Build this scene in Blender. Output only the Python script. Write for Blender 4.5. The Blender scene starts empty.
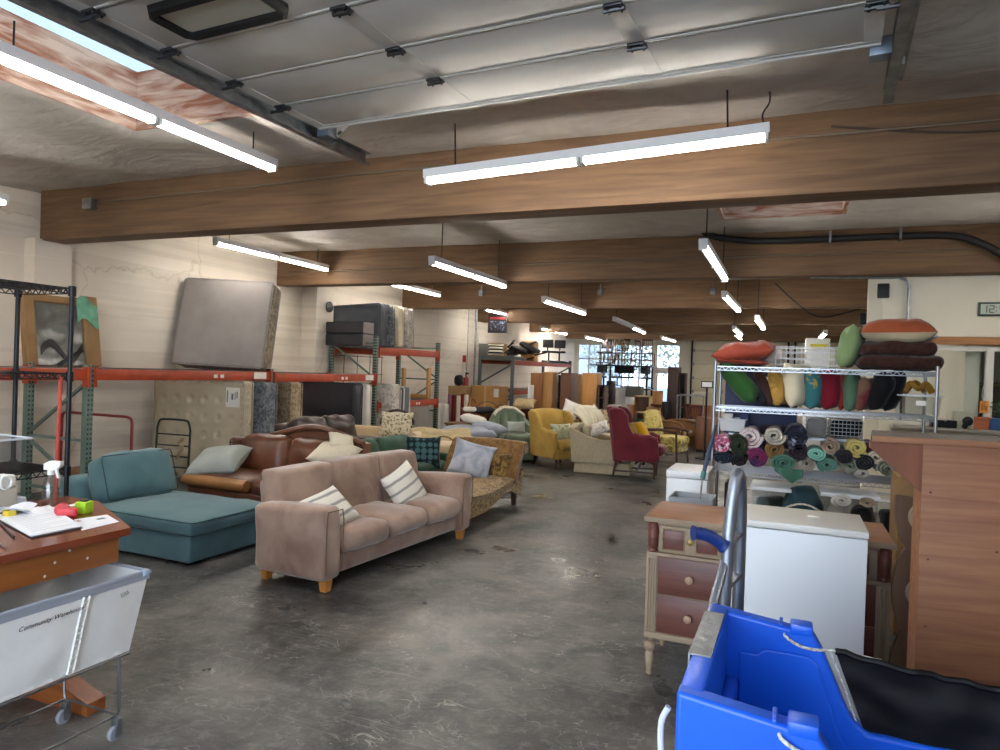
import bpy, math, random
import numpy as np
from mathutils import Matrix, Vector, Euler, noise as mnoise
random.seed(7)
PI = math.pi
R = math.radians
SC = bpy.context.scene
COL = SC.collection

# ------------------------------------------------------------------ camera
F = 693.0; CX, CY = 500.0, 375.0; H = 1.6
RHO = R(2.0); VPX, VPY = 790.0, 380.0
_du, _dv = (VPX-CX)/F, (VPY-CY)/F
_a = _du*math.cos(RHO)+_dv*math.sin(RHO); _b = _du*math.sin(RHO)-_dv*math.cos(RHO)
EPS = math.atan(_b); PSI = math.atan(_a*math.cos(EPS))
_r = Vector((math.cos(PSI), math.sin(PSI), 0)); _f0 = Vector((-math.sin(PSI), math.cos(PSI), 0)); _z = Vector((0, 0, 1))
FW = math.cos(EPS)*_f0-math.sin(EPS)*_z; UP = math.sin(EPS)*_f0+math.cos(EPS)*_z
XC = math.cos(RHO)*_r+math.sin(RHO)*UP; YC = -math.sin(RHO)*_r+math.cos(RHO)*UP
cam = bpy.data.cameras.new('camera'); camo = bpy.data.objects.new('camera', cam); COL.objects.link(camo)
M3 = Matrix((XC, YC, -FW)).transposed()
camo.matrix_world = Matrix.Translation((0, 0, H)) @ M3.to_4x4()
cam.sensor_width = 36.0; cam.lens = F/1000.0*36.0; cam.clip_start = 0.05; cam.clip_end = 200
SC.camera = camo
def ray(u, v): return FW+XC*((u-CX)/F)-YC*((v-CY)/F)
def aty(u, v, y):            # the point seen at (u, v) that stands at depth y
    d = ray(u, v); t = y/d.y; return Vector((d.x*t, y, H+d.z*t))
def atz(u, v, z=0.0):
    d = ray(u, v); t = (z-H)/d.z; return Vector((d.x*t, d.y*t, z))
def atx(u, v, x):
    d = ray(u, v); t = x/d.x; return Vector((x, d.y*t, H+d.z*t))
def span(u0, u1, v0, v1, y):  # x0, x1, z0, z1 of an upright rectangle standing at depth y
    um, vm = (u0+u1)/2, (v0+v1)/2
    return aty(u0, vm, y).x, aty(u1, vm, y).x, aty(um, v1, y).z, aty(um, v0, y).z

# ------------------------------------------------------------------ materials
MATS = {}
def nn(nt, t, **kw):
    n = nt.nodes.new(t)
    for k, v in kw.items():
        if k in n.inputs: n.inputs[k].default_value = v
        else: setattr(n, k, v)
    return n
def c4(c): return (c[0], c[1], c[2], 1.0)
def hexc(h):
    o = []
    for i in (0, 2, 4):
        x = int(h[i:i+2], 16)/255.0
        o.append(x/12.92 if x <= 0.04045 else ((x+0.055)/1.055)**2.4)
    return tuple(o)
def mat(name, c, rough=0.6, metal=0.0, c2=None, vs=6.0, stretch=(1, 1, 1), lo=0.35, hi=0.65, bump=0.0, bs=60.0, bstretch=None, sheen=0.0, trans=0.0, alpha=1.0, emit=0.0, detail=4.0, spec=0.5, kind='noise', dist=0.0, coat=0.0):
    if name in MATS: return MATS[name]
    if isinstance(c, str): c = hexc(c)
    if isinstance(c2, str): c2 = hexc(c2)
    m = bpy.data.materials.new(name); m.use_nodes = True; nt = m.node_tree
    b = nt.nodes['Principled BSDF']
    b.inputs['Base Color'].default_value = c4(c); b.inputs['Roughness'].default_value = rough; b.inputs['Metallic'].default_value = metal
    b.inputs['Specular IOR Level'].default_value = spec
    if sheen: b.inputs['Sheen Weight'].default_value = sheen; b.inputs['Sheen Roughness'].default_value = 0.4
    if trans: b.inputs['Transmission Weight'].default_value = trans
    if coat: b.inputs['Coat Weight'].default_value = coat; b.inputs['Coat Roughness'].default_value = 0.1
    if alpha < 1: b.inputs['Alpha'].default_value = alpha
    if emit: b.inputs['Emission Color'].default_value = c4(c); b.inputs['Emission Strength'].default_value = emit
    tc = nn(nt, 'ShaderNodeTexCoord')
    def tex(scale, st, k, det):
        mp = nn(nt, 'ShaderNodeMapping'); mp.inputs['Scale'].default_value = st
        nt.links.new(tc.outputs['Object'], mp.inputs['Vector'])
        if k == 'voronoi':
            t = nn(nt, 'ShaderNodeTexVoronoi'); t.inputs['Scale'].default_value = scale; o = t.outputs['Distance']
        elif k == 'wave':
            t = nn(nt, 'ShaderNodeTexWave'); t.inputs['Scale'].default_value = scale; t.inputs['Distortion'].default_value = dist; t.inputs['Detail'].default_value = 3; t.inputs['Detail Scale'].default_value = 1.5; o = t.outputs['Fac']
        elif k == 'checker':
            t = nn(nt, 'ShaderNodeTexChecker'); t.inputs['Scale'].default_value = scale; o = t.outputs['Fac']
        else:
            t = nn(nt, 'ShaderNodeTexNoise'); t.inputs['Scale'].default_value = scale; t.inputs['Detail'].default_value = det; t.inputs['Distortion'].default_value = dist; o = t.outputs['Fac']
        nt.links.new(mp.outputs[0], t.inputs['Vector']); return o
    if c2 is not None:
        o = tex(vs, stretch, kind, detail)
        cr = nn(nt, 'ShaderNodeValToRGB'); cr.color_ramp.elements[0].position = lo; cr.color_ramp.elements[1].position = hi
        cr.color_ramp.elements[0].color = c4(c); cr.color_ramp.elements[1].color = c4(c2)
        nt.links.new(o, cr.inputs[0]); nt.links.new(cr.outputs[0], b.inputs['Base Color'])
    if bump:
        o = tex(bs, bstretch or stretch, 'noise', 3.0)
        bp = nn(nt, 'ShaderNodeBump'); bp.inputs['Strength'].default_value = bump; bp.inputs['Distance'].default_value = 0.02
        nt.links.new(o, bp.inputs['Height']); nt.links.new(bp.outputs[0], b.inputs['Normal'])
    MATS[name] = m
    return m
def fabric(name, c, c2=None, vs=5, **kw):
    kw.setdefault('bump', 0.25); kw.setdefault('bs', 220); kw.setdefault('sheen', 0.15); kw.setdefault('rough', 0.92); kw.setdefault('spec', 0.2)
    return mat(name, c, c2=c2, vs=vs, **kw)
def wood(name, c, c2, ax='x', rough=0.45, s=1.0, **kw):
    st = {'x': (0.6, 9, 9), 'y': (9, 0.6, 9), 'z': (9, 9, 0.6)}[ax]
    kw.setdefault('bump', 0.06); kw.setdefault('bs', 14)
    return mat(name, c, rough=rough, c2=c2, vs=2.2*s, stretch=st, lo=0.3, hi=0.7, detail=6, dist=0.6, **kw)

# ------------------------------------------------------------------ mesh builder
class MB:
    def __init__(s, m=None):
        s.v = []; s.f = []; s.m = m or Matrix.Identity(4)
    def add(s, vs, fs):
        o = len(s.v); m = s.m
        s.v += [tuple(m @ Vector(p)) for p in vs]
        s.f += [tuple(i+o for i in f) for f in fs]
        return s
    def box(s, x0, x1, y0, y1, z0, z1, b=0.0):
        if x1 < x0: x0, x1 = x1, x0
        if y1 < y0: y0, y1 = y1, y0
        if z1 < z0: z0, z1 = z1, z0
        b = min(b, (x1-x0)*0.45, (y1-y0)*0.45, (z1-z0)*0.45)
        if b > 0: return s.soft(((x0+x1)/2, (y0+y1)/2, (z0+z1)/2), (x1-x0, y1-y0, z1-z0), b, k=1, n=0)
        P = [(x, y, z) for x in (x0, x1) for y in (y0, y1) for z in (z0, z1)]
        return s.add(P, [(0, 1, 3, 2), (4, 6, 7, 5), (0, 4, 5, 1), (2, 3, 7, 6), (0, 2, 6, 4), (1, 5, 7, 3)])
    def soft(s, c, size, r, bulge=(0, 0, 0), k=3, n=4, rot=None, wr=0.0, seed=0, warp=None):
        h = [d/2 for d in size]
        r = min([r]+[x*0.98 for x in h])
        ax = []
        for i in range(3):
            q = h[i]-r
            e = [-h[i]+r*(1-math.cos(PI/2*j/k)) for j in range(k)] if k > 1 else [-h[i]]
            mid = [-q+2*q*j/(n+1) for j in range(n+2)]
            l = e+mid+[-t for t in reversed(e)]
            ax.append(l)
        idx = {}; V = []; Fc = []
        def pt(x, y, z):
            key = (round(x, 5), round(y, 5), round(z, 5))
            if key in idx: return idx[key]
            p = Vector((x, y, z)); q = Vector([max(-(h[i]-r), min(h[i]-r, p[i])) for i in range(3)])
            d = p-q
            if d.length > 1e-9: p = q+d.normalized()*r
            u = [p[i]/h[i] for i in range(3)]
            pp = Vector(p)
            for i in range(3):
                if bulge[i]:
                    j, l = (i+1) % 3, (i+2) % 3
                    pp[i] += bulge[i]*u[i]*max(0, 1-u[j]**2)*max(0, 1-u[l]**2)
            if wr:
                pp += wr*Vector((mnoise.noise(pp*7+Vector((seed, 1, 2))), mnoise.noise(pp*7+Vector((3, seed, 9))), mnoise.noise(pp*7+Vector((6, 4, seed)))))
            if warp: pp = Vector(warp(pp, u))
            if rot: pp = rot @ pp
            idx[key] = len(V); V.append((pp[0]+c[0], pp[1]+c[1], pp[2]+c[2])); return idx[key]
        for i in range(3):
            j, l = (i+1) % 3, (i+2) % 3
            for sg in (-1, 1):
                A, B = ax[j], ax[l]
                for a in range(len(A)-1):
                    for b in range(len(B)-1):
                        q = []
                        for (aa, bb) in ((a, b), (a+1, b), (a+1, b+1), (a, b+1)):
                            p = [0, 0, 0]; p[i] = sg*h[i]; p[j] = A[aa]; p[l] = B[bb]; q.append(pt(*p))
                        if sg < 0: q.reverse()
                        if len(set(q)) >= 3: Fc.append(tuple(dict.fromkeys(q)))
        return s.add(V, Fc)
    def tube(s, path, r, n=8, closed=False, caps=True, flat=1.0):
        P = [Vector(p) for p in path]; m = len(P); rings = []
        t0 = (P[1]-P[0]).normalized()
        u = t0.orthogonal().normalized()
        for i in range(m):
            if closed: t = (P[(i+1) % m]-P[i-1]).normalized()
            else: t = (P[min(i+1, m-1)]-P[max(i-1, 0)]).normalized()
            u = (u-t*u.dot(t))
            u = u.normalized() if u.length > 1e-6 else t.orthogonal().normalized()
            w = t.cross(u)
            rr = r[i] if isinstance(r, (list, tuple)) else r
            rings.append([P[i]+u*(rr*math.cos(2*PI*j/n))+w*(rr*flat*math.sin(2*PI*j/n)) for j in range(n)])
        V = [p for g in rings for p in g]; Fc = []
        for i in range(m if closed else m-1):
            a, b = i*n, ((i+1) % m)*n
            for j in range(n): Fc.append((a+j, a+(j+1) % n, b+(j+1) % n, b+j))
        if caps and not closed: Fc += [tuple(range(n-1, -1, -1)), tuple(range((m-1)*n, m*n))]
        return s.add(V, Fc)
    def cyl(s, p0, p1, r, n=12, r1=None): return s.tube([p0, p1], [r, r if r1 is None else r1], n)
    def bar(s, p0, p1, w, t, up=(0, 0, 1)):
        a, b = Vector(p0), Vector(p1); d = (b-a).normalized(); up = Vector(up)
        x = d.cross(up)
        x = x.normalized() if x.length > 1e-6 else d.orthogonal().normalized()
        y = x.cross(d)
        V = [q+x*sx*w/2+y*sy*t/2 for q in (a, b) for sx, sy in ((-1, -1), (1, -1), (1, 1), (-1, 1))]
        return s.add(V, [(3, 2, 1, 0), (4, 5, 6, 7), (0, 1, 5, 4), (1, 2, 6, 5), (2, 3, 7, 6), (3, 0, 4, 7)])
    def lathe(s, prof, c=(0, 0, 0), n=20, axis=None):
        V = []; Fc = []; m = len(prof)
        rot = Vector((0, 0, 1)).rotation_difference(Vector(axis)).to_matrix() if axis else None
        for r, z in prof:
            for j in range(n):
                p = Vector((r*math.cos(2*PI*j/n), r*math.sin(2*PI*j/n), z))
                if rot: p = rot @ p
                V.append((p[0]+c[0], p[1]+c[1], p[2]+c[2]))
        for i in range(m-1):
            for j in range(n): Fc.append((i*n+j, i*n+(j+1) % n, (i+1)*n+(j+1) % n, (i+1)*n+j))
        Fc += [tuple(range(n-1, -1, -1)), tuple(range((m-1)*n, m*n))]
        return s.add(V, Fc)
    def prism(s, poly, d0, d1, pl='xz'):
        mk = {'xz': lambda a, b, d: (a, d, b), 'yz': lambda a, b, d: (d, a, b), 'xy': lambda a, b, d: (a, b, d)}[pl]
        n = len(poly)
        V = [mk(a, b, d0) for a, b in poly]+[mk(a, b, d1) for a, b in poly]
        return s.add(V, [tuple(range(n-1, -1, -1)), tuple(range(n, 2*n))]+[(i, (i+1) % n, n+(i+1) % n, n+i) for i in range(n)])
    def surf(s, fn, nu, nv, wrapu=False):
        V = [fn(i/nu, j/nv) for j in range(nv+1) for i in range(nu+(0 if wrapu else 1))]
        w = nu if wrapu else nu+1
        return s.add(V, [(j*w+i, j*w+(i+1) % w, (j+1)*w+(i+1) % w, (j+1)*w+i) for j in range(nv) for i in range(nu)])
    def slab(s, fn, nu, nv, th):
        # a sheet with real thickness: fn(a, b) -> point, offset along its own normal
        P = [[Vector(fn(i/nu, j/nv)) for i in range(nu+1)] for j in range(nv+1)]
        V = []
        for sgn in (1, -1):
            for j in range(nv+1):
                for i in range(nu+1):
                    du = P[j][min(i+1, nu)]-P[j][max(i-1, 0)]; dv = P[min(j+1, nv)][i]-P[max(j-1, 0)][i]
                    nrm = du.cross(dv); nrm = nrm.normalized() if nrm.length > 1e-9 else Vector((0, 0, 1))
                    V.append(P[j][i]+nrm*(sgn*th/2))
        w = nu+1; o = w*(nv+1); Fc = []
        for j in range(nv):
            for i in range(nu):
                q = (j*w+i, j*w+i+1, (j+1)*w+i+1, (j+1)*w+i)
                Fc.append(q); Fc.append(tuple(o+x for x in reversed(q)))
        for i in range(nu):
            Fc.append((i+1, i, o+i, o+i+1)); a = nv*w
            Fc.append((a+i, a+i+1, o+a+i+1, o+a+i))
        for j in range(nv):
            Fc.append((j*w, (j+1)*w, o+(j+1)*w, o+j*w)); Fc.append(((j+1)*w+nu, j*w+nu, o+j*w+nu, o+(j+1)*w+nu))
        return s.add(V, Fc)
    def pillow(s, w, h, t, n=12, wr=0.012, seed=0, conc=0.10):
        V = []; Fc = []
        def P(a, b, sg):
            x = a*w/2*(1-conc*(1-b*b)*abs(a)**3); y = b*h/2*(1-conc*(1-a*a)*abs(b)**3)
            e = max(0.0, (1-a**4)*(1-b**4))**0.55
            z = sg*t/2*e
            k = wr*e
            z += k*mnoise.noise(Vector((x*9+seed, y*9, sg*3.1)))+k*0.8*mnoise.noise(Vector((x*20, y*20+seed, sg)))
            return (x, y, z)
        g = [-math.cos(PI*i/n) * 0.6 + 0.4*(-1+2*i/n) for i in range(n+1)]
        for sg in (1, -1):
            o = len(V)
            for j in range(n+1):
                for i in range(n+1): V.append(P(g[i], g[j], sg))
            for j in range(n):
                for i in range(n):
                    q = (o+j*(n+1)+i, o+j*(n+1)+i+1, o+(j+1)*(n+1)+i+1, o+(j+1)*(n+1)+i)
                    Fc.append(q if sg > 0 else tuple(reversed(q)))
        return s.add(V, Fc)
    def build(s, name, m, parent=None, sm=True, ang=40, weld=True):
        me = bpy.data.meshes.new(name); me.from_pydata(s.v, [], s.f)
        if weld:
            import bmesh
            bm = bmesh.new(); bm.from_mesh(me); bmesh.ops.remove_doubles(bm, verts=bm.verts, dist=1e-5)
            bmesh.ops.recalc_face_normals(bm, faces=bm.faces); bm.to_mesh(me); bm.free()
        if sm:
            me.polygons.foreach_set('use_smooth', [True]*len(me.polygons)); me.set_sharp_from_angle(angle=R(ang))
        o = bpy.data.objects.new(name, me); COL.objects.link(o)
        me.materials.append(m)
        if parent: o.parent = parent
        return o
def tag(o, label, cat, group=None, kind=None):
    o['label'] = label; o['category'] = cat
    if group: o['group'] = group
    if kind: o['kind'] = kind
    return o
def struct(o, label, cat):
    return tag(o, label, cat, None, 'structure')
def thing(name, label, cat, loc=(0, 0, 0), rz=0.0, group=None, rot=None):
    o = bpy.data.objects.new(name, None); COL.objects.link(o); o.empty_display_size = 0.1
    o.location = loc; o.rotation_euler = rot if rot else (0, 0, R(rz))
    return tag(o, label, cat, group)
KIDS = {}
def kids(o): return [c for c in bpy.data.objects if c.parent is o]
def dup(src, loc, rz=None, label=None, rot=None, group=None, scale=None):
    def cp(o, par):
        c = o.copy(); COL.objects.link(c)
        if par: c.parent = par
        for k in kids(o): cp(k, c)
        return c
    r = cp(src, None); r.location = loc
    if rz is not None: r.rotation_euler = (0, 0, R(rz))
    if rot is not None: r.rotation_euler = rot
    if label: r['label'] = label
    if group: r['group'] = group
    if scale: r.scale = scale
    return r
def curve(pts, n=8):          # smooth path through points
    P = [Vector(p) for p in pts]; out = []
    for i in range(len(P)-1):
        a, b, c, d = P[max(i-1, 0)], P[i], P[i+1], P[min(i+2, len(P)-1)]
        for k in range(n):
            t = k/n
            out.append(0.5*((2*b)+(c-a)*t+(2*a-5*b+4*c-d)*t*t+(3*b-a-3*c+d)*t**3))
    out.append(P[-1]); return out
def txt(body, size, m, loc, rot, parent=None, name='lettering', ext=0.0005, shear=0.0, align='LEFT', sx=1.0):
    cu = bpy.data.curves.new(name, 'FONT'); cu.body = body; cu.size = size; cu.extrude = ext; cu.shear = shear; cu.align_x = align
    cu.space_character = sx
    o = bpy.data.objects.new(name, cu); COL.objects.link(o); cu.materials.append(m)
    bpy.context.view_layer.update(); dg = bpy.context.evaluated_depsgraph_get()
    me = bpy.data.meshes.new_from_object(o.evaluated_get(dg)); bpy.data.objects.remove(o)
    o = bpy.data.objects.new(name, me); COL.objects.link(o)
    o.location = loc; o.rotation_euler = rot
    if parent: o.parent = parent
    return o

TUBE = 16.5; SKY = 2.4; EXPO = 1.85
# ------------------------------------------------------------------ setting
XL, YF, ZC = -8.15, 27.3, 3.5
def floor_mat():
    m = bpy.data.materials.new('worn_floor'); m.use_nodes = True; nt = m.node_tree; b = nt.nodes['Principled BSDF']; L = nt.links.new
    tc = nn(nt, 'ShaderNodeTexCoord')
    def noise(sc, st=(1, 1, 1), rz=0, det=5, dist=0.0, rgh=0.5):
        mp = nn(nt, 'ShaderNodeMapping'); mp.inputs['Scale'].default_value = st; mp.inputs['Rotation'].default_value = (0, 0, R(rz))
        L(tc.outputs['Object'], mp.inputs[0]); t = nn(nt, 'ShaderNodeTexNoise'); t.inputs['Scale'].default_value = sc; t.inputs['Detail'].default_value = det; t.inputs['Distortion'].default_value = dist; t.inputs['Roughness'].default_value = rgh
        L(mp.outputs[0], t.inputs[0]); return t.outputs['Fac']
    def ramp(f, p0, c0, p1, c1):
        r = nn(nt, 'ShaderNodeValToRGB'); e = r.color_ramp.elements; e[0].position = p0; e[1].position = p1; e[0].color = c4(c0); e[1].color = c4(c1); L(f, r.inputs[0]); return r.outputs[0]
    def mix(f, a, bb, mode='MIX'):
        x = nn(nt, 'ShaderNodeMix'); x.data_type = 'RGBA'; x.blend_type = mode
        if isinstance(f, float): x.inputs[0].default_value = f
        else: L(f, x.inputs[0])
        L(a, x.inputs[6]); L(bb, x.inputs[7]); return x.outputs[2]
    def rgb(c):
        q = nn(nt, 'ShaderNodeRGB'); q.outputs[0].default_value = c4(c); return q.outputs[0]
    base = ramp(noise(0.7, det=7, dist=0.3), 0.35, (0.014, 0.014, 0.015), 0.66, (0.120, 0.116, 0.108))
    mott = ramp(noise(3.2, det=10, dist=0.8), 0.36, (0.5, 0.5, 0.52), 0.66, (1.5, 1.47, 1.4))
    c = mix(1.0, base, mott, 'MULTIPLY')
    tan = ramp(noise(1.3, rz=20, det=9), 0.52, (0, 0, 0), 0.80, (0.55, 0.55, 0.55))
    c = mix(tan, c, rgb((0.20, 0.175, 0.135)))
    fine = ramp(noise(11, det=12, rgh=0.82, dist=0.3), 0.50, (0, 0, 0), 0.78, (0.75, 0.75, 0.75))
    c = mix(fine, c, rgb((0.27, 0.26, 0.245)))
    for rz, st, sc in ((25, (1.2, 22, 1), 2.2), (-38, (0.9, 30, 1), 1.9), (70, (0.5, 26, 1), 2.6), (96, (0.35, 30, 1), 2.4), (-66, (0.6, 26, 1), 2.0)):
        s1 = ramp(noise(sc, st, rz, 4, 0.25), 0.66, (0, 0, 0), 0.70, (0.28, 0.28, 0.28))
        br = ramp(noise(1.3+rz*0.01, rz=rz), 0.45, (0, 0, 0), 0.6, (1, 1, 1))
        c = mix(mix(1.0, s1, br, 'MULTIPLY'), c, rgb((0.36, 0.34, 0.30)))
    for sc, rz, wd in ((1.6, 10, 0.0030), (3.1, 50, 0.0045), (5.5, -30, 0.006)):
        ab = nn(nt, 'ShaderNodeMath', operation='SUBTRACT'); ab.inputs[1].default_value = 0.5; L(noise(sc, (1, 1.6, 1), rz, 3, 0.5), ab.inputs[0])
        a2 = nn(nt, 'ShaderNodeMath', operation='ABSOLUTE'); L(ab.outputs[0], a2.inputs[0])
        ln = ramp(a2.outputs[0], wd*0.4, (0.7, 0.7, 0.7), wd, (0, 0, 0)); mk = ramp(noise(2.3, rz=rz+20, det=4), 0.52, (0, 0, 0), 0.60, (1, 1, 1))
        c = mix(mix(1.0, ln, mk, 'MULTIPLY'), c, rgb((0.34, 0.33, 0.30)))
    spots = ramp(noise(6.5, rz=50, det=1), 0.80, (0, 0, 0), 0.83, (0.7, 0.7, 0.7))
    c = mix(spots, c, rgb((0.45, 0.43, 0.40)))
    L(c, b.inputs['Base Color'])
    ro = ramp(noise(1.5, rz=33, det=6), 0.34, (0.26, 0.26, 0.26), 0.70, (0.56, 0.56, 0.56)); L(ro, b.inputs['Roughness'])
    bp = nn(nt, 'ShaderNodeBump'); bp.inputs['Strength'].default_value = 0.35; bp.inputs['Distance'].default_value = 0.015
    L(noise(14, det=8), bp.inputs['Height']); L(bp.outputs[0], b.inputs['Normal']); b.inputs['Specular IOR Level'].default_value = 0.5
    return m
def wall_mat():
    m = bpy.data.materials.new('painted_concrete'); m.use_nodes = True; nt = m.node_tree; b = nt.nodes['Principled BSDF']; L = nt.links.new
    tc = nn(nt, 'ShaderNodeTexCoord')
    def noise(sc, st, det=5, dist=0.0):
        mp = nn(nt, 'ShaderNodeMapping'); mp.inputs['Scale'].default_value = st; L(tc.outputs['Object'], mp.inputs[0])
        t = nn(nt, 'ShaderNodeTexNoise'); t.inputs['Scale'].default_value = sc; t.inputs['Detail'].default_value = det; t.inputs['Distortion'].default_value = dist; L(mp.outputs[0], t.inputs[0]); return t.outputs['Fac']
    def ramp(f, p0, c0, p1, c1):
        r = nn(nt, 'ShaderNodeValToRGB'); e = r.color_ramp.elements; e[0].position = p0; e[1].position = p1; e[0].color = c4(c0); e[1].color = c4(c1); L(f, r.inputs[0]); return r.outputs[0]
    def mul(a, bb):
        x = nn(nt, 'ShaderNodeMix'); x.data_type = 'RGBA'; x.blend_type = 'MULTIPLY'; x.inputs[0].default_value = 1.0; L(a, x.inputs[6]); L(bb, x.inputs[7]); return x.outputs[2]
    base = ramp(noise(1.2, (1, 1, 1)), 0.3, hexc('d2c8ba'), 0.7, hexc('ddd4c7'))
    boards = ramp(noise(2.0, (0.05, 0.05, 3.2), 2), 0.455, (0.91, 0.905, 0.90), 0.475, (1, 1, 1))
    c = mul(base, boards)
    vo = nn(nt, 'ShaderNodeTexVoronoi'); vo.feature = 'DISTANCE_TO_EDGE'; vo.inputs['Scale'].default_value = 0.55
    mp = nn(nt, 'ShaderNodeMapping'); mp.inputs['Scale'].default_value = (1, 0.9, 0.6); L(tc.outputs['Object'], mp.inputs[0])
    nz = nn(nt, 'ShaderNodeTexNoise'); nz.inputs['Scale'].default_value = 2.5; nz.inputs['Detail'].default_value = 6
    L(tc.outputs['Object'], nz.inputs[0]); ad = nn(nt, 'ShaderNodeMix'); ad.data_type = 'RGBA'; ad.blend_type = 'ADD'; ad.inputs[0].default_value = 0.35
    L(mp.outputs[0], ad.inputs[6]); L(nz.outputs['Color'], ad.inputs[7]); L(ad.outputs[2], vo.inputs['Vector'])
    cr = ramp(vo.outputs['Distance'], 0.0015, (0.78, 0.76, 0.72), 0.005, (1, 1, 1))
    c = mul(c, cr); L(c, b.inputs['Base Color']); b.inputs['Roughness'].default_value = 0.75
    bp = nn(nt, 'ShaderNodeBump'); bp.inputs['Strength'].default_value = 0.5; bp.inputs['Distance'].default_value = 0.02
    L(noise(2.0, (0.12, 0.12, 3.2), 2), bp.inputs['Height']); L(bp.outputs[0], b.inputs['Normal'])
    return m
M_floor = floor_mat(); M_wall = wall_mat()
M_plaster = mat('cream_plaster', 'e3ddcb', 0.75, c2='dbd4c0', vs=1.5, bump=0.05, bs=30)
M_ceil = mat('white_membrane', 'c6c1ba', 0.55, c2='b6b0a8', vs=2.0, bump=1.0, bs=2.4, bstretch=(0.8, 1.8, 1), spec=0.35, dist=1.2)
M_beam = wood('glulam', '604630', '7f6143', 'x', 0.7, 1.0, bump=0.15)
M_osb = mat('weathered_timber', '9a5f42', 0.85, c2='d6beaa', vs=2.6, stretch=(0.8, 0.8, 5.5), dist=0.7, bump=0.4, bs=24, detail=8, lo=0.36, hi=0.62)
M_white = mat('white_enamel', 'e6e6e2', 0.35)
M_galv = mat('galvanised', '9fa3a5', 0.38, 0.9, c2='7f8488', vs=12)
M_dark = mat('dark_metal', '202124', 0.45, 0.6)
M_black = mat('black_plastic', '121213', 0.5)
def glass_mat(name, tint, gl=0.07, rough=0.02):
    m = bpy.data.materials.new(name); m.use_nodes = True; nt = m.node_tree; nt.nodes.remove(nt.nodes['Principled BSDF']); out = nt.nodes['Material Output']
    a = nn(nt, 'ShaderNodeBsdfTransparent'); a.inputs[0].default_value = c4(tint); b = nn(nt, 'ShaderNodeBsdfGlossy'); b.inputs['Roughness'].default_value = rough
    x = nn(nt, 'ShaderNodeMixShader'); x.inputs[0].default_value = gl; nt.links.new(a.outputs[0], x.inputs[1]); nt.links.new(b.outputs[0], x.inputs[2]); nt.links.new(x.outputs[0], out.inputs[0]); MATS[name] = m
    return m
M_glass = glass_mat('clear_glass', (0.92, 0.95, 0.96)); M_dome = glass_mat('skylight_dome', (0.37, 0.40, 0.415)); M_film = glass_mat('tinted_glass', (0.66, 0.69, 0.72))
M_winf = mat('white_frame', 'd9d7cd', 0.5)

m = MB(); m.box(-8.6, 9, -6, 29, -0.3, 0)
struct(m.build('floor', M_floor), 'worn dark grey scuffed concrete floor of the warehouse', 'floor')
m = MB(); m.box(XL-0.3, XL, -1.7, YF+0.3, 0, 4.6)
m.box(XL, XL+0.33, 10.12, 10.62, 0, ZC)
m.box(XL, XL+0.18, 5.22, 5.66, 0, 2.92); m.box(XL, XL+0.12, 17.6, 18.1, 0, 2.92)
struct(m.build('wall_left', M_wall, sm=False, weld=False), 'cream painted board-formed concrete side wall with cracks', 'wall')

# far wall with windows, glazed door and two roller doors
W1 = (-8.02, -4.98, 1.02, 2.79); W2 = (-4.86, -3.93, 1.85, 2.82); D3 = (-4.86, -3.95, 0.0, 1.78)
m = MB()
def wy(x0, x1, z0, z1): m.box(x0, x1, YF, YF+0.25, z0, z1)
wy(XL, 9, 2.83, 4.6); wy(XL, W1[0], 0, 2.83); wy(W1[0], W1[1], 0, W1[2]); wy(W1[0], W1[1], W1[3], 2.83); wy(W1[1], W2[0], 0, 2.83); wy(W2[0], W2[1], D3[3], W2[2]); wy(W2[0], W2[1], W2[3], 2.83)
wy(W2[1], 9, 0, 2.83)
struct(m.build('wall_far', M_plaster, sm=False, weld=False), 'far cream wall with windows and roller doors', 'wall')
def window(n, x0, x1, z0, z1, cols, rows, label):
    w = struct(MB().box(x0, x1, YF+0.02, YF+0.08, z0, z0+0.05, 0.004).box(x0, x1, YF+0.02, YF+0.08, z1-0.05, z1, 0.004).box(x0, x0+0.05, YF+0.02, YF+0.08, z0, z1, 0.004).box(x1-0.05, x1, YF+0.02, YF+0.08, z0, z1, 0.004).build('window_%d' % n, M_winf), label, 'window')
    mm = MB()
    for c in cols: mm.box(c-0.03, c+0.03, YF+0.03, YF+0.07, z0, z1)
    for r in rows: mm.box(x0, x1, YF+0.03, YF+0.07, r-0.03, r+0.03)
    if cols or rows: mm.build('mullion', M_winf, w, sm=False, weld=False)
    MB().box(x0, x1, YF+0.045, YF+0.053, z0, z1).build('glass_pane', M_film, w, sm=False)
    return w
window(1, *W1, [-7.55, -7.1, -6.2, -5.5], [2.18], 'wide gridded warehouse window behind the stacked chairs')
window(2, *W2, [], [], 'tall single-pane window beside the roller door')
d3 = struct(MB().box(D3[0], D3[0]+0.09, YF-0.02, YF+0.1, 0, D3[3]).box(D3[1]-0.09, D3[1], YF-0.02, YF+0.1, 0, D3[3]).box(D3[0], D3[1], YF-0.02, YF+0.1, D3[3]-0.09, D3[3]).box(D3[0], D3[1], YF-0.02, YF+0.1, 0, 0.2).build('door_3', M_winf, sm=False, weld=False), 'glazed white exit door under the single-pane window', 'door')
MB().box(D3[0]+0.09, D3[1]-0.09, YF+0.03, YF+0.04, 0.2, D3[3]-0.09).build('glass_pane', M_film, d3, sm=False)
M_fdoor = mat('beige_door_panel', 'cfc6ad', 0.55)
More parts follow.
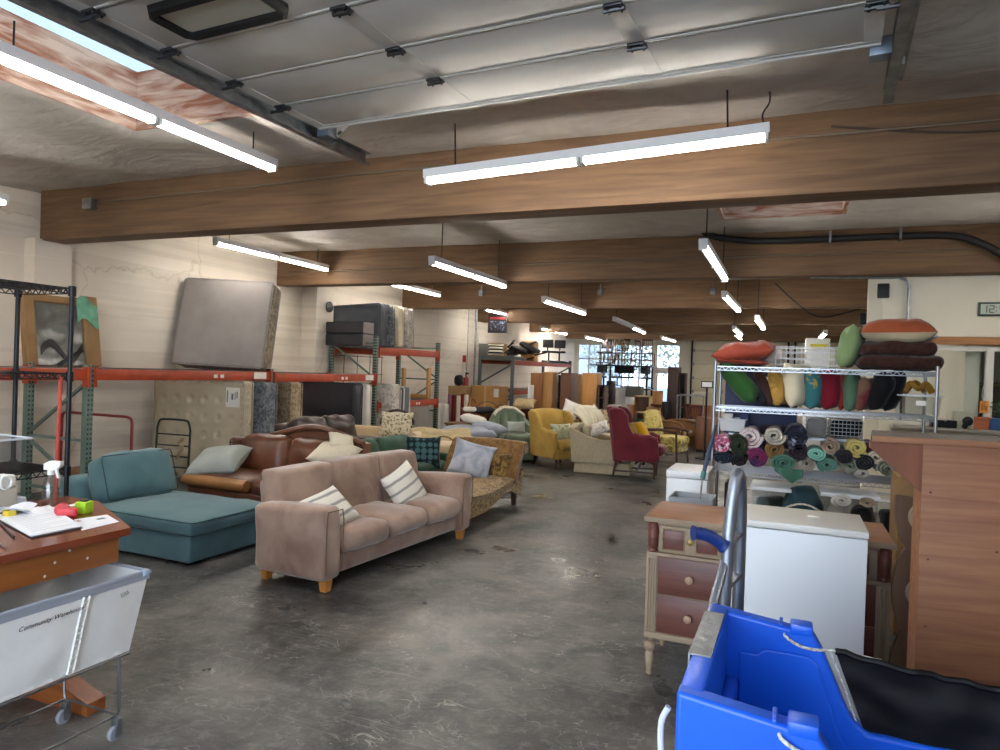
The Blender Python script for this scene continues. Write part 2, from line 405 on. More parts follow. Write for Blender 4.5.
def roller(n, x0, x1, label):
    d = struct(MB().box(x0-0.06, x0, YF-0.14, YF, 0, 3.1).box(x1, x1+0.06, YF-0.14, YF, 0, 3.1).build('door_%d' % n, M_dark, sm=False, weld=False), label, 'door')
    for k in range(6):
        q = MB().box(x0, x1, YF-0.09, YF-0.04, 0.52*k+0.01, 0.52*k+0.505, 0.012)
        p = q.build('door_panel', M_fdoor, d)
    for k in range(1, 6):
        for x in (x0+0.05, (x0*2+x1)/3, (x0+2*x1)/3, x1-0.05): MB().box(x-0.03, x+0.03, YF-0.11, YF-0.09, 0.52*k-0.05, 0.52*k+0.05).build('hinge', M_galv, d, sm=False)
    MB().cyl((x0-0.1, YF-0.16, 3.12), (x1+0.1, YF-0.16, 3.12), 0.03).cyl((x0+0.4, YF-0.16, 3.12), (x0+1.6, YF-0.16, 3.12), 0.06).cyl((x1-1.5, YF-0.16, 3.12), (x1-0.5, YF-0.16, 3.12), 0.06).build('torsion_spring', M_dark, d)
    MB().bar((x0-0.04, YF-0.15, 3.12), (x0-0.04, YF-3.0, 3.30), 0.05, 0.06).bar((x1+0.04, YF-0.15, 3.12), (x1+0.04, YF-3.0, 3.30), 0.05, 0.06).build('track', M_galv, d, sm=False)
roller(2, -3.45, -0.12, 'closed beige sectional roller door beside the single-pane window')
roller(4, 0.16, 3.5, 'closed beige sectional roller door behind the wire pillow shelves')

m = MB(); m.box(9, 9.3, -1.7, YF+0.3, 0, 4.6)
struct(m.build('wall_right', M_plaster, sm=False), 'plain cream side wall of the warehouse', 'wall')
m = MB(); m.box(XL, -3.35, -1.7, -1.4, 0, 4.6).box(0.75, 9, -1.7, -1.4, 0, 4.6).box(-3.35, 0.75, -1.7, -1.4, 3.15, 4.6)
struct(m.build('wall_near', M_plaster, sm=False, weld=False), 'cream wall around the open loading doorway', 'wall')

# office wall with its strip of windows
OY = 9.76
m = MB()
m.box(0.87, 9, OY, OY+0.16, 2.19, ZC).box(0.87, 1.20, OY, OY+0.16, 0, 2.19).box(1.20, 9, OY, OY+0.16, 0, 1.10)
m.box(1.03, 1.19, OY-0.05, OY, 0, ZC)
m.box(1.95, 2.1, OY+0.16, 14.5, 0, ZC).box(2.1, 9, 14.4, 14.55, 0, ZC)
struct(m.build('wall_office', M_plaster, sm=False, weld=False), 'cream office partition wall above a strip of windows', 'wall')
M_trimw = wood('oak_trim', '8d5c2d', 'a9773f', 'x')
struct(MB().box(1.2, 9, OY-0.03, OY, 2.09, 2.185, 0.006).build('trim_1', M_trimw), 'brown timber trim along the top of the office windows', 'trim')
ow = struct(MB().box(1.2, 9, OY+0.02, OY+0.09, 2.02, 2.08).box(1.2, 9, OY+0.02, OY+0.09, 1.10, 1.15).build('window_3', M_winf, sm=False, weld=False), 'long white-framed office windows beside the wire shelves', 'window')
for x in (1.22, 2.17, 3.2, 4.2, 5.2): MB().box(x-0.035, x+0.035, OY+0.0, OY+0.1, 1.1, 2.06).build('mullion', M_winf, ow, sm=False)
MB().box(1.2, 9, OY+0.05, OY+0.056, 1.12, 2.05).build('glass_pane', M_glass, ow, sm=False)
struct(MB().box(1.15, 9, OY-0.22, OY+0.16, 1.065, 1.10, 0.006).build('trim_2', mat('grey_sill', '8c887c', 0.5)), 'grey sill counter below the office windows', 'sill')

# roof membrane, one panel per bay, sagging between fixings, open at the two skylights
SK = [(-5.05, -3.62, 1.2, 4.10, 0.45), (-0.78, 0.47, 7.35, 8.58, 0.55)]
BY = [5.3, 9.45, 13.6, 17.7, 21.9, 26.0]
def lines(a, b, st, extra):
    n = max(1, int(round((b-a)/st))); l = [a+(b-a)*i/n for i in range(n+1)]
    l = [x for x in l if all(abs(x-e) > st*0.3 for e in extra)]+[e for e in extra if a < e < b]
    return sorted(l)
xs = lines(XL, 9, 0.16, [s for k in SK for s in k[:2]]); ys = lines(-1.6, YF+0.1, 0.16, [s for k in SK for s in k[2:4]])
m = MB(); V = []
for y in ys:
    for x in xs:
        nb = min([abs(y-(b+0.14)) for b in BY]); e = min(1.0, nb/0.5)
        for k in SK:
            if k[0]-0.01 <= x <= k[1]+0.01 and k[2]-0.01 <= y <= k[3]+0.01: e = 0
        n1 = mnoise.noise(Vector((x*1.1, y*1.6, 0))); n2 = mnoise.noise(Vector((x*3.3, y*5.0, 4)))
        V.append((x, y, ZC-0.02-0.055*e*(0.5+n1)-0.028*e*abs(n2)*1.4))
nx = len(xs); Fc = []
for j in range(len(ys)-1):
    for i in range(nx-1):
        cx, cy = (xs[i]+xs[i+1])/2, (ys[j]+ys[j+1])/2
        if any(k[0] < cx < k[1] and k[2] < cy < k[3] for k in SK): continue
        Fc.append((j*nx+i, (j+1)*nx+i, (j+1)*nx+i+1, j*nx+i+1))
m.add(V, Fc)
struct(m.build('ceiling', M_ceil, ang=80), 'wrinkled white insulation membrane under the roof', 'ceiling')
m = MB()
rx = sorted({-9.0, 9.3, SK[0][0]-0.045, SK[0][1]+0.045, SK[1][0]-0.045, SK[1][1]+0.045}); ry = sorted({-1.7, YF+0.3, SK[0][2]-0.045, SK[0][3]+0.045, SK[1][2]-0.045, SK[1][3]+0.045})
for i in range(len(rx)-1):
    for j in range(len(ry)-1):
        cx, cy = (rx[i]+rx[i+1])/2, (ry[j]+ry[j+1])/2
        if any(k[0] < cx < k[1] and k[2] < cy < k[3] for k in SK): continue
        m.box(rx[i], rx[i+1], ry[j], ry[j+1], ZC+0.30, ZC+0.45)
struct(m.build('roof', M_plaster, sm=False, weld=False), 'roof deck above the membrane', 'roof')
for i, (x0, x1, y0, y1, d) in enumerate(SK):
    t = 0.04
    q = MB().box(x0-t, x0, y0-t, y1+t, ZC-0.03, ZC+d).box(x1, x1+t, y0-t, y1+t, ZC-0.03, ZC+d).box(x0, x1, y1, y1+t, ZC-0.03, ZC+d).box(x0, x1, y0-t, y0, ZC-0.03, ZC+d)
    w = struct(q.build('window_%d' % (4+i), M_osb, sm=False, weld=False), ['timber-lined skylight shaft open to the sky beside the long tube light', 'timber-lined skylight shaft beyond the first roof beam'][i], 'skylight')
    MB().box(x0-t, x1+t, y0-t, y1+t, ZC+d+0.005, ZC+d+0.013).build('glass_pane', M_dome, w, sm=False)
    MB().box(x0-t-0.03, x0-t, y0-t, y1+t, ZC+d-0.02, ZC+d+0.02).box(x1+t, x1+t+0.03, y0-t, y1+t, ZC+d-0.02, ZC+d+0.02).build('curb', M_dark, w, sm=False, weld=False)
for i, y in enumerate(BY):
    q = MB().box(XL+0.13 if i == 0 else XL-0.02, 9.0, y, y+0.28, 2.905+0.004*i, ZC+0.05, 0.012)
    struct(q.build('roof_beam', M_beam), ['first heavy brown timber roof beam behind the long tube light', 'second brown timber roof beam, above the office wall', 'third brown timber roof beam, over the mattress rack', 'fourth brown timber roof beam', 'fifth brown timber roof beam', 'last brown timber roof beam by the far wall'][i], 'beam')
# conduits, boxes and the fat black hose on the beams
m = MB(); m.tube(curve([(-7.1, 5.27, 3.27), (-5, 5.28, 3.30), (-3.3, 5.28, 3.33), (-1, 5.28, 3.31), (1.5, 5.28, 3.30), (4, 5.28, 3.30)], 4), 0.011, 6)
cd = tag(m.build('conduit', mat('beam_conduit', '6b5a45', 0.5)), 'thin conduit running along the first roof beam', 'conduit')
MB().box(-7.22, -7.08, 5.22, 5.30, 3.20, 3.32, 0.008).build('junction_box', M_galv, cd)
m = MB(); m.tube(curve([(0.2, 5.28, 3.36), (1.0, 5.28, 3.24), (1.9, 5.28, 3.25), (4, 5.28, 3.26)], 5), 0.007, 6)
tag(m.build('cable', mat('brown_cable', '3a2c20', 0.6)), 'slack brown cable sagging below the conduit on the first beam', 'cable')
m = MB(); m.tube(curve([(-8, 9.42, 3.12), (-5, 9.42, 3.14), (-2, 9.42, 3.16), (1, 9.42, 3.17), (4, 9.42, 3.17)], 4), 0.012, 6)
tag(m.build('conduit', MATS['beam_conduit']), 'conduit running along the second roof beam', 'conduit')
P = [aty(690, 212, 9.0), aty(700, 228, 9.1), aty(716, 237, 9.3), aty(760, 241, 9.36), aty(830, 239, 9.37), aty(900, 236, 9.37), aty(955, 236, 9.36), aty(985, 245, 9.3), aty(1010, 258, 9.3), aty(1060, 275, 9.3)]
m = MB(); m.tube(curve([(P[0].x-0.1, 8.9, 3.48)]+P, 6), 0.042, 10)
hs = tag(m.build('hose', mat('black_rubber', '1c1b1d', 0.55)), 'fat black hose strapped along the second roof beam', 'hose')
for p in (P[4], P[5]): MB().box(p.x-0.012, p.x+0.012, 9.30, 9.45, p.z-0.05, p.z+0.09).build('strap', M_galv, hs, sm=False)
m = MB(); m.tube(curve([aty(860-85, 283, 13.5), aty(800, 306, 13.5), aty(822, 317, 13.5), aty(860, 309, 13.5)], 8), 0.014, 6)
tag(m.build('cable', M_black), 'drooping black cable on the third beam near the speakers', 'cable')
m = MB(); m.cyl((XL+0.14, 17.3, 0.0), (XL+0.14, 17.3, 3.45), 0.03); m.cyl((XL+0.1, 16.9, 0), (XL+0.1, 16.9, 3.45), 0.014)
tag(m.build('pipe', M_galv), 'grey vertical pipe on the side wall past the mattress rack', 'pipe')
m = MB(); m.tube([(1.30, OY-0.04, 2.0)]+[(1.30-0.0, OY-0.04, 2.8)]+curve([(1.30, OY-0.04, 2.80), (1.26, OY-0.04, 2.87), (1.18, OY-0.04, 2.90)], 4)+[(0.2, 9.6, 2.905)], 0.018, 8)
tag(m.build('conduit', M_galv), 'bent conduit coming down the office wall beside the speaker', 'conduit')
p = aty(740, 204, 8.3)
m = MB(); m.lathe([(0.005, -0.05), (0.06, -0.05), (0.075, -0.03), (0.075, 0.0)], (p.x+0.02, 5.8, 3.43)); m.cyl((p.x+0.02, 5.8, 3.43), (p.x+0.02, 5.8, 3.5), 0.05)
tag(m.build('smoke_detector', M_white), 'round white smoke detector by the first roof beam', 'detector')

for i, (u, v, y) in enumerate(((600, 292, 13.55), (713, 291, 13.55), (481, 293, 13.55))):
    p = aty(u, v, y); tag(MB().box(p.x-0.05, p.x+0.05, 13.53, 13.60, p.z-0.06, p.z+0.06, 0.006).cyl((p.x, 13.565, p.z+0.05), (p.x, 13.565, p.z+0.16), 0.012, 6).build('switch_box', M_galv), ['small grey switch box in the middle of the third beam', 'small grey switch box on the third beam near the wire shelves', 'small grey switch box on the third beam near the dark poster'][i], 'switch box')
p = atx(329, 307, XL+0.33); tag(MB().lathe([(0.01, 0), (0.10, 0), (0.10, 0.02), (0.01, 0.025)], (XL+0.33, p.y, p.z), 20, (1, 0, 0)).build('vent_hole_disc', M_black), 'round black disc for a vent hole, high on the wall behind the mattress rack', 'vent')  # black disc stands in for a dark round hole in the wall
q = MB(); q.tube(curve([(-0.20, 4.66, 3.18), (-0.22, 4.7, 3.28), (-0.18, 4.7, 3.36), (-0.19, 4.72, 3.47)], 6), 0.006, 6); tag(q.build('cable', M_black), 'short black power cable dropping to the crosswise tube light', 'cable')
# ------------------------------------------------------------------ the open overhead door above the camera
DZ = 3.29
M_door = mat('door_white', 'cac8c2', 0.5, c2='bfbcb5', vs=1.5)
M_doorlip = mat('door_lip', 'd6d4ce', 0.4)
od = struct(MB().box(-3.19, 0.36, 4.055-0.08, 4.075-0.08, DZ-0.012, DZ+0.05, 0.004).build('door_1', M_doorlip), 'open white sectional overhead door hanging flat under the ceiling', 'door')
edges = [3.97, 3.56, 3.15, 2.70, 2.26, 1.82, 1.36, 0.90, 0.44, -0.02, -0.48, -0.94]
for k in range(len(edges)-1):
    a, b = edges[k+1], edges[k]
    q = MB().box(-3.19, 0.36, a+0.010, b-0.004, DZ, DZ+0.045, 0.003)
    q.box(-3.19, 0.36, b-0.026, b-0.010, DZ-0.006, DZ+0.01, 0.003)
    q.box(-3.19, -3.11, a+0.004, b-0.004, DZ-0.004, DZ+0.02); q.box(0.28, 0.36, a+0.004, b-0.004, DZ-0.004, DZ+0.02)
    for xc in (-1.96, -0.76): q.box(xc-0.045, xc+0.045, a+0.004, b-0.004, DZ-0.003, DZ+0.02)
    dp = q.build('door_panel', M_door, od)
    if k in (3, 4, 6, 8):
        for (x0, x1) in ((-2.86, -2.2),) if k == 3 else ((-2.86, -2.2), (-0.6, 0.05)):
            yc = (a+b)/2; 
            fr = MB(); fr.tube([(x0+0.04, yc-0.13, DZ-0.012), (x1-0.04, yc-0.13, DZ-0.012), (x1, yc-0.09, DZ-0.012), (x1, yc+0.09, DZ-0.012), (x1-0.04, yc+0.13, DZ-0.012), (x0+0.04, yc+0.13, DZ-0.012), (x0, yc+0.09, DZ-0.012), (x0, yc-0.09, DZ-0.012)], 0.032, 6, closed=True)
            wf = fr.build('window_frame', M_black, dp)
            MB().box(x0+0.01, x1-0.01, yc-0.12, yc+0.12, DZ-0.012, DZ-0.004).build('pane', mat('frosted_pane', 'c9c6b4', 0.35), wf, sm=False)
M_hinge = mat('hinge_steel', '4a4b4d', 0.35, 0.8)
for y in edges[1:7]:
    for xc in (-1.96, -0.76, -3.13, 0.32):
        q = MB().box(xc-0.045, xc+0.045, y-0.035, y+0.035, DZ-0.018, DZ-0.003, 0.003)
        q.cyl((xc-0.05, y, DZ-0.022), (xc+0.05, y, DZ-0.022), 0.012, 8)
        for sx in (-0.03, 0.03):
            for sy in (-0.024, 0.024): q.cyl((xc+sx, y+sy, DZ-0.028), (xc+sx, y+sy, DZ-0.015), 0.007, 6)
        if xc < -2.5 or xc > 0: q.cyl((xc, y, DZ-0.03), (xc+(-0.10 if xc < 0 else 0.1), y, DZ-0.03), 0.010, 8)
        q.build('hinge', M_hinge, od)
for xc, ye, sg in ((-3.24, 4.64, -1), (0.43, 4.64, 1)):
    q = MB(); c = DZ-0.03
    q.box(xc+sg*0.025, xc+sg*0.029, -1.1, ye, c-0.045, c+0.045); q.box(xc-0.025, xc+0.027, -1.1, ye, c+0.041, c+0.045); q.box(xc-0.025, xc+0.027, -1.1, ye, c-0.045, c-0.041)
    q.box(xc+sg*0.03, xc+sg*0.065, -1.1, ye-0.1, c+0.04, c+0.045); q.box(xc+sg*0.03, xc+sg*0.034, -1.1, ye-0.1, c-0.02, c+0.06)
    q.build('track', M_galv, od, sm=False, weld=False)
    q = MB(); yb = ye-0.42
    q.bar((xc+sg*0.03, yb, c), (xc+sg*0.03, yb, ZC+0.0), 0.04, 0.006, (0, 1, 0)); q.bar((xc, yb, ZC-0.02), (xc-sg*0.28, yb, ZC-0.02), 0.04, 0.006)
    q.bar((xc+sg*0.03, yb+0.01, c+0.02), (xc-sg*0.22, yb+0.01, ZC-0.03), 0.035, 0.006, (0, 1, 0))
    q.build('hanger_angle', mat('perforated_steel', 'aeb0b0', 0.4, 0.85, c2='3a3b3c', vs=22, lo=0.58, hi=0.62), od, sm=False, weld=False)
    MB().box(xc-sg*0.12, xc-sg*0.02, 4.0, 4.10, c-0.02, c+0.07, 0.004).build('bumper_plate', mat('blue_grey_steel', '7b8794', 0.4, 0.6), od)

od.rotation_euler = (0, 0, R(-3.0)); _p = Vector((-1.35, 3.95, 0)); od.location = _p-Matrix.Rotation(R(-3.0), 3, 'Z') @ _p
# ------------------------------------------------------------------ fluorescent fixtures
M_tube = mat('tube_glow', (1.0, 0.94, 0.86), 0.4, emit=TUBE)
M_tubeoff = mat('tube_unlit', 'e8e8e4', 0.3)
M_refl = mat('reflector_white', 'dfe2e4', 0.35)
def fixture(x0, y0, x1, y1, z, label, n=2, lit=(True, True), half=False, zt=ZC-0.04):
    za, zb = z if isinstance(z, tuple) else (z, z); z = (za+zb)/2; a = Vector((x0, y0, za)); b = Vector((x1, y1, zb)); L = (b-a).length; ang = math.degrees(math.atan2(y1-y0, x1-x0))
    t = thing('tube_light', label, 'light', (a+b)/2, ang, 'fluorescent tube lights')
    t.rotation_euler = (0, -math.asin((zb-za)/L), R(ang)); h = L/2
    MB().prism([(-0.042, 0.0), (-0.042, 0.065), (0.042, 0.065), (0.042, 0.0)], -h, h, 'yz').build('housing', M_refl, t, sm=False)
    for k in range(n):
        s0 = -h+L*k/n+0.03; s1 = -h+L*(k+1)/n-0.03
        for y in (-0.022, 0.022):
            MB().cyl((s0, y, -0.022), (s1, y, -0.022), 0.0135, 10).build('tube', M_tube if lit[k % 2] and not (half and y > 0) else M_tubeoff, t)
        for s in (s0-0.012, s1+0.012): MB().box(s-0.012, s+0.012, -0.042, 0.042, -0.042, 0.004, 0.004).build('lamp_holder', M_white, t)
    for s in (-h+0.25, h-0.25) if L > 1.4 else (-h+0.15, h-0.15):
        q = MB(); q.cyl((s, 0, 0.058), (s, 0, zt-z), 0.006, 6); q.build('hanger', M_dark, t)
    return t
FX = [
 (-2.60, 4.62, -0.17, 4.62, (3.025, 3.125), 'long twin-tube light hung crosswise in front of the first roof beam', 2, (True, True)),
 (-4.08, 2.27, -4.08, 4.65, 3.24, 'long twin-tube light beside the skylight shaft', 2, (True, True)),
 (-4.08, -0.4, -4.08, 2.0, 3.24, 'tube light beside the skylight, nearer the doorway', 2, (True, True)),
 (-7.0, 1.9, -7.0, 4.3, 3.05, 'tube light high by the cream wall above the black wire shelf', 2, (True, True)),
 (-7.04, 6.95, -7.04, 9.35, 3.15, 'tube light close to the cream wall above the large grey mattress', 2, (True, True)),
 (-3.91, 7.15, -3.91, 9.4, 2.84, 'tube light above the leopard-print chaise, before the second beam', 2, (True, True)),
 (-6.95, 10.75, -6.95, 13.1, 3.15, 'tube light over the mattress rack between second and third beams', 2, (True, True)),
 (-3.86, 11.0, -3.86, 13.5, 2.80, 'tube light over the yellow wing chair between second and third beams', 2, (True, True)),
 (-7.3, 16.3, -7.3, 18.7, 3.15, 'tube light beside the dark poster near the side wall', 2, (True, True)),
 (-0.80, 6.75, -0.80, 9.1, 2.84, 'tube light hung over the white cabinet and wire pillow shelves', 2, (True, True), True),
 (-0.95, 10.8, -0.90, 13.2, 2.83, 'tube light beyond the second beam over the centre aisle', 2, (True, True)),
 (-0.58, 13.1, -0.55, 15.5, 2.67, 'low tube light behind the wire pillow shelves', 2, (True, True)),
 (-1.25, 17.0, -1.24, 19.4, 2.76, 'tube light in front of the closed roller door', 2, (True, True)),
 (-7.5, 21.2, -7.6, 24.3, 3.0, 'tube light above the two office chairs on the orange rack', 2, (True, True)),
 (-6.65, 23.5, -6.68, 26.0, 2.86, 'tube light in front of the wide gridded window', 2, (True, True)),
 (-3.80, 15.8, -3.9, 18.2, 2.86, 'unlit tube light over the tall bookcases', 2, (False, False)),
 (-3.92, 18.4, -4.05, 20.7, 2.86, 'tube light past the fourth beam over the stacked wooden chairs', 2, (True, True)),
 (-3.92, 22.9, -3.84, 25.2, 2.85, 'tube light in front of the single-pane window', 2, (True, True)),
 (0.72, 17.6, 0.68, 20.0, 2.72, 'tube light seen end-on above the wire pillow shelves', 2, (True, True)),
 (2.6, 6.6, 2.6, 9.0, 2.95, 'tube light near the digital clock on the office wall', 2, (True, True)),
 (3.6, 17.0, 3.6, 19.4, 2.9, 'added unseen tube light in the side bay past the office, nearer the beams', 2, (True, True)),  # hidden lamp added to brighten the far end of the hall
 (3.6, 21.5, 3.6, 23.9, 2.9, 'added unseen tube light in the side bay in front of the second roller door', 2, (True, True)),  # another added lamp out of view, lifts the light on the far wall
 (-1.6, 22.6, -1.6, 25.0, 2.95, 'added tube light close before the roller door beside the window', 2, (True, True)),  # extra lamp added among the fixtures to brighten the far bay
 (6.4, 19.5, 6.4, 21.9, 2.9, 'added unseen tube light at the end of the side bay past the office', 2, (True, True)),  # added lamp behind the office, more light for the far end
 (3.2, 1.0, 3.2, 3.4, 3.0, 'tube light above the plywood counter', 2, (True, True)),
]
for f in FX: fixture(*f)

# ------------------------------------------------------------------ storage rack along the side wall
M_rg = mat('rack_green', '5c6f66', 0.5)
def holes_mat(name, c):
    m = mat(name, c, 0.5); nt = m.node_tree; b = nt.nodes['Principled BSDF']; L = nt.links.new
    tc = nt.nodes['Texture Coordinate']; sp = nn(nt, 'ShaderNodeSeparateXYZ'); L(tc.outputs['Object'], sp.inputs[0])
    f = nn(nt, 'ShaderNodeMath', operation='MULTIPLY'); f.inputs[1].default_value = 1/0.051; L(sp.outputs['Z'], f.inputs[0])
    g = nn(nt, 'ShaderNodeMath', operation='FRACT'); L(f.outputs[0], g.inputs[0])
    h = nn(nt, 'ShaderNodeMath', operation='LESS_THAN'); h.inputs[1].default_value = 0.42; L(g.outputs[0], h.inputs[0])
    w = nn(nt, 'ShaderNodeMath', operation='PINGPONG'); w.inputs[1].default_value = 0.019; L(sp.outputs['Y'], w.inputs[0])
    k = nn(nt, 'ShaderNodeMath', operation='GREATER_THAN'); k.inputs[1].default_value = 0.0095; L(w.outputs[0], k.inputs[0])
    a = nn(nt, 'ShaderNodeMath', operation='MULTIPLY'); L(h.outputs[0], a.inputs[0]); L(k.outputs[0], a.inputs[1])
    x = nn(nt, 'ShaderNodeMix'); x.data_type = 'RGBA'; x.inputs[6].default_value = c4(hexc(c)); x.inputs[7].default_value = c4((0.01, 0.01, 0.01)); L(a.outputs[0], x.inputs[0]); L(x.outputs[2], b.inputs['Base Color'])
    return m
M_post = holes_mat('rack_post_green', '5f7268')
M_orange = mat('rack_orange', 'b0431f', 0.45, c2='9c3a1c', vs=8)
M_label = mat('label_white', 'e4e2da', 0.6)
M_card = mat('cardboard', '94744e', 0.85, c2='866844', vs=5)
XFR, XBK = -6.8, -7.74
rk = thing('pallet_rack', 'green and orange steel pallet rack along the cream side wall holding mattresses', 'rack', (XFR, 5.05, 0))
def lr(y): return y-5.05
for (y, h) in ((2.3, 1.5), (5.05, 1.5), (7.8, 1.5), (10.5, 2.12), (12.85, 2.12)):
    for x in (0, XBK-XFR):
        q = MB().box(x-0.038, x+0.038, lr(y)-0.038, lr(y)+0.038, 0, h, 0.004)
        q.box(x-0.06, x+0.06, lr(y)-0.06, lr(y)+0.06, 0, 0.01); q.build('upright', M_post, rk)
    q = MB(); zs = [0.15, 0.7, 1.35] + ([2.0] if h > 2 else []); xa, xb = -0.03, XBK-XFR+0.03
    for i, z in enumerate(zs):
        q.bar((xa, lr(y), z), (xb, lr(y), z), 0.03, 0.03)
        if i: q.bar((xa, lr(y), zs[i-1]+0.04), (xb, lr(y), z-0.04), 0.03, 0.03) if i % 2 else q.bar((xb, lr(y), zs[i-1]+0.04), (xa, lr(y), z-0.04), 0.03, 0.03)
    q.build('brace', M_rg, rk, sm=False)
def rbeam(y0, y1, z):
    for x in (0.02, XBK-XFR):
        q = MB().box(x-0.02, x+0.025, lr(y0)+0.04, lr(y1)-0.04, z-0.12, z, 0.006)
        q.box(x-0.045, x+0.05, lr(y0)+0.03, lr(y0)+0.05, z-0.19, z+0.02); q.box(x-0.045, x+0.05, lr(y1)-0.05, lr(y1)-0.03, z-0.19, z+0.02)
        b = q.build('rack_beam', M_orange, rk)
        if x > 0 and y0 > 4:
            for t in ((0.62, 0.66) if z < 1.6 else ()):
                yy = lr(y0+(y1-y0)*t); MB().box(x+0.025, x+0.027, yy-0.03, yy+0.03, z-0.09, z-0.045).build('sticker', M_label, b, sm=False)
            if z > 1.3 and z < 1.6: MB().box(x+0.025, x+0.028, lr(y1)-0.36, lr(y1)-0.12, z-0.10, z-0.01).build('sticker', M_label, b, sm=False)
    q = MB()
    for k in range(int((y1-y0)/0.11)):
        yy = lr(y0)+0.08+0.11*k; q.bar((0.03, yy, z-0.004), (XBK-XFR, yy, z-0.004), 0.01, 0.008)
    for k in range(7): xx = -0.05-0.14*k; q.bar((xx, lr(y0)+0.05, z-0.012), (xx, lr(y1)-0.05, z-0.012), 0.008, 0.008)
    q.build('deck_grille', M_galv, rk, sm=False)
rbeam(2.3, 5.05, 1.46); rbeam(5.05, 7.8, 1.46); rbeam(7.8, 10.5, 1.44); rbeam(10.5, 12.85, 1.93); rbeam(10.5, 12.85, 0.95)

def mattress(name, label, x0, x1, y0, y1, z0, z1, mface, mside, tilt=0, tufts=False, fm=0.10, group=None, lean=0, cat='mattress', seams=True, rz=0):
    w, d, h = x1-x0, y1-y0, z1-z0
    t = thing(name, label, cat, ((x0+x1)/2, (y0+y1)/2, z0), 0, group, rot=(R(lean), R(tilt), R(rz)))
    MB().soft((0, 0, h/2), (w, d, h), min(0.05, d*0.45), bulge=(0.01, 0.02, 0.01), k=3, n=5).build('border', mside, t)
    for sg in (-1, 1):
        q = MB(); nu, nv = (28, 20) if tufts else (8, 6)
        def fn(a, b, sg=sg):
            x = (a-0.5)*(w-fm); z = fm/2+b*(h-fm); e = (1-abs(2*a-1)**6)*(1-abs(2*b-1)**6)
            y = sg*(d/2+0.004+0.02*e)
            if tufts:
                fx = (a*6) % 1-0.5; fz = (b*5.2+0.2) % 1-0.5; rr = math.hypot(fx*1.0, fz)
                y -= sg*0.030*math.exp(-(rr/0.16)**2)*e-sg*0.008*math.exp(-((rr-0.30)/0.10)**2)*e
            return (x, y, z)
        if not tufts: q.slab(fn, nu, nv, 0.012)
        else: q.slab(fn, 48, 40, 0.012)
        q.build('quilt_panel', mface, t)
    if seams:
        for sg in (-1, 1):
            y = sg*(d/2-0.004); r = 0.05; p = []
            for (cx, cz, a0) in ((w/2-r, h-r, 0), (-w/2+r, h-r, 90), (-w/2+r, r, 180), (w/2-r, r, 270)):
                for k in range(4): a = R(a0+30*k); p.append((cx+r*math.cos(a), y, cz+r*math.sin(a)))
            MB().tube(p, 0.010, 6, closed=True).build('piping', mface, t)
    return t
M_mgrey = fabric('mattress_grey', 'a19a96', '968f8b', 3)
M_mflor = fabric('mattress_damask', '9b8d76', '6f6557', 16, lo=0.42, hi=0.55, dist=1.0)
M_mcream = fabric('mattress_cream', 'c3b79f', 'b7aa91', 3)
M_mside = fabric('mattress_cream_side', 'cabfa9', 'ad9f86', 14, dist=0.6)
M_mblue = fabric('mattress_blue_damask', '7c8084', '54585e', 14, lo=0.44, hi=0.56, dist=1.2)
M_mtan = fabric('mattress_tan_damask', 'a89579', '83725a', 14, lo=0.44, hi=0.56, dist=1.2)
M_mblack = mat('black_wrap', '26262a', 0.45, c2='35343a', vs=2, bump=0.1, bs=6)
M_mwhite = fabric('mattress_white', 'dcd8d0', 'cfcac1', 4)
M_mlace = fabric('mattress_grey_lace', 'a39b93', 'c4beb6', 12, lo=0.45, hi=0.55, dist=1.0)
M_mslate = fabric('mattress_slate', '6a6d72', '5f6267', 4)
M_mivory = fabric('mattress_ivory', 'ddd3b8', 'd0c5a6', 8)
mattress('mattress', 'large grey mattress with floral sides leaning upright on top of the rack', -8.08, -6.78, 7.38, 7.68, 1.49, 2.74, M_mgrey, M_mflor, tilt=1.5, rz=19, lean=-11, fm=0.03)
t = mattress('mattress', 'cream button-tufted mattress standing on edge below the orange beam behind the hand truck', -8.02, -6.68, 7.04, 7.26, 0.0, 1.325, M_mcream, M_mside, tufts=True, rz=12)
q = MB().box(0.42, 0.62, -0.142, -0.136, 0.98, 1.24, 0.002).build('paper_tag', M_label, t)
MB().box(0.435, 0.45, -0.144, -0.141, 1.05, 1.2).box(0.50, 0.53, -0.144, -0.141, 1.08, 1.16).box(0.55, 0.56, -0.144, -0.141, 1.08, 1.18).box(0.575, 0.59, -0.144, -0.141, 1.1, 1.19).build('mark', mat('ink_grey', '6b7076', 0.7), q, sm=False)
mattress('mattress', 'blue-grey damask mattress edge standing next to the cream tufted mattress', -8.04, -6.60, 7.47, 7.73, 0.0, 1.31, M_mblue, M_mblue)
mattress('mattress', 'tan floral damask mattress edge standing beside the black wrapped mattress', -8.04, -6.70, 8.14, 8.40, 0.0, 1.31, M_mtan, M_mtan)
mattress('mattress', 'black shiny wrapped mattress standing behind the brown leather sofa', -8.08, -6.66, 9.72, 9.92, 0.0, 1.28, M_mblack, M_mblack)
mattress('mattress', 'plain white mattress edge standing just behind the black wrapped mattress', -8.0, -6.60, 9.95, 10.10, 0, 1.27, M_mwhite, M_mwhite)
mattress('mattress', 'grey lace-patterned mattress edge standing below the orange beam end', -7.55, -6.55, 10.70, 10.98, 0, 1.27, M_mlace, M_mlace)
mattress('mattress', 'white mattress edge standing past the grey lace-patterned one', -7.55, -6.5, 11.02, 11.24, 0, 1.22, M_mwhite, M_mslate)
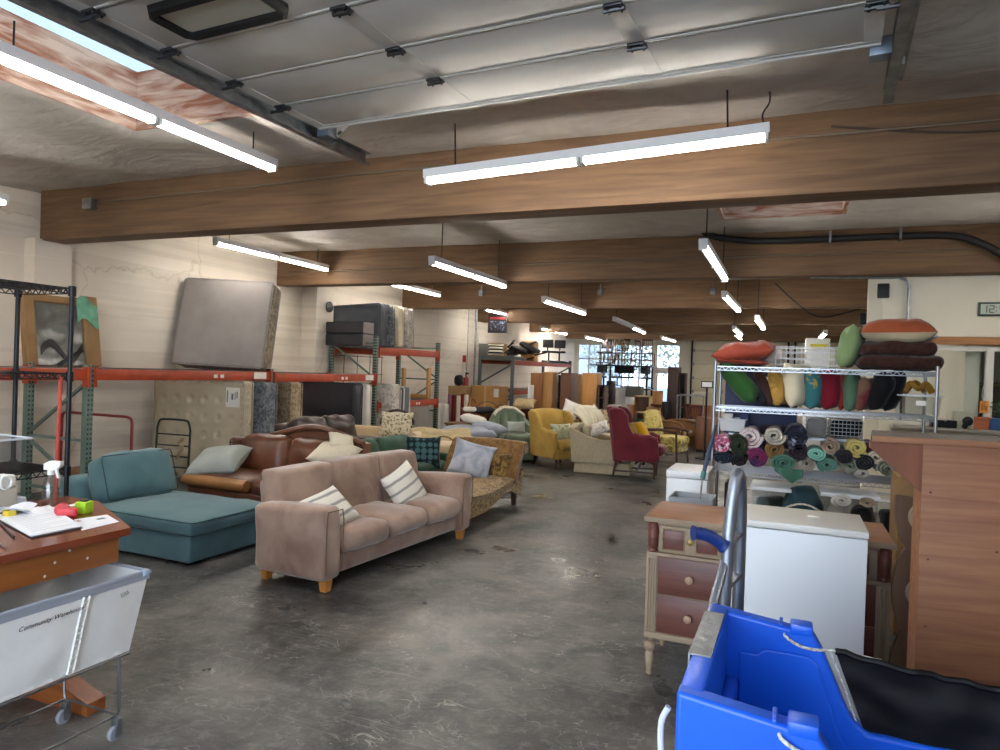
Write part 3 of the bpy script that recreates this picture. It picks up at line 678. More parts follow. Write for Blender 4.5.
for i, (y, l) in enumerate(((12.8, 'white quilted mattress leaning below the low orange beam, first of three'), (13.05, 'white quilted mattress below the low orange beam, middle of three'), (13.3, 'white quilted mattress below the low orange beam, last of three'))):
    mattress('mattress', l, -7.96, -6.95+0.06*i, y, y+0.2, 0, 0.82, M_mwhite, M_mwhite)
mattress('mattress', 'slate grey mattress leaning behind the black boxes on top of the rack', -8.02, -6.92, 10.86, 11.04, 1.94, 2.72, M_mslate, M_mslate, tilt=-3)
mattress('mattress', 'blue-grey patterned mattress on top of the rack, second behind the black boxes', -8.02, -6.88, 11.1, 11.28, 1.94, 2.71, M_mblue, M_mblue, tilt=-3)
mattress('mattress', 'ivory mattress on top of the rack between two grey patterned ones', -8.0, -6.86, 11.36, 11.56, 1.94, 2.72, M_mivory, M_mivory, tilt=-3)
mattress('mattress', 'pale lace-patterned mattress on top of the rack, last of the row', -7.98, -6.80, 11.64, 11.84, 1.94, 2.70, M_mlace, M_mlace, tilt=-3)
for i in range(2):
    t = thing('folding_mattress', ['lower black folded mattress on the rack end above the orange beam', 'upper black folded mattress on the rack end above the orange beam'][i], 'mattress', (-7.43, 10.58, 1.94+0.22*i))
    MB().soft((0, 0, 0.105), (0.82, 0.34, 0.215), 0.03, wr=0.004).build('cover', M_mblack, t)
    MB().soft((0.412, 0, 0.105), (0.03, 0.32, 0.20), 0.012).build('grey_end', M_mgrey, t)
q = MB()
for k in range(5): q.cyl((-8.0, 10.8+0.45*k, 1.0), (-8.0, 10.8+0.45*k, 1.8), 0.006, 6)
for k in range(3): q.cyl((-8.0, 10.75, 1.05+0.36*k), (-8.0, 12.65, 1.05+0.36*k), 0.006, 6)
tag(q.build('wire_grid', M_dark), 'thin wire grid panel on the wall behind the rack', 'grid')
for (u, yy) in ((404, 12.6), (429, 12.6)):
    p0 = aty(u, 372, yy); MB_ = MB().box(p0.x-0.03, p0.x+0.03, yy-0.05, yy+0.05, 0.955, aty(u, 368, yy).z, 0.004)
    tag(MB_.build('timber_post', wood('pine', 'a87a46', 'c0935c', 'z')), ['wooden bed-rail standing on the rack nearer the mattresses', 'wooden bed-rail standing on the rack beside the end upright'][u > 410], 'timber')
p0 = aty(404, 392, 12.6); p1 = aty(429, 392, 12.6)
tag(MB().box(p0.x+0.03, p1.x-0.03, 12.56, 12.64, 0.96, 1.04, 0.004).build('timber_rail', MATS['pine']), 'wooden crosspiece lying between the two standing bed-rails', 'timber')
# flattened carton with a plastic-wrapped picture, on top of the rack
t = thing('wrapped_picture', 'framed grey picture wrapped in plastic in a torn cardboard pack on the rack', 'picture', (-7.84, 5.52, 1.465), 0, rot=(0, R(-9), R(0)))
q = MB(); hh = 0.84; w = 0.90; q.box(-0.05, 0.0, -w/2, w/2, 0, hh, 0.01); q.box(0.0, 0.05, -w/2, -w/2+0.12, 0, hh-0.03, 0.012); q.box(0.0, 0.045, w/2-0.20, w/2, 0, hh+0.02, 0.012); q.box(0, 0.03, -w/2+0.12, w/2-0.2, hh-0.10, hh-0.02, 0.01)
q.build('carton', M_card, t)
MB().slab(lambda a, b: (0.012+0.012*mnoise.noise(Vector((a*6, b*6, 1))), -w/2+0.12+a*(w-0.32), 0.01+b*(hh-0.12)), 14, 12, 0.01).build('wrapped_glass', mat('wrapped_grey', '4c4d48', 0.3, c2='65675f', vs=5, dist=1.0, lo=0.4, hi=0.65, coat=0.3), t)
MB().slab(lambda a, b: (0.052+0.012*mnoise.noise(Vector((a*8, b*8, 2))), w/2-0.28+a*0.27, hh-0.32+b*0.28+0.06*math.sin(a*5)), 10, 8, 0.006).build('green_wrap', mat('green_plastic', '6ba88c', 0.3, c2='4d8a70', vs=9), t)
q = MB(); q.slab(lambda a, b: (0.03, -0.28+a*0.5, 0.12+0.10*math.sin(a*7)+b*0.09), 12, 2, 0.006); q.bar((0.03, -0.1, 0.0), (0.03, 0.22, 0.2), 0.05, 0.006, (1, 0, 0)); q.build('brush_mark', M_black, t)

# hand truck and red platform cart below the rack
t = thing('hand_truck', 'dark green tubular hand truck standing before the tufted mattress', 'hand truck', (-7.32, 6.62, 0), 6)
q = MB(); q.tube([(-0.26, 0, 0.1)]+[(-0.26, 0.02, 0.66)]+curve([(-0.26, 0.02, 0.68), (-0.23, 0.02, 0.78), (-0.16, 0.02, 0.81), (0.16, 0.02, 0.81), (0.23, 0.02, 0.78), (0.26, 0.02, 0.68)], 3)+[(0.26, 0.0, 0.1)], 0.014, 8)
q.build('frame', mat('dark_green_steel', '1f2b26', 0.45, 0.3), t)
for k in range(4): MB().cyl((-0.26, 0.01, 0.2+0.14*k), (0.26, 0.01, 0.2+0.14*k), 0.010, 8).build('rung', MATS['dark_green_steel'], t)
MB().box(-0.2, 0.2, -0.2, 0.03, 0.09, 0.10).build('toe_plate', M_galv, t, sm=False)
for s in (-0.21, 0.21): MB().lathe([(0.03, -0.03), (0.085, -0.03), (0.10, -0.015), (0.10, 0.015), (0.085, 0.03), (0.03, 0.03)], (s, 0.1, 0.10), 20, (1, 0, 0)).build('wheel', M_black, t)
MB().tube(curve([(0.10, -0.03, 0.32), (0.16, -0.05, 0.38), (0.2, -0.04, 0.47), (0.14, -0.04, 0.52), (0.2, -0.03, 0.58)], 5), 0.02, 8).build('strap', mat('strap_tan', 'a08466', 0.8), t)
t = thing('platform_cart', 'platform cart with red tube handles under the rack behind the teal chaise', 'cart', (-7.28, 5.52, 0), 0)
MB().box(-0.60, 0.60, -0.05, 0.62, 0.20, 0.26, 0.01).build('deck', wood('cart_ply', '6b4630', '855c40', 'x'), t)
for y in (0.0,):
    MB().tube([(-0.58, y, 0.26), (-0.58, y, 0.85)]+curve([(-0.58, y, 0.85), (-0.56, y, 0.91), (-0.50, y, 0.93)], 4)+curve([(0.48, y, 0.93), (0.55, y, 0.91), (0.57, y, 0.85)], 4)+[(0.57, y, 0.26)], 0.016, 8).build('handle', mat('red_tube', '7d1f22', 0.4), t)
for x in (-0.45, 0.4):
    for y in (0.05, 0.54): MB().lathe([(0.02, -0.02), (0.07, -0.02), (0.075, 0), (0.07, 0.02), (0.02, 0.02)], (x, y, 0.076), 16, (0, 1, 0)).cyl((x, y, 0.1), (x, y, 0.2), 0.015).build('caster', M_black, t)

# ------------------------------------------------------------------ black wire shelf unit behind the table
def wire_shelf(q, x0, x1, y0, y1, z, r=0.003, step=0.03, lng='y', dip=0.03):
    for (a, b) in (((x0, y0), (x1, y0)), ((x1, y0), (x1, y1)), ((x1, y1), (x0, y1)), ((x0, y1), (x0, y0))):
        A = Vector((a[0], a[1], z)); B = Vector((b[0], b[1], z)); dn = Vector((0, 0, -dip))
        q.bar(A, B, 0.007, 0.007); q.bar(A+dn, B+dn, 0.006, 0.006)
        n = max(2, int((B-A).length/0.05))
        for k in range(n):
            P, Q = A.lerp(B, k/n), A.lerp(B, (k+1)/n); mdl = (P+Q)/2+dn
            q.bar(P, mdl, 0.0045, 0.0045); q.bar(mdl, Q, 0.0045, 0.0045)
    if lng == 'y':
        n = int((x1-x0)/step)
        for k in range(1, n): x = x0+(x1-x0)*k/n; q.bar((x, y0, z+0.002), (x, y1, z+0.002), 0.0045, 0.0045)
        for k in range(1, 4): y = y0+(y1-y0)*k/4; q.bar((x0, y, z-0.004), (x1, y, z-0.004), 0.006, 0.006)
    else:
        n = int((y1-y0)/step)
        for k in range(1, n): y = y0+(y1-y0)*k/n; q.bar((x0, y, z+0.002), (x1, y, z+0.002), 0.0045, 0.0045)
        for k in range(1, 5): x = x0+(x1-x0)*k/5; q.bar((x, y0, z-0.004), (x, y1, z-0.004), 0.006, 0.006)
    return q
M_bws = mat('black_wire', '17181c', 0.4, 0.3)
SX0, SX1, SY0, SY1 = -4.34, -3.86, 1.55, 2.75
t = thing('wire_shelf_unit', 'tall black wire shelving unit behind the wooden table', 'shelf', (0, 0, 0))
for x in (SX0, SX1):
    for y in (SY0, SY1):
        q = MB().cyl((x, y, 0.02), (x, y, 2.0), 0.0135, 10); q.build('post', M_bws, t)
        for z in (1.985, 1.49, 0.94, 0.48): MB().cyl((x, y, z-0.045), (x, y, z+0.012), 0.021, 10).build('shelf_clip', M_bws, t)
for z in (1.985, 1.49, 0.94, 0.48): wire_shelf(MB(), SX0, SX1, SY0, SY1, z).build('wire_shelf', M_bws, t, sm=False, weld=False)
M_clear = glass_mat('clear_plastic', (0.93, 0.945, 0.955), rough=0.12)
M_lidw = mat('milky_lid', 'd5dbe2', 0.35)
def tub(name, label, loc, w, d, h, lid=None, rz=0, mat_=None, th=0.006, group=None, tag_=False, cat='bin'):
    t = thing(name, label, cat, loc, rz, group)
    q = MB(); k = 0.90
    def wall(o, sc, z): return [(-w/2*sc+o, -d/2*sc+o, z), (w/2*sc-o, -d/2*sc+o, z), (w/2*sc-o, d/2*sc-o, z), (-w/2*sc+o, d/2*sc-o, z)]
    V = wall(0, k, 0)+wall(0, 1, h)+wall(th, 1, h)+wall(th, k, th)
    Fc = [(3, 2, 1, 0)]
    for a, b in ((0, 4), (4, 8), (8, 12)):
        for i in range(4): Fc.append((a+i, a+(i+1) % 4, b+(i+1) % 4, b+i))
    Fc.append((12, 13, 14, 15)); q.add(V, Fc)
    q.build('tub', mat_ or M_clear, t, ang=30)
    q = MB(); rim = [(-w/2-0.008, -d/2-0.008, h), (w/2+0.008, -d/2-0.008, h), (w/2+0.008, d/2+0.008, h), (-w/2-0.008, d/2+0.008, h)]
    q.tube(rim, 0.006, 6, closed=True); q.build('rim', mat_ or M_lidw, t)
    if lid: MB().box(-w/2-0.012, w/2+0.012, -d/2-0.012, d/2+0.012, h+0.003, h+0.022, 0.008).build('lid', lid, t)
    return t
tub('storage_bin', 'empty clear plastic bin on the black wire shelf', (-4.08, 2.22, 0.952), 0.44, 0.62, 0.18, rz=0)
tub('storage_bin', 'clear lidded bin on the lower black wire shelf', (-4.06, 2.2, 0.492), 0.42, 0.60, 0.30, lid=M_lidw)
q = MB(); q.cyl((-3.84, 2.66, 0.02), (-3.865, 2.70, 1.44), 0.011, 8); q.cyl((-3.865, 2.70, 1.44), (-3.866, 2.70, 1.47), 0.013, 8)
t = tag(q.build('broom_handle', mat('red_pole', 'c05040', 0.4)), 'thin red pole leaning against the black wire shelf post', 'pole')

# ------------------------------------------------------------------ wooden table in the doorway and what lies on it
M_cherry = wood('cherry_top', '6d2f1a', '8a4526', 'y', 0.25, coat=0.3)
M_oak = wood('orange_oak', '8f5123', 'a9662f', 'y', 0.4)
M_oakx = wood('orange_oak_foot', '7c421f', '99582a', 'x', 0.35)
TZ = 0.85
t = thing('wooden_table', 'reddish-brown wooden trestle table with clipboard, standing over the canvas cart', 'table', (-3.08, 1.32, 0))
MB().prism([(-0.44, -0.8), (0.40, -0.8), (0.43, 0.87), (-0.20, 1.19), (-0.44, 1.19)], TZ-0.032, TZ, 'xy').build('table_top', M_cherry, t, sm=False)
MB().box(0.36, 0.385, -0.72, 0.85, TZ-0.15, TZ-0.032, 0.003).box(-0.385, -0.36, -0.72, 0.85, TZ-0.15, TZ-0.032, 0.003).box(-0.36, 0.36, 0.825, 0.85, TZ-0.15, TZ-0.032, 0.003).box(-0.36, 0.36, -0.72, -0.695, TZ-0.15, TZ-0.032, 0.003).build('apron', M_oak, t)
for y in (0.86, -0.5):
    MB().prism([(-0.44, 0.0), (0.26, 0.0), (0.26, 0.055), (0.0, 0.13), (-0.30, 0.13), (-0.44, 0.055)], y-0.045, y+0.045, 'xz').build('foot', M_oakx, t, sm=False)
    MB().box(-0.16, -0.04, y-0.035, y+0.035, 0.13, TZ-0.10, 0.006).build('pedestal', M_oakx, t)
q = MB()
for yy, zz in ((0.1, 0.755), (0.56, 0.765), (0.62, 0.80), (0.52, 0.72), (0.70, 0.75)): q.lathe([(0.004, 0), (0.006, 0.002), (0.002, 0.003)], (0.386, yy, zz), 8, (1, 0, 0))
q.build('screw_plug', M_label, t)
q0 = atz(20, 518, TZ+0.012); 
t = thing('clipboard', 'clipboard with white form sheets lying on the wooden table', 'clipboard', (0, 0, TZ))
A, B, C, D = atz(-8, 518, TZ), atz(50, 507, TZ), atz(83, 529, TZ), atz(32, 539, TZ)
def quad(q, A, B, C, D, z0, z1):
    V = [(p.x, p.y, z0) for p in (A, B, C, D)]+[(p.x, p.y, z1) for p in (A, B, C, D)]
    q.add(V, [(3, 2, 1, 0), (4, 5, 6, 7), (0, 1, 5, 4), (1, 2, 6, 5), (2, 3, 7, 6), (3, 0, 4, 7)]); return q
quad(MB(), A, B, C, D, 0.001, 0.006).build('board', M_black, t, sm=False)
A2, B2, C2, D2 = A.lerp(B, 0.03), B.lerp(A, 0.02), C.lerp(B, 0.04), D.lerp(A, 0.03)
quad(MB(), A2, B2, C2, D2, 0.0062, 0.011).build('paper_sheet', mat('paper_white', 'e6e8ec', 0.7), t, sm=False)
ln = MB()
def lerp2(a, b): return (A2.lerp(B2, a)).lerp(D2.lerp(C2, a), b)
for k in range(14):
    b = 0.10+0.06*k; p, q2 = lerp2(0.12, b), lerp2(0.9 if k % 3 else 0.5, b); ln.bar((p.x, p.y, 0.0113), (q2.x, q2.y, 0.0113), 0.0022, 0.0004)
ln.build('printed_line', mat('ink_light', 'a9afb8', 0.7), t, sm=False)
p = A.lerp(B, 0.55); MB().box(p.x-0.05, p.x+0.05, p.y-0.02, p.y+0.02, 0.011, 0.022, 0.004).build('clip', M_galv, t)
t = thing('card', 'white printed card beside the clipboard near the table corner', 'card', (0, 0, TZ))
A, B, C, D = atz(74, 520, TZ), atz(107, 515, TZ), atz(119, 522, TZ), atz(82, 531, TZ)
quad(MB(), A, B, C, D, 0.001, 0.0025).build('card_sheet', MATS['paper_white'], t, sm=False)
p = A.lerp(B, 0.7).lerp(D.lerp(C, 0.7), 0.35); MB().box(p.x-0.012, p.x+0.012, p.y-0.02, p.y+0.02, 0.0026, 0.003).build('printed_patch', mat('print_dark', '3d5a60', 0.7), t, sm=False)
p = A.lerp(B, 0.08).lerp(D.lerp(C, 0.08), 0.2); MB().box(p.x-0.012, p.x+0.012, p.y-0.008, p.y+0.008, 0.0026, 0.003).build('printed_mark', mat('print_red', 'b0432f', 0.7), t, sm=False)
p = atz(84, 513, TZ); t = thing('sticky_note_cube', 'lime green note cube on the far table edge', 'note cube', (p.x, p.y, TZ), 15)
MB().box(-0.028, 0.028, -0.028, 0.028, 0.0, 0.056, 0.004).build('paper_block', mat('lime', '9fd21c', 0.6), t); MB().box(-0.018, 0.018, -0.012, 0.012, 0.056, 0.064, 0.004).build('top_clip', M_black, t)
p = atz(67, 517, TZ); t = thing('tape_dispenser', 'small red tape dispenser beside the lime green cube', 'tape', (p.x, p.y, TZ), 40)
MB().soft((0, 0, 0.022), (0.085, 0.035, 0.042), 0.012).build('body', mat('red_plastic', 'd23a3f', 0.4), t); MB().lathe([(0.012, -0.014), (0.03, -0.014), (0.03, 0.014), (0.012, 0.014)], (-0.02, 0, 0.035), 16, (0, 1, 0)).build('tape_roll', mat('red_tape', 'b82c33', 0.35), t)
for i, (u, v) in enumerate(((52, 511), (60, 509), (72, 507))):
    p = atz(u, v, TZ); q = MB().soft((p.x, p.y, TZ+0.006), (0.07, 0.03, 0.01), 0.004, wr=0.002, rot=Matrix.Rotation(R(30+40*i), 3, 'Z'))
    tag(q.build('paper_scrap', M_label), ['white paper scrap before the red tape dispenser', 'white paper scrap touching the red tape dispenser', 'white paper scrap behind the lime green cube'][i], 'paper')
p = atz(23, 514, TZ)
for k in range(4):
    q = MB(); rr = Matrix.Rotation(R(20+35*k), 3, 'Z'); z = TZ+0.002+0.012*k
    q.slab(lambda a, b: Vector((p.x, p.y-0.02*k+0.03, z))+rr @ Vector(((a-0.5)*0.16, (b-0.5)*0.11, 0.014*math.sin(a*3.2+k)+0.01*math.sin(b*4))), 8, 6, 0.002)
    tag(q.build('crumpled_paper', MATS['paper_white']), ['bottom crumpled paper of the heap behind the clipboard', 'crumpled white paper, second from the bottom of the heap', 'crumpled white paper, second from the top of the heap', 'topmost crumpled paper of the heap behind the clipboard'][k], 'paper')
tag(MB().box(p.x+0.01, p.x+0.05, p.y-0.10, p.y-0.06, TZ+0.001, TZ+0.035, 0.004).build('yellow_roll', mat('yellow_label', 'e2c53a', 0.5)), 'small yellow label roll by the crumpled papers', 'roll')
p = atz(50, 506, TZ); t = thing('spray_bottle', 'clear spray bottle with white trigger head on the table', 'bottle', (p.x, p.y, TZ), 20)
MB().lathe([(0.001, 0.002), (0.036, 0.0), (0.038, 0.01), (0.038, 0.10), (0.030, 0.13), (0.014, 0.15), (0.013, 0.165), (0.011, 0.165), (0.011, 0.15), (0.027, 0.128), (0.035, 0.10), (0.035, 0.008), (0.001, 0.006)], n=20).build('bottle_body', M_clear, t)
MB().cyl((0, 0, 0.155), (0, 0, 0.18), 0.016, 14).prism([(-0.03, 0.18), (0.03, 0.18), (0.055, 0.205), (0.055, 0.222), (0.0, 0.225), (-0.03, 0.21)], -0.012, 0.012, 'xz').prism([(0.02, 0.185), (0.032, 0.185), (0.045, 0.14), (0.035, 0.14)], -0.006, 0.006, 'xz').build('trigger_head', M_white, t)
p = atz(1, 512, TZ); t = thing('label_printer', 'grey and white label machine at the table edge by the papers', 'printer', (p.x-0.03, p.y, TZ), 10)
MB().soft((0, 0, 0.055), (0.09, 0.14, 0.11), 0.012).build('body', mat('beige_plastic', 'b7b2a6', 0.5), t); MB().soft((0, 0.0, 0.14), (0.08, 0.13, 0.06), 0.015).build('cover', M_white, t)
q = MB(); q.tube([(0.047, 0.03*math.cos(2*PI*k/16), 0.14+0.03*math.sin(2*PI*k/16)) for k in range(16)], 0.007, 6, closed=True); q.build('tape_ring', M_white, t)
for i, (a, b) in enumerate((((0, 524), (14, 538)), ((0, 545), (6, 549)))):
    A, B = atz(*a, TZ), atz(*b, TZ); tag(MB().cyl((A.x, A.y, TZ+0.005), (B.x, B.y, TZ+0.005), 0.004, 8).build('pen', [M_black, M_galv][i]), ['black pen lying beside the clipboard', 'silver pen near the table front edge'][i], 'pen')

# ------------------------------------------------------------------ canvas laundry cart
M_canvas = mat('white_canvas', 'e0dfdb', 0.7, c2='cfcdc8', vs=3, bump=0.35, bs=9)
M_rimv = mat('grey_binding', '9a9ea6', 0.5)
M_rod = mat('steel_rod', '6e6e70', 0.4, 0.8)
t = thing('laundry_cart', 'white canvas laundry cart on casters with handwritten name under the table', 'cart', (-2.69, 1.72, 0))
bx0, bx1, by0, by1 = -0.22, 0.155, -0.19, 0.385; rx0, rx1, ry0, ry1 = -0.40, 0.12, -0.22, 0.50; zb, zr = 0.36, 0.66
def bag(a, b):      # a around, b up
    k = a*4; i = int(k) % 4; f = k-int(k)
    lo = [(bx0, by0), (bx1, by0), (bx1, by1), (bx0, by1)]; hi = [(rx0, ry0), (rx1, ry0), (rx1, ry1), (rx0, ry1)]
    P = Vector((*lo[i], zb)).lerp(Vector((*lo[(i+1) % 4], zb)), f); Q = Vector((*hi[i], zr)).lerp(Vector((*hi[(i+1) % 4], zr)), f)
    p = P.lerp(Q, b); s = math.sin(PI*f)*math.sin(PI*b)
    c = Vector((0, 0, p.z)); p += (p-c).normalized()*(0.012*s+0.010*s*mnoise.noise(Vector((a*14, b*5, 1))))
    return p
q = MB(); q.surf(bag, 64, 16, wrapu=True)
q.surf(lambda a, b: Vector((0, 0, 0)).lerp(bag(a, b), 1) + (Vector((0, 0, 0.0))-Vector((bag(a, b).x, bag(a, b).y, 0)))*0.015, 64, 16, wrapu=True)
q.surf(lambda a, b: (bx0+(bx1-bx0)*a, by0+(by1-by0)*b, zb-0.015*math.sin(PI*a)*math.sin(PI*b)), 8, 8)
bgo = q.build('canvas_bag', M_canvas, t, ang=60)
q = MB(); q.tube([(rx0, ry0, zr), (rx1, ry0, zr), (rx1, ry1, zr), (rx0, ry1, zr)], 0.012, 8, closed=True)
for (P, Q) in (((rx0, ry0), (rx1, ry0)), ((rx1, ry0), (rx1, ry1)), ((rx1, ry1), (rx0, ry1)), ((rx0, ry1), (rx0, ry0))):
    A = Vector((*P, zr-0.014)); B = Vector((*Q, zr-0.014)); q.bar(A*1.0, B*1.0, 0.014, 0.028)
rim = q.build('rim_binding', M_rimv, bgo, sm=True)
for yy in (ry0+0.02, ry1-0.02): MB().soft((rx1-0.0, yy, zr), (0.028, 0.035, 0.03), 0.010).build('corner_cap', mat('pale_blue_plastic', 'aab9cf', 0.4), bgo)
q = MB()
def onside(y, b, off=0.016):
    f = (y-(by0+(ry0-by0)*b))/((by1+(ry1-by1)*b)-(by0+(ry0-by0)*b)); p = bag(0.25+0.25*min(max(f, 0), 0.999), b); return Vector((p.x+off, p.y, p.z))
for dy in (-0.012, 0.012):
    q.tube([onside(0.115+dy, 0.03, 0.012), onside(0.20+dy, 0.93, 0.012)], 0.005, 6)
_a, _b = onside(0.115, 0.03, 0.012), onside(0.20, 0.93, 0.012)
for k in range(12):
    _c = _a.lerp(_b, 0.04+0.08*k); q.bar(_c-Vector((0, 0.012, 0)), _c+Vector((0, 0.012, 0)), 0.012, 0.003)
q.build('webbing_strap', M_label, bgo)
q = MB(); q.tube([onside(0.37+0.02*math.cos(x*0.9), 0.8+0.03*math.sin(x*1.7), 0.004) for x in range(9)], 0.0015, 5); q.build('faint_print', mat('print_faint', 'a9a9a9', 0.7), bgo)
p0 = onside(-0.07, 0.76, 0.012); p1 = onside(0.13, 0.785, 0.012); an = math.atan2(p1.z-p0.z, p1.y-p0.y)
lt = txt('Community Warehouse', 0.0245, mat('marker_ink', '3a2630', 0.7), p0, (R(90-14), 0, R(90)), bgo, shear=0.3, sx=1.05); lt.rotation_euler = (Matrix.Rotation(R(90), 4, 'Z') @ Matrix.Rotation(R(90+9), 4, 'X') @ Matrix.Rotation(an, 4, 'Z')).to_euler()
fx0, fx1, fy0, fy1, fz = -0.165, 0.15, -0.42, 0.34, 0.105
q = MB(); q.tube([(fx0, fy0, fz), (fx1, fy0, fz), (fx1, fy1, fz), (fx0, fy1, fz)], 0.006, 6, closed=True)
for (x, y) in ((fx0, fy0), (fx1, fy0), (fx1, fy1), (fx0, fy1)): q.tube([(x, y, fz), (x+0.01*(1 if x > 0 else -1), y, fz+0.02), (x+(0.0 if x > 0 else -0.02), y, zb+0.0)], 0.006, 6)
q.tube([(bx0, by0, zb-0.01), (bx1, by0, zb-0.01), (bx1, by1, zb-0.01), (bx0, by1, zb-0.01)], 0.006, 6, closed=True)
q.build('rod_frame', M_rod, t)
M_rub = mat('grey_rubber', '8d9096', 0.5)
for (x, y) in ((fx0, fy0), (fx1, fy0), (fx1, fy1), (fx0, fy1)):
    c = MB().cyl((x, y, 0.07), (x, y, fz), 0.008, 8).box(x-0.02, x+0.02, y-0.012, y+0.012, 0.065, 0.095, 0.004).box(x-0.016, x-0.011, y-0.014, y+0.014, 0.02, 0.075).box(x+0.011, x+0.016, y-0.014, y+0.014, 0.02, 0.075).build('caster', M_galv, t)
    MB().lathe([(0.008, -0.010), (0.029, -0.010), (0.032, -0.005), (0.032, 0.005), (0.029, 0.010), (0.008, 0.010)], (x, y-0.008, 0.0325), 18, (1, 0, 0)).build('wheel', M_rub, c)

# ------------------------------------------------------------------ sofas and chairs (local frame: front = +x, width = y)
def sp(name, c, size, r, m, parent, bulge=(0, 0, 0), rot=None, wr=0.0, k=3, n=5, warp=None, seed=0):
    return MB().soft(c, size, r, bulge, k, n, rot, wr, seed, warp).build(name, m, parent, ang=60)
def RX(a): return Matrix.Rotation(R(a), 3, 'X')
def RY(a): return Matrix.Rotation(R(a), 3, 'Y')
def RZ(a): return Matrix.Rotation(R(a), 3, 'Z')
def leg(parent, x, y, z1, r0, r1, m, splay=(0, 0), sq=True, name='leg'):
    q = MB()
    if sq:
        V = [(x+sx*r0, y+sy*r0, z1) for sx, sy in ((-1, -1), (1, -1), (1, 1), (-1, 1))]+[(x+splay[0]+sx*r1, y+splay[1]+sy*r1, 0) for sx, sy in ((-1, -1), (1, -1), (1, 1), (-1, 1))]
        q.add(V, [(0, 1, 2, 3), (7, 6, 5, 4), (0, 4, 5, 1), (1, 5, 6, 2), (2, 6, 7, 3), (3, 7, 4, 0)])
    else: q.tube([(x, y, z1), (x+splay[0]*0.5, y+splay[1]*0.5, z1/2), (x+splay[0], y+splay[1], 0)], [r0, (r0+r1)/2, r1], 10)
    return q.build(name, m, parent, sm=not sq)
def pillow(name, label, loc, w, h, t, m, rot, seed=0, group=None, piping=None, cat='pillow', n=12, wr=0.012):
    th = thing(name, label, cat, loc, 0, group, rot=rot)
    MB().pillow(w, h, t, n, wr, seed).build('cushion_cover', m, th, ang=80)
    if piping:
        p = []
        for k in range(40):
            s = k/40*4; i = int(s); f = 2*(s-i)-1; cc = 0.10
            a, b = [(f, -1), (1, f), (-f, 1), (-1, -f)][i]
            p.append((a*w/2*(1-cc*(1-b*b)*abs(a)**3), b*h/2*(1-cc*(1-a*a)*abs(b)**3), 0))
        MB().tube(p, 0.006, 6, closed=True).build('piping', piping, th)
    return th
def stand(yaw, lean, roll=0): # rotation of a pillow standing on its edge, face towards yaw (deg from +x), leaning back
    return (Matrix.Rotation(R(yaw), 4, 'Z') @ Matrix.Rotation(R(90-lean), 4, 'Y') @ Matrix.Rotation(R(90+roll), 4, 'Z')).to_euler()
def lie(yaw, tx=0, ty=0): return (Matrix.Rotation(R(yaw), 4, 'Z') @ Matrix.Rotation(R(tx), 4, 'X') @ Matrix.Rotation(R(ty), 4, 'Y')).to_euler()

# brown suede sofa
M_suede = fabric('suede_tan', 'a88f7e', '7f6456', 3.6, lo=0.32, hi=0.70, sheen=0.5, bump=0.12, bs=60, dist=0.5)
M_seam = mat('dark_seam', '6b5547', 0.9)
M_honey = wood('honey_leg', 'a8692d', 'c08240', 'z')
W, Dp = 2.06, 0.86
t = thing('suede_sofa', 'tan suede three-seat sofa with two striped pillows on short wooden legs', 'sofa', (-3.19, 4.985, 0), -4.5)
X0, X1 = -0.34, 0.36
for s in (-1, 1):
    y = s*(W/2-0.10)
    def warp(p, u, s=s):
        p = p.copy(); p.z += 0.02*(u[0])*(1 if u[2] > 0 else 0); p.y += s*0.025*max(0, u[2]); return p
    a = sp('arm', ((X0+X1)/2+0.02, y, 0.335), (X1-X0-0.04, 0.20, 0.50), 0.045, M_suede, t, bulge=(0.01, 0.015, 0.012), warp=warp)
    q = MB(); q.tube([(X1+0.012, y-0.085, 0.14), (X1+0.014, y-0.088, 0.5), (X1+0.012, y-0.075, 0.575), (X1+0.012, y+0.075, 0.575), (X1+0.014, y+0.088, 0.5), (X1+0.012, y+0.085, 0.14)], 0.004, 6); q.build('seam', M_seam, a)
sp('base', ((X0+X1)/2-0.02, 0, 0.18), (X1-X0-0.05, W-0.38, 0.16), 0.025, M_suede, t, bulge=(0.02, 0, 0))
cw = (W-0.42)/3
for i in (-1, 0, 1):
    sp('seat_cushion', (0.05, i*cw, 0.325), (0.66, cw-0.006, 0.165), 0.065, M_suede, t, bulge=(0.03, 0.0, 0.025), wr=0.012, seed=i)
    def wb(p, u, i=i):
        p = p.copy(); p.x += -0.12*(u[2]+1)*0.5; p.z += 0.012*(1-((i+u[1]*0.5)/1.5)**2)*max(0, u[2]); return p
    sp('back_cushion', (-0.18, i*(cw+0.055), 0.51), (0.20, cw+0.062, 0.56), 0.04, M_suede, t, bulge=(0.012, 0.0, 0.0), warp=wb, wr=0.003, seed=i+5)
def wb2(p, u):
    p = p.copy(); p.x += -0.10*(u[2]+1)*0.5; return p
sp('back_frame', (-0.25, 0, 0.41), (0.14, W-0.26, 0.60), 0.04, M_suede, t, warp=wb2)
for x in (X0+0.08, X1-0.06):
    for s in (-1, 1): leg(t, x, s*(W/2-0.1), 0.10, 0.036, 0.026, M_honey)
M_stripe = fabric('striped_cotton', 'dad6cc', '8d8a86', 1.0)
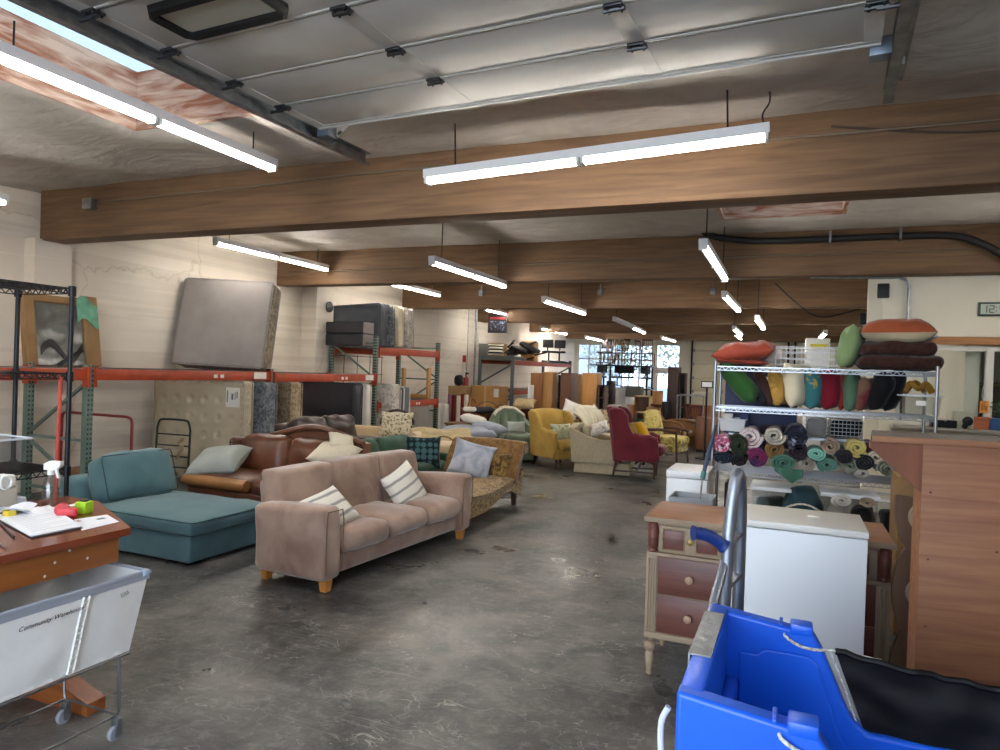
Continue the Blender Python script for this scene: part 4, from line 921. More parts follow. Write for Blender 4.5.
def stripes(name, cols, sc, rot=35, wob=0.6):
    m = fabric(name, cols[0]); nt = m.node_tree; b = nt.nodes['Principled BSDF']; L = nt.links.new
    tc = nt.nodes['Texture Coordinate']; mp = nn(nt, 'ShaderNodeMapping'); mp.inputs['Rotation'].default_value = (0, 0, R(rot)); L(tc.outputs['Object'], mp.inputs[0])
    w = nn(nt, 'ShaderNodeTexWave'); w.inputs['Scale'].default_value = sc; w.inputs['Distortion'].default_value = wob; w.inputs['Detail'].default_value = 2; L(mp.outputs[0], w.inputs[0])
    cr = nn(nt, 'ShaderNodeValToRGB'); e = cr.color_ramp.elements; n = len(cols)
    cr.color_ramp.interpolation = 'LINEAR'
    while len(e) < n: e.new(0.5)
    for i in range(n): e[i].position = i/(n-1); e[i].color = c4(hexc(cols[i]))
    L(w.outputs['Fac'], cr.inputs[0]); L(cr.outputs[0], b.inputs['Base Color']); return m
M_str = stripes('woven_stripe', ['8c8b8e', 'c9c2ae', 'dedad0', 'e4e0d6', 'e2ded4', 'ddd6c4', 'e2ded4'], 3.3, 90, 1.4)
p = atx(322, 500, -3.10); pillow('throw_pillow', 'white pillow with grey and tan stripes at the near end of the suede sofa', (-3.12, 4.24, 0.515), 0.44, 0.34, 0.13, M_str, stand(-18, 48, 16), 1)
pillow('throw_pillow', 'white pillow with grey and tan stripes near the far arm of the suede sofa', (-3.15, 5.40, 0.52), 0.41, 0.38, 0.14, M_str, stand(-15, 24, 22), 2)

# teal chaise
M_teal = fabric('teal_velvet', '5a7a80', '4d6b72', 2.5, sheen=0.3, bump=0.15, bs=120)
M_tealp = mat('teal_piping', '2c4244', 0.9)
t = thing('chaise_sofa', 'teal chaise lounge with one loose back cushion beside the wooden table', 'chaise', (-4.95, 4.47, 0), 0)
CX0, CX1, CW = -0.80, 0.745, 0.92
sp('base', ((CX0+CX1)/2+0.05, 0, 0.125), (CX1-CX0-0.12, CW, 0.21), 0.02, M_teal, t)
sp('seat_cushion', ((-0.55+CX1+0.015)/2, 0, 0.285), (CX1+0.015+0.55, CW+0.02, 0.115), 0.03, M_teal, t, bulge=(0.01, 0.01, 0.035), k=3, n=8, wr=0.012)
q = MB()
for z in (0.235, 0.335):
    q.tube([(CX1+0.014-0.02, -CW/2-0.008, z), (CX1+0.02, -CW/2+0.02, z), (CX1+0.02, CW/2-0.02, z), (CX1, CW/2+0.008, z), (-0.5, CW/2+0.01, z), (-0.5, -CW/2-0.01, z)], 0.005, 6, closed=True)
q.build('piping', M_tealp, t)
sp('back_frame', (-0.67, 0, 0.30), (0.25, CW, 0.52), 0.05, M_teal, t)
sp('back_cushion', (-0.46, 0.02, 0.535), (0.22, 0.74, 0.40), 0.07, M_teal, t, bulge=(0.05, 0.02, 0.03), rot=RY(-17), wr=0.02)
q = MB()
rot = RY(-17)
for sx in (-1, 1):
    p = [Vector((sx*0.095, sy*0.36, sz*0.19)) for sy, sz in ((-1, -0.8), (-0.97, -1), (0.97, -1), (1, -0.8), (1, 0.8), (0.97, 1), (-0.97, 1), (-1, 0.8))]
    q.tube([rot @ a+Vector((-0.46, 0.02, 0.535)) for a in p], 0.005, 6, closed=True)
q.build('piping', M_tealp, t)
for x in (-0.7, 0.65):
    for s in (-1, 1): leg(t, x, s*0.4, 0.025, 0.03, 0.025, M_black)

# brown leather sofa, end-on behind the suede one
def leather(name, c, c2): return mat(name, c, 0.32, c2=c2, vs=3.0, bump=0.12, bs=90, lo=0.3, hi=0.7, dist=0.6)
M_leath = leather('brown_leather', '4a2a1d', '6d4129'); M_leath2 = leather('tan_leather', '8a5c33', 'a06f3f')
t = thing('leather_sofa', 'brown leather camelback sofa with nailhead trim behind the suede sofa', 'sofa', (-4.68, 5.55, 0), -90)
# local +x = towards the camera (-Y), local y = +X world
def crest(y): return 0.74+0.19*math.exp(-((y-0.12)/0.55)**2)
q = MB()
q.slab(lambda a, b: (-0.42-0.05*b, -0.74+1.46*a, 0.12+b*(crest(-0.74+1.46*a)-0.12)), 24, 8, 0.14)
bk = q.build('back_frame', M_leath, t, ang=50)
q = MB(); q.tube([(-0.40, -0.74+1.46*k/24, crest(-0.74+1.46*k/24)) for k in range(25)], 0.035, 8); q.build('crest_rail', M_leath, bk)
for i, (y, w) in enumerate(((-0.40, 0.62), (0.26, 0.66))):
    sp('back_cushion', (-0.27, y, 0.60), (0.20, w, 0.42), 0.09, M_leath, t, bulge=(0.05, 0.02, 0.03), rot=RY(-10), wr=0.02, seed=i)
sp('side_wing', (-0.28, -0.73, 0.53), (0.36, 0.10, 0.52), 0.045, M_leath, t)
q = MB()
for k in range(14): q.lathe([(0.003, -0.004), (0.009, 0), (0.006, 0.005), (0.001, 0.007)], (-0.095, -0.755+0.04, 0.34+0.032*k), 8, (1, 0, 0))
q.build('nailhead_trim', M_galv, t)
sp('base', (0.0, 0.0, 0.22), (0.84, 1.56, 0.26), 0.03, M_leath, t)
for i, y in enumerate((-0.42, 0.40)):
    sp('seat_cushion', (0.10, y, 0.395), (0.64, 0.80, 0.15), 0.06, M_leath if i else M_leath, t, bulge=(0.03, 0, 0.03), wr=0.012, seed=i)
q = MB(); q.tube([(0.42, -0.80, 0.415), (0.44, -0.4, 0.42), (0.42, -0.02, 0.415)], 0.055, 10); q.build('front_roll', M_leath2, t)
sp('arm', (0.0, 0.84, 0.40), (0.86, 0.20, 0.44), 0.08, M_leath2, t, bulge=(0, 0, 0.03))
for x in (-0.38, 0.36):
    for s in (-1, 1): leg(t, x, s*0.68, 0.10, 0.035, 0.028, M_black)
M_sage = fabric('pale_sage_linen', 'a6aca4', '9aa099', 5)
pillow('throw_pillow', 'pale sage pillow with piping lying on the leather sofa seat end', (-5.30, 5.38, 0.575), 0.52, 0.48, 0.22, M_sage, lie(20, 22, -8), 3, piping=mat('sage_piping', '7f8880', 0.8))
M_ivory = fabric('ivory_cotton', 'd3cab4', 'c8bea6', 6)
pillow('throw_pillow', 'cream pillow lying behind the suede sofa back, lower of two', (-4.02, 5.55, 0.735), 0.44, 0.34, 0.13, M_ivory, lie(8, 22, 6), 4)
pillow('throw_pillow', 'small cream pillow peeking over the lower cream one', (-4.05, 5.70, 0.83), 0.26, 0.26, 0.10, M_ivory, lie(40, 30, 15), 5)

# dark leather sofa behind it
M_dleath = leather('espresso_leather', '241715', '3f2a26')
t = thing('leather_sofa', 'espresso dark leather sofa with loose cushions behind the brown camelback', 'sofa', (-5.35, 7.4, 0), 0)
sp('back_frame', (-0.32, 0, 0.47), (0.20, 1.36, 0.78), 0.07, M_dleath, t, rot=RY(-6)); sp('base', (0.05, 0, 0.24), (0.72, 1.4, 0.28), 0.04, M_dleath, t)
for s in (-1, 1):
    sp('arm', (0.05, s*0.72, 0.36), (0.78, 0.18, 0.54), 0.08, M_dleath, t); sp('seat_cushion', (0.1, s*0.31, 0.43), (0.6, 0.6, 0.14), 0.05, M_dleath, t, bulge=(0.02, 0, 0.02))
    sp('back_cushion', (-0.18, s*0.31, 0.70), (0.20, 0.62, 0.42), 0.08, M_dleath, t, bulge=(0.05, 0, 0.03), rot=RY(-14), wr=0.03, seed=s)
for x in (-0.3, 0.34):
    for s in (-1, 1): leg(t, x, s*0.6, 0.10, 0.03, 0.025, M_black)

# green sofa with its cushions
M_green = fabric('bottle_green', '3e5a48', '365040', 4)
t = thing('green_sofa', 'dark green upholstered sofa with a dotted pillow behind the suede sofa', 'sofa', (-4.30, 7.02, 0), 0)
sp('base', (0.02, 0, 0.21), (0.74, 1.46, 0.28), 0.03, M_green, t); sp('back_frame', (-0.34, 0, 0.38), (0.18, 1.5, 0.60), 0.06, M_green, t, rot=RY(-5))
for i, y in enumerate((-0.36, 0.36)):
    sp('seat_cushion', (0.08, y, 0.385), (0.62, 0.71, 0.13), 0.045, M_green, t, bulge=(0.02, 0, 0.025), wr=0.01)
    sp('back_cushion', (-0.19, y, 0.56), (0.18, 0.70, 0.34), 0.07, M_green, t, bulge=(0.05, 0.01, 0.02), rot=RY(-14), wr=0.02, seed=i)
for s in (-1, 1): sp('arm', (0.0, s*0.80, 0.30), (0.72, 0.12, 0.46), 0.045, M_green, t)
for x in (-0.3, 0.32):
    for s in (-1, 1): leg(t, x, s*0.68, 0.08, 0.03, 0.025, M_black)
def dots_mat():
    m = fabric('dotted_teal', '24383a'); nt = m.node_tree; b = nt.nodes['Principled BSDF']; L = nt.links.new
    tc = nt.nodes['Texture Coordinate']; v = nn(nt, 'ShaderNodeTexVoronoi'); v.inputs['Scale'].default_value = 13; v.inputs['Randomness'].default_value = 0.12
    L(tc.outputs['Object'], v.inputs[0]); cr = nn(nt, 'ShaderNodeValToRGB'); e = cr.color_ramp.elements; e[0].position = 0.42; e[1].position = 0.5; e[0].color = c4(hexc('47676b')); e[1].color = c4(hexc('16262a'))
    L(v.outputs['Distance'], cr.inputs[0]); L(cr.outputs[0], b.inputs['Base Color']); return m
pillow('throw_pillow', 'dark teal pillow with rows of round dots on the green sofa', (-4.05, 7.36, 0.575), 0.44, 0.40, 0.14, dots_mat(), stand(-58, 18), 6)

# leopard chaise with high end
M_leop = fabric('leopard_weave', '6f5226', 'b79a63', 22, lo=0.44, hi=0.55, kind='voronoi', sheen=0.3)
M_leop = fabric('leopard_chenille', '604524', 'a08654', 20, lo=0.42, hi=0.58, dist=1.5, sheen=0.3)
M_gold = fabric('gold_chenille', '6b4b28', '84633a', 14, lo=0.4, hi=0.6, dist=1.0, sheen=0.4)
t = thing('leopard_chaise', 'golden leopard-patterned chaise lounge with rolled high end beside the suede sofa', 'chaise', (-3.36, 6.96, 0), -90)
# local +x = towards -Y, local y = -> +X... head end at local x = -0.8
def chback(a, b):
    y = -0.46+0.92*a; s = b
    x = -0.58-0.06*s-0.17*s*s+0.02*math.sin(PI*a); z = 0.30+0.41*s-0.02*(2*a-1)**2
    return (x, y, z)
q = MB(); q.slab(chback, 12, 10, 0.13); bk = q.build('back', M_gold, t, ang=60)
MB().tube([(-0.85, -0.47+0.94*k/6, 0.69-0.02*(2*k/6-1)**2) for k in range(7)], 0.075, 12).build('back_roll', M_gold, bk)
q = MB()
prof = [(-0.78, 0.12), (-0.70, 0.14), (-0.50, 0.20), (-0.25, 0.20), (0.0, 0.14), (0.25, 0.09), (0.6, 0.09), (0.85, 0.10)]
top = [(0.85, 0.32), (0.5, 0.30), (0.0, 0.26), (-0.35, 0.25), (-0.62, 0.27), (-0.86, 0.42)]
q.prism(prof+top, -0.44, 0.44, 'xz'); q.build('base', M_leop, t, ang=30)
def seat(a, b):
    x = 0.86-1.46*a; y = -0.45+0.90*b; e = max(0, 1-(2*b-1)**6)
    return (x, y, 0.30-0.05*math.sin(PI*min(1, a*1.1))+0.035*e+0.0)
MB().slab(seat, 20, 12, 0.08).build('seat_cushion', M_leop, t, ang=60)
for s in (-1, 1):
    q = MB(); q.tube([(x, s*0.445, z) for x, z in ((-0.76, 0.13), (-0.62, 0.16), (-0.45, 0.22), (-0.25, 0.22), (0.0, 0.16), (0.25, 0.11), (0.85, 0.11))], 0.008, 6); q.build('welt', M_gold, t)
for x in (-0.72, 0.78):
    for s in (-1, 1): leg(t, x, s*0.38, 0.13 if x < 0 else 0.1, 0.03, 0.022, mat('walnut_leg', '3c2416', 0.4))
M_bluefur = fabric('pale_blue_plush', 'b9bcc4', '8f96a4', 5, dist=1.0, lo=0.4, hi=0.62)
pillow('throw_pillow', 'pale blue and white plush pillow on the leopard-patterned chaise', (-3.38, 7.32, 0.545), 0.50, 0.44, 0.15, M_bluefur, stand(-66, 24, -14), 7)
M_brocade = fabric('brown_brocade', '4e3b1f', '8b6f3e', 16, lo=0.4, hi=0.6, dist=1.0)
pillow('throw_pillow', 'brown brocade pillow behind the pale blue plush pillow', (-3.15, 7.50, 0.46), 0.36, 0.34, 0.14, M_brocade, stand(-92, 20), 8)

# cream sofa and armchair behind
M_cream = fabric('cream_weave', 'c6b496', 'b9a686', 5)
M_creamb = fabric('beige_weave', 'b3a183', 'a39172', 10)
t = thing('cream_sofa', 'cream sofa seen over the green sofa, with patterned pillows', 'sofa', (-5.88, 9.2, 0), -82)
sp('base', (0, 0, 0.22), (0.76, 1.4, 0.30), 0.04, M_cream, t); sp('seat_cushion', (0.06, 0, 0.42), (0.62, 1.3, 0.13), 0.045, M_cream, t, bulge=(0.02, 0, 0.02))
sp('back_frame', (-0.34, 0, 0.36), (0.18, 1.5, 0.54), 0.07, M_cream, t, rot=RY(-6))
for s in (-1, 1):
    q = MB(); q.tube([(-0.36, s*0.74, 0.55), (0.2, s*0.74, 0.55), (0.40, s*0.74, 0.545)], 0.09, 12); a = q.build('arm', M_cream, t); sp('arm_panel', (0.02, s*0.74, 0.29), (0.76, 0.13, 0.42), 0.03, M_cream, a)
for x in (-0.3, 0.32):
    for s in (-1, 1): leg(t, x, s*0.62, 0.08, 0.03, 0.025, M_black)
M_speck = fabric('speckled_cream', 'c9bfa4', '6f6450', 34, lo=0.50, hi=0.62)
pillow('throw_pillow', 'cream pillow speckled brown standing on the cream sofa', (-5.55, 9.2, 0.70), 0.52, 0.42, 0.16, M_speck, stand(-75, 18), 9)
t = thing('occasional_chair', 'round-backed cream chair with dark curved frame behind the cream sofa', 'chair', (-6.1, 10.15, 0), -70)
q = MB(); q.tube([(0, 0.28*math.cos(PI*k/10), 0.62+0.24*math.sin(PI*k/10)) for k in range(11)], 0.022, 8); q.build('back_rail', mat('walnut_frame', '33221a', 0.4), t)
sp('back_pad', (-0.02, 0, 0.60), (0.08, 0.50, 0.44), 0.03, M_ivory, t); sp('seat', (0.25, 0, 0.42), (0.5, 0.54, 0.10), 0.03, M_ivory, t)
for x in (0.0, 0.46):
    for s in (-1, 1): leg(t, x, s*0.23, 0.38 if x else 0.6, 0.022, 0.016, MATS['walnut_frame'], name='leg')
pillow('throw_pillow', 'grey and cream pillow on the round-backed chair', (-5.96, 9.95, 0.64), 0.36, 0.30, 0.12, fabric('grey_geo', '8f897d', 'c9c2b2', 9), stand(-70, 20), 10)
t = thing('cream_armchair', 'cream armchair with a fringed throw beyond the green sofa', 'armchair', (-4.66, 9.05, 0), -60)
sp('base', (0, 0, 0.22), (0.78, 0.70, 0.34), 0.05, M_creamb, t); sp('seat_cushion', (0.08, 0, 0.44), (0.62, 0.56, 0.13), 0.05, M_cream, t, bulge=(0.02, 0, 0.03))
sp('back_frame', (-0.34, 0, 0.38), (0.20, 0.84, 0.52), 0.08, M_creamb, t, rot=RY(-8))
for s in (-1, 1):
    sp('arm', (0.03, s*0.41, 0.34), (0.78, 0.18, 0.50), 0.08, M_creamb, t)
for x in (-0.3, 0.3):
    for s in (-1, 1): leg(t, x, s*0.3, 0.06, 0.03, 0.025, M_black)
q = MB(); q.slab(lambda a, b: (-0.55+0.75*b, -0.44+0.88*a, 0.80-0.28*b+0.06*math.sin(PI*min(1, b*1.5))*(1-b)+0.02*math.sin(a*9+b*3)), 14, 14, 0.014)
tag(q.build('throw_blanket', fabric('straw_throw', 'b5a37c', 'a18f66', 20)), 'straw-coloured fringed throw draped over the cream armchair', 'throw'); bpy.data.objects['throw_blanket'].location = (-4.66, 9.05, -0.14); bpy.data.objects['throw_blanket'].rotation_euler = (0, 0, R(-60))
t = thing('tote_bag', 'straw bag with bamboo hoop handle by the cream armchair', 'bag', (-4.25, 8.25, 0), -55)
sp('bag_body', (0, 0, 0.42), (0.20, 0.40, 0.30), 0.06, M_creamb, t, bulge=(0.03, 0, 0)); q = MB(); q.tube([(0.04, 0.16*math.cos(PI*k/10), 0.57+0.12*math.sin(PI*k/10)) for k in range(11)], 0.010, 8); q.build('hoop_handle', mat('bamboo', '7a5a30', 0.5), t)
sp('bag_base', (0, 0, 0.14), (0.24, 0.44, 0.27), 0.04, M_creamb, t)

# blue-grey cushions on a low grey ottoman bench
M_bluegrey = fabric('blue_grey_linen', '8a909d', '9aa0ac', 5)
t = thing('ottoman', 'low cream bench ottoman piled with blue-grey pillows', 'ottoman', (-5.0, 10.4, 0), -82)
sp('body', (0, 0, 0.24), (0.60, 1.3, 0.40), 0.06, M_cream, t, bulge=(0, 0, 0.03))
for x in (-0.25, 0.25):
    for s in (-1, 1): leg(t, x, s*0.55, 0.06, 0.03, 0.025, M_black)
for i, (u, v, y, w, l) in enumerate(((457, 430, 10.3, 0.58, 'blue-grey pillow lying on the ottoman, nearer the mattresses'), (478, 432, 10.2, 0.56, 'blue-grey pillow lying flat behind the leopard-patterned chaise'), (490, 426, 10.5, 0.50, 'blue-grey pillow leaning at the green tufted chair'), (474, 421, 10.7, 0.44, 'white pillow on top of the blue-grey pillows'))):
    p = aty(u, v, y); pillow('throw_pillow', l, (p.x, p.y, 0.57+0.07*(i == 2)+0.17*(i == 3)), w, 0.42, 0.16, M_bluegrey if i < 3 else M_mwhite, lie(10+30*i, 10, -6+4*i), 11+i)

# ------------------------------------------------------------------ the armchair row
def wing_chair(name, label, loc, rz, fab, legm, w=0.74, hb=1.07, hs=0.44, lh=0.17, stretcher=False):
    t = thing(name, label, 'armchair', loc, rz)
    sp('base', (0.02, 0, (hs-0.09+lh)/2), (0.66, w-0.14, hs-0.07-lh), 0.03, fab, t)
    sp('seat_cushion', (0.10, 0, hs-0.02), (0.60, w-0.20, 0.15), 0.055, fab, t, bulge=(0.05, 0, 0.03), wr=0.008)
    def bw(p, u):
        p = p.copy(); p.x += -0.10*(u[2]+1)*0.5-0.05*max(0, u[2])**3; p.z += 0.03*(1-u[1]**2)*max(0, u[2]); return p
    sp('back', (-0.28, 0, hs-0.24+(hb-hs+0.24)/2), (0.14, w-0.10, hb-hs+0.24), 0.05, fab, t, bulge=(0.03, 0, 0), warp=bw)
    for s in (-1, 1):
        y = s*(w/2-0.045)
        poly = [(-0.34, lh), (0.30, lh), (0.34, hs-0.10), (0.33, hs+0.14), (0.26, hs+0.20), (0.06, hs+0.19), (-0.06, hs+0.24), (-0.12, hs+0.36), (-0.14, hb-0.12), (-0.22, hb-0.02), (-0.34, hb), (-0.44, hb-0.03), (-0.36, hs+0.2)]
        q = MB(); q.prism(poly, y-0.042, y+0.042, 'xz'); a = q.build('wing_arm', fab, t, ang=30)
        mod = a.modifiers.new('soften', 'BEVEL'); mod.width = 0.022; mod.segments = 3; mod.limit_method = 'ANGLE'; mod.angle_limit = R(35)
        q = MB(); q.tube([(0.31, y, hs+0.145), (0.2, y, hs+0.185), (0.06, y, hs+0.18), (-0.04, y, hs+0.22)], 0.05, 10, flat=0.7); q.build('arm_pad', fab, a)
    for x in (-0.30, 0.28):
        for s in (-1, 1): leg(t, x, s*(w/2-0.10), lh+0.01, 0.024, 0.016, legm, splay=(-0.05 if x < 0 else 0.0, 0), sq=False)
    if stretcher:
        q = MB(); z = 0.10
        for s in (-1, 1): q.bar((-0.33, s*(w/2-0.10), z), (0.28, s*(w/2-0.10), z), 0.02, 0.025)
        q.bar((0.0, -w/2+0.10, z), (0.0, w/2-0.10, z), 0.02, 0.025); q.build('stretcher', legm, t, sm=False)
    return t
M_yel = fabric('mustard_linen', 'b0904a', 'a2813c', 5)
M_red = fabric('crimson_velvet', '6c2831', '5b1f29', 4, sheen=0.4)
M_mahog = wood('mahogany_leg', '2f1710', '4a2417', 'z')
wing_chair('wing_chair', 'mustard yellow wing armchair with a pale embroidered pillow', (-3.56, 11.25, 0), -34, M_yel, MATS['walnut_leg'], w=0.78, hb=0.93, hs=0.41)
pillow('throw_pillow', 'pale green embroidered pillow on the mustard wing armchair', (-3.50, 11.12, 0.585), 0.42, 0.32, 0.13, fabric('pale_embroidery', 'b5b597', '7e8a6c', 9, lo=0.52, hi=0.6, dist=2), stand(-38, 20), 21)
wing_chair('wing_chair', 'deep red high-backed wing chair on dark wooden legs', (-2.17, 10.9, 0), 6, M_red, M_mahog, w=0.66, hb=1.08, hs=0.46, lh=0.27, stretcher=True)
pillow('throw_pillow', 'round-edged tan pillow on the deep red wing chair', (-2.30, 10.79, 0.68), 0.36, 0.36, 0.16, fabric('tan_velvet', '9c7d3e', '8d6f33', 6), stand(-30, 20), 22)
pillow('throw_pillow', 'bright yellow pillow leaning beyond the tan one on the deep red chair', (-2.14, 11.07, 0.70), 0.36, 0.34, 0.14, fabric('sun_yellow', 'c99a10', 'b98c0c', 6), stand(0, 30), 23)

# beige skirted club chair
M_club = fabric('oatmeal_weave', 'aca086', 'a0947a', 30)
t = thing('club_chair', 'beige skirted club chair with piping between the yellow and red chairs', 'armchair', (-2.76, 11.15, 0), 6)
sp('seat_cushion', (0.12, 0, 0.41), (0.66, 0.54, 0.15), 0.05, M_club, t, bulge=(0.03, 0, 0.02)); sp('front_rail', (0.36, 0, 0.27), (0.10, 0.56, 0.20), 0.03, M_club, t)
sp('skirt', (0.02, 0, 0.105), (0.86, 0.84, 0.19), 0.012, M_club, t, warp=lambda p, u: Vector((p.x*(1.02-0.02*u[2]), p.y*(1.02-0.02*u[2]), p.z)))
def sweep_arm(a, b, s):
    # side panel: arm sweeps up towards the back
    x = 0.30-0.76*a; top = 0.54+0.16*max(0, (a-0.35)/0.65)**1.6
    return (x, s*(0.39+0.02*b), 0.18+b*(top-0.18))
for s in (-1, 1):
    q = MB(); q.slab(lambda a, b: sweep_arm(a, b, s), 14, 6, 0.12); a_ = q.build('arm', M_club, t, ang=50)
    q = MB(); q.tube([Vector(sweep_arm(k/12, 1.0, s))+Vector((0, s*0.055, 0.0)) for k in range(13)], 0.012, 6); q.build('piping', M_creamb, a_)
q = MB(); q.slab(lambda a, b: (-0.40-0.06*b, -0.42+0.84*a, 0.18+b*(0.54+0.05*math.sin(PI*a))), 12, 6, 0.13); q.build('back', M_club, t, ang=50)
sp('back_cushion', (-0.26, 0, 0.60), (0.14, 0.56, 0.30), 0.06, M_club, t, bulge=(0.04, 0, 0.02), rot=RY(-12))
pillow('throw_pillow', 'white floral pillow lying in the beige skirted club chair', (-2.90, 11.05, 0.68), 0.46, 0.38, 0.13, fabric('white_floral', 'cfcac0', '9d8f8f', 10, lo=0.55, hi=0.66, dist=2), lie(20, 18, -25), 24)

# green tufted chair with a throw
M_sageC = fabric('sage_velvet', '6f7c68', '5d6a57', 4, sheen=0.4)
t = thing('tufted_chair', 'sage green button-tufted armchair with a cream throw over its back', 'armchair', (-4.52, 11.5, 0), -50)
sp('base', (0.02, 0, 0.20), (0.70, 0.72, 0.34), 0.05, M_sageC, t); sp('seat_cushion', (0.08, 0, 0.42), (0.62, 0.56, 0.15), 0.05, M_sageC, t, bulge=(0.03, 0, 0.03))
def tb(a, b):
    th = -1.15+2.3*a; x = 0.16-0.46*math.cos(th)-0.10*b; y = 0.42*math.sin(th)
    top = 0.88-0.34*abs(2*a-1)**2.2
    g = 0.025*math.cos(a*PI*10)*math.sin(PI*b); z = 0.30+b*(top-0.30)
    return (x+g*math.cos(th), y-g*math.sin(th), z)
q = MB(); q.slab(tb, 44, 12, 0.11); q.build('tufted_back', M_sageC, t, ang=70)
for s in (-1, 1):
    q = MB(); q.tube([(-0.02, s*0.41, 0.55), (0.2, s*0.42, 0.535), (0.36, s*0.41, 0.52)], 0.07, 10); q.build('arm', M_sageC, t); sp('arm_panel', (0.16, s*0.41, 0.32), (0.44, 0.10, 0.38), 0.04, M_sageC, t)
for x in (-0.26, 0.3):
    for s in (-1, 1): leg(t, x, s*0.3, 0.05, 0.03, 0.025, M_black)
q = MB()
def thr(a, b):
    p = Vector(tb(0.16+0.68*a, 1.0)); n = Vector((p.x-0.16, p.y, 0)).normalized(); s = (b-0.16)*0.8
    return p+n*(0.10*math.sin(min(1.0, max(-1, s*2.4))*PI/2))+Vector((0, 0, 0.062-abs(s)**1.5*0.75+0.006*math.sin(a*20)))
q.slab(thr, 24, 14, 0.014); o = tag(q.build('throw_blanket', fabric('ivory_chenille', 'c9c1aa', 'b5ad95', 24)), 'cream chenille throw over the sage tufted chair', 'throw'); o.location = (-4.52, 11.5, 0); o.rotation_euler = (0, 0, R(-50))
pillow('throw_pillow', 'small sage pillow on the tufted chair seat', (-4.42, 11.37, 0.60), 0.36, 0.22, 0.11, M_sage, stand(-50, 20), 25)

# rattan chair
t_ = 0
M_ratt = mat('rattan', '8f6434', 0.6, c2='6b4721', vs=60, stretch=(1, 1, 3), lo=0.42, hi=0.56, bump=0.4, bs=90)
M_rattd = mat('rattan_pole', '7b5428', 0.5, c2='64421e', vs=10)
t = thing('rattan_chair', 'woven rattan armchair with sloping back standing alone by the aisle', 'chair', (-2.27, 15.1, 0), -18)
def rb(a, b):
    y = -0.30+0.60*a; w = 1-0.25*b*b*(2*a-1)**2
    return (-0.26-0.30*b+0.05*(2*a-1)**2, y*w, 0.38+0.52*b*(1-0.10*(2*a-1)**2))
q = MB(); q.slab(rb, 10, 8, 0.022); q.build('back', M_ratt, t)
q = MB(); q.tube([rb(0, k/6) for k in range(7)]+[rb(k/8, 1) for k in range(1, 9)]+[rb(1, 1-k/6) for k in range(1, 7)], 0.022, 8); q.build('back_rim', M_rattd, t)
sp('seat', (0.05, 0, 0.36), (0.60, 0.62, 0.06), 0.025, M_ratt, t); sp('seat_cushion', (0.06, 0, 0.42), (0.54, 0.54, 0.06), 0.025, M_creamb, t, bulge=(0, 0, 0.015))
for s in (-1, 1):
    q = MB(); q.slab(lambda a, b: (-0.24+0.58*a, s*(0.33+0.03*b), 0.10+b*(0.50+0.04*math.sin(PI*a)-0.05*a)), 8, 6, 0.02); a_ = q.build('arm_panel', M_ratt, t)
    q = MB(); q.tube(curve([(-0.30, s*0.35, 0.62), (0.05, s*0.36, 0.65), (0.30, s*0.36, 0.62), (0.40, s*0.36, 0.54), (0.38, s*0.35, 0.44), (0.34, s*0.33, 0.34)], 3), 0.03, 8); q.build('arm_roll', M_rattd, a_)
    for x in (-0.24, 0.32): leg(t, x, s*0.28, 0.36, 0.02, 0.016, M_rattd, splay=(-0.10 if x < 0 else 0.03, 0), sq=False)

# ------------------------------------------------------------------ vintage dresser
M_dframe = wood('bleached_oak', '84705a', 'a08b70', 'x', 0.6)
M_dframez = wood('bleached_oak_post', '84705a', 'a08b70', 'z', 0.6)
M_dred = wood('red_mahogany', '522c22', '704033', 'x', 0.42)
M_dtop = wood('dresser_top', '7d5238', '9c6d4d', 'x', 0.4)
M_knob = mat('wood_knob', 'a98a70', 0.45)
t = thing('dresser', 'vintage dresser with reddish drawers, turned feet and round wooden knobs', 'dresser', (-0.10, 3.72, 0))
DW, DD, DH = 1.14, 0.50, 0.85
x0, x1 = -DW/2, DW/2
MB().box(x0-0.015, x1+0.015, -0.02, DD, DH-0.024, DH, 0.006).build('dresser_top', M_dtop, t)
MB().box(x0-0.017, x1+0.017, -0.026, -0.018, DH-0.026, DH+0.001, 0.003).box(x0-0.019, x0-0.013, -0.02, DD, DH-0.026, DH+0.001).build('top_edging', M_dframe, t)
q = MB(); q.box(x0, x0+0.02, 0, DD, 0.21, DH-0.024).box(x1-0.02, x1, 0, DD, 0.21, DH-0.024).box(x0, x1, DD-0.015, DD, 0.21, DH-0.024).box(x0, x1, 0.0, DD, 0.21, 0.225).box(x0, x1, 0.012, 0.03, 0.21, DH-0.024)
q.build('carcass', M_dred, t, sm=False, weld=False)
for x in (x0, x1-0.055):
    q = MB().box(x, x+0.055, -0.012, 0.03, 0.235, 0.65, 0.004); 
    for k in range(3): q.cyl((x+0.013+0.014*k, -0.013, 0.26), (x+0.013+0.014*k, -0.013, 0.63), 0.005, 6)
    q.build('corner_post', M_dframez, t)
    q = MB().lathe([(0.016, 0.655), (0.026, 0.67), (0.02, 0.685), (0.028, 0.70), (0.024, 0.73), (0.030, 0.77), (0.022, 0.80), (0.028, 0.82)], (x+0.028, 0.006, 0), 14); q.build('turned_column', M_dred, t)
for (xa, xb) in ((x0+0.005, x0+0.05), (x1-0.05, x1-0.005)):
    for y in (0.02, DD-0.05):
        c = ((xa+xb)/2, y+0.005, 0)
        MB().lathe([(0.010, 0.0), (0.018, 0.005), (0.016, 0.02), (0.020, 0.06), (0.026, 0.11), (0.018, 0.125), (0.034, 0.15), (0.034, 0.165), (0.020, 0.18), (0.030, 0.20), (0.030, 0.215)], c, 16).build('turned_foot', M_dframe, t)
q = MB()
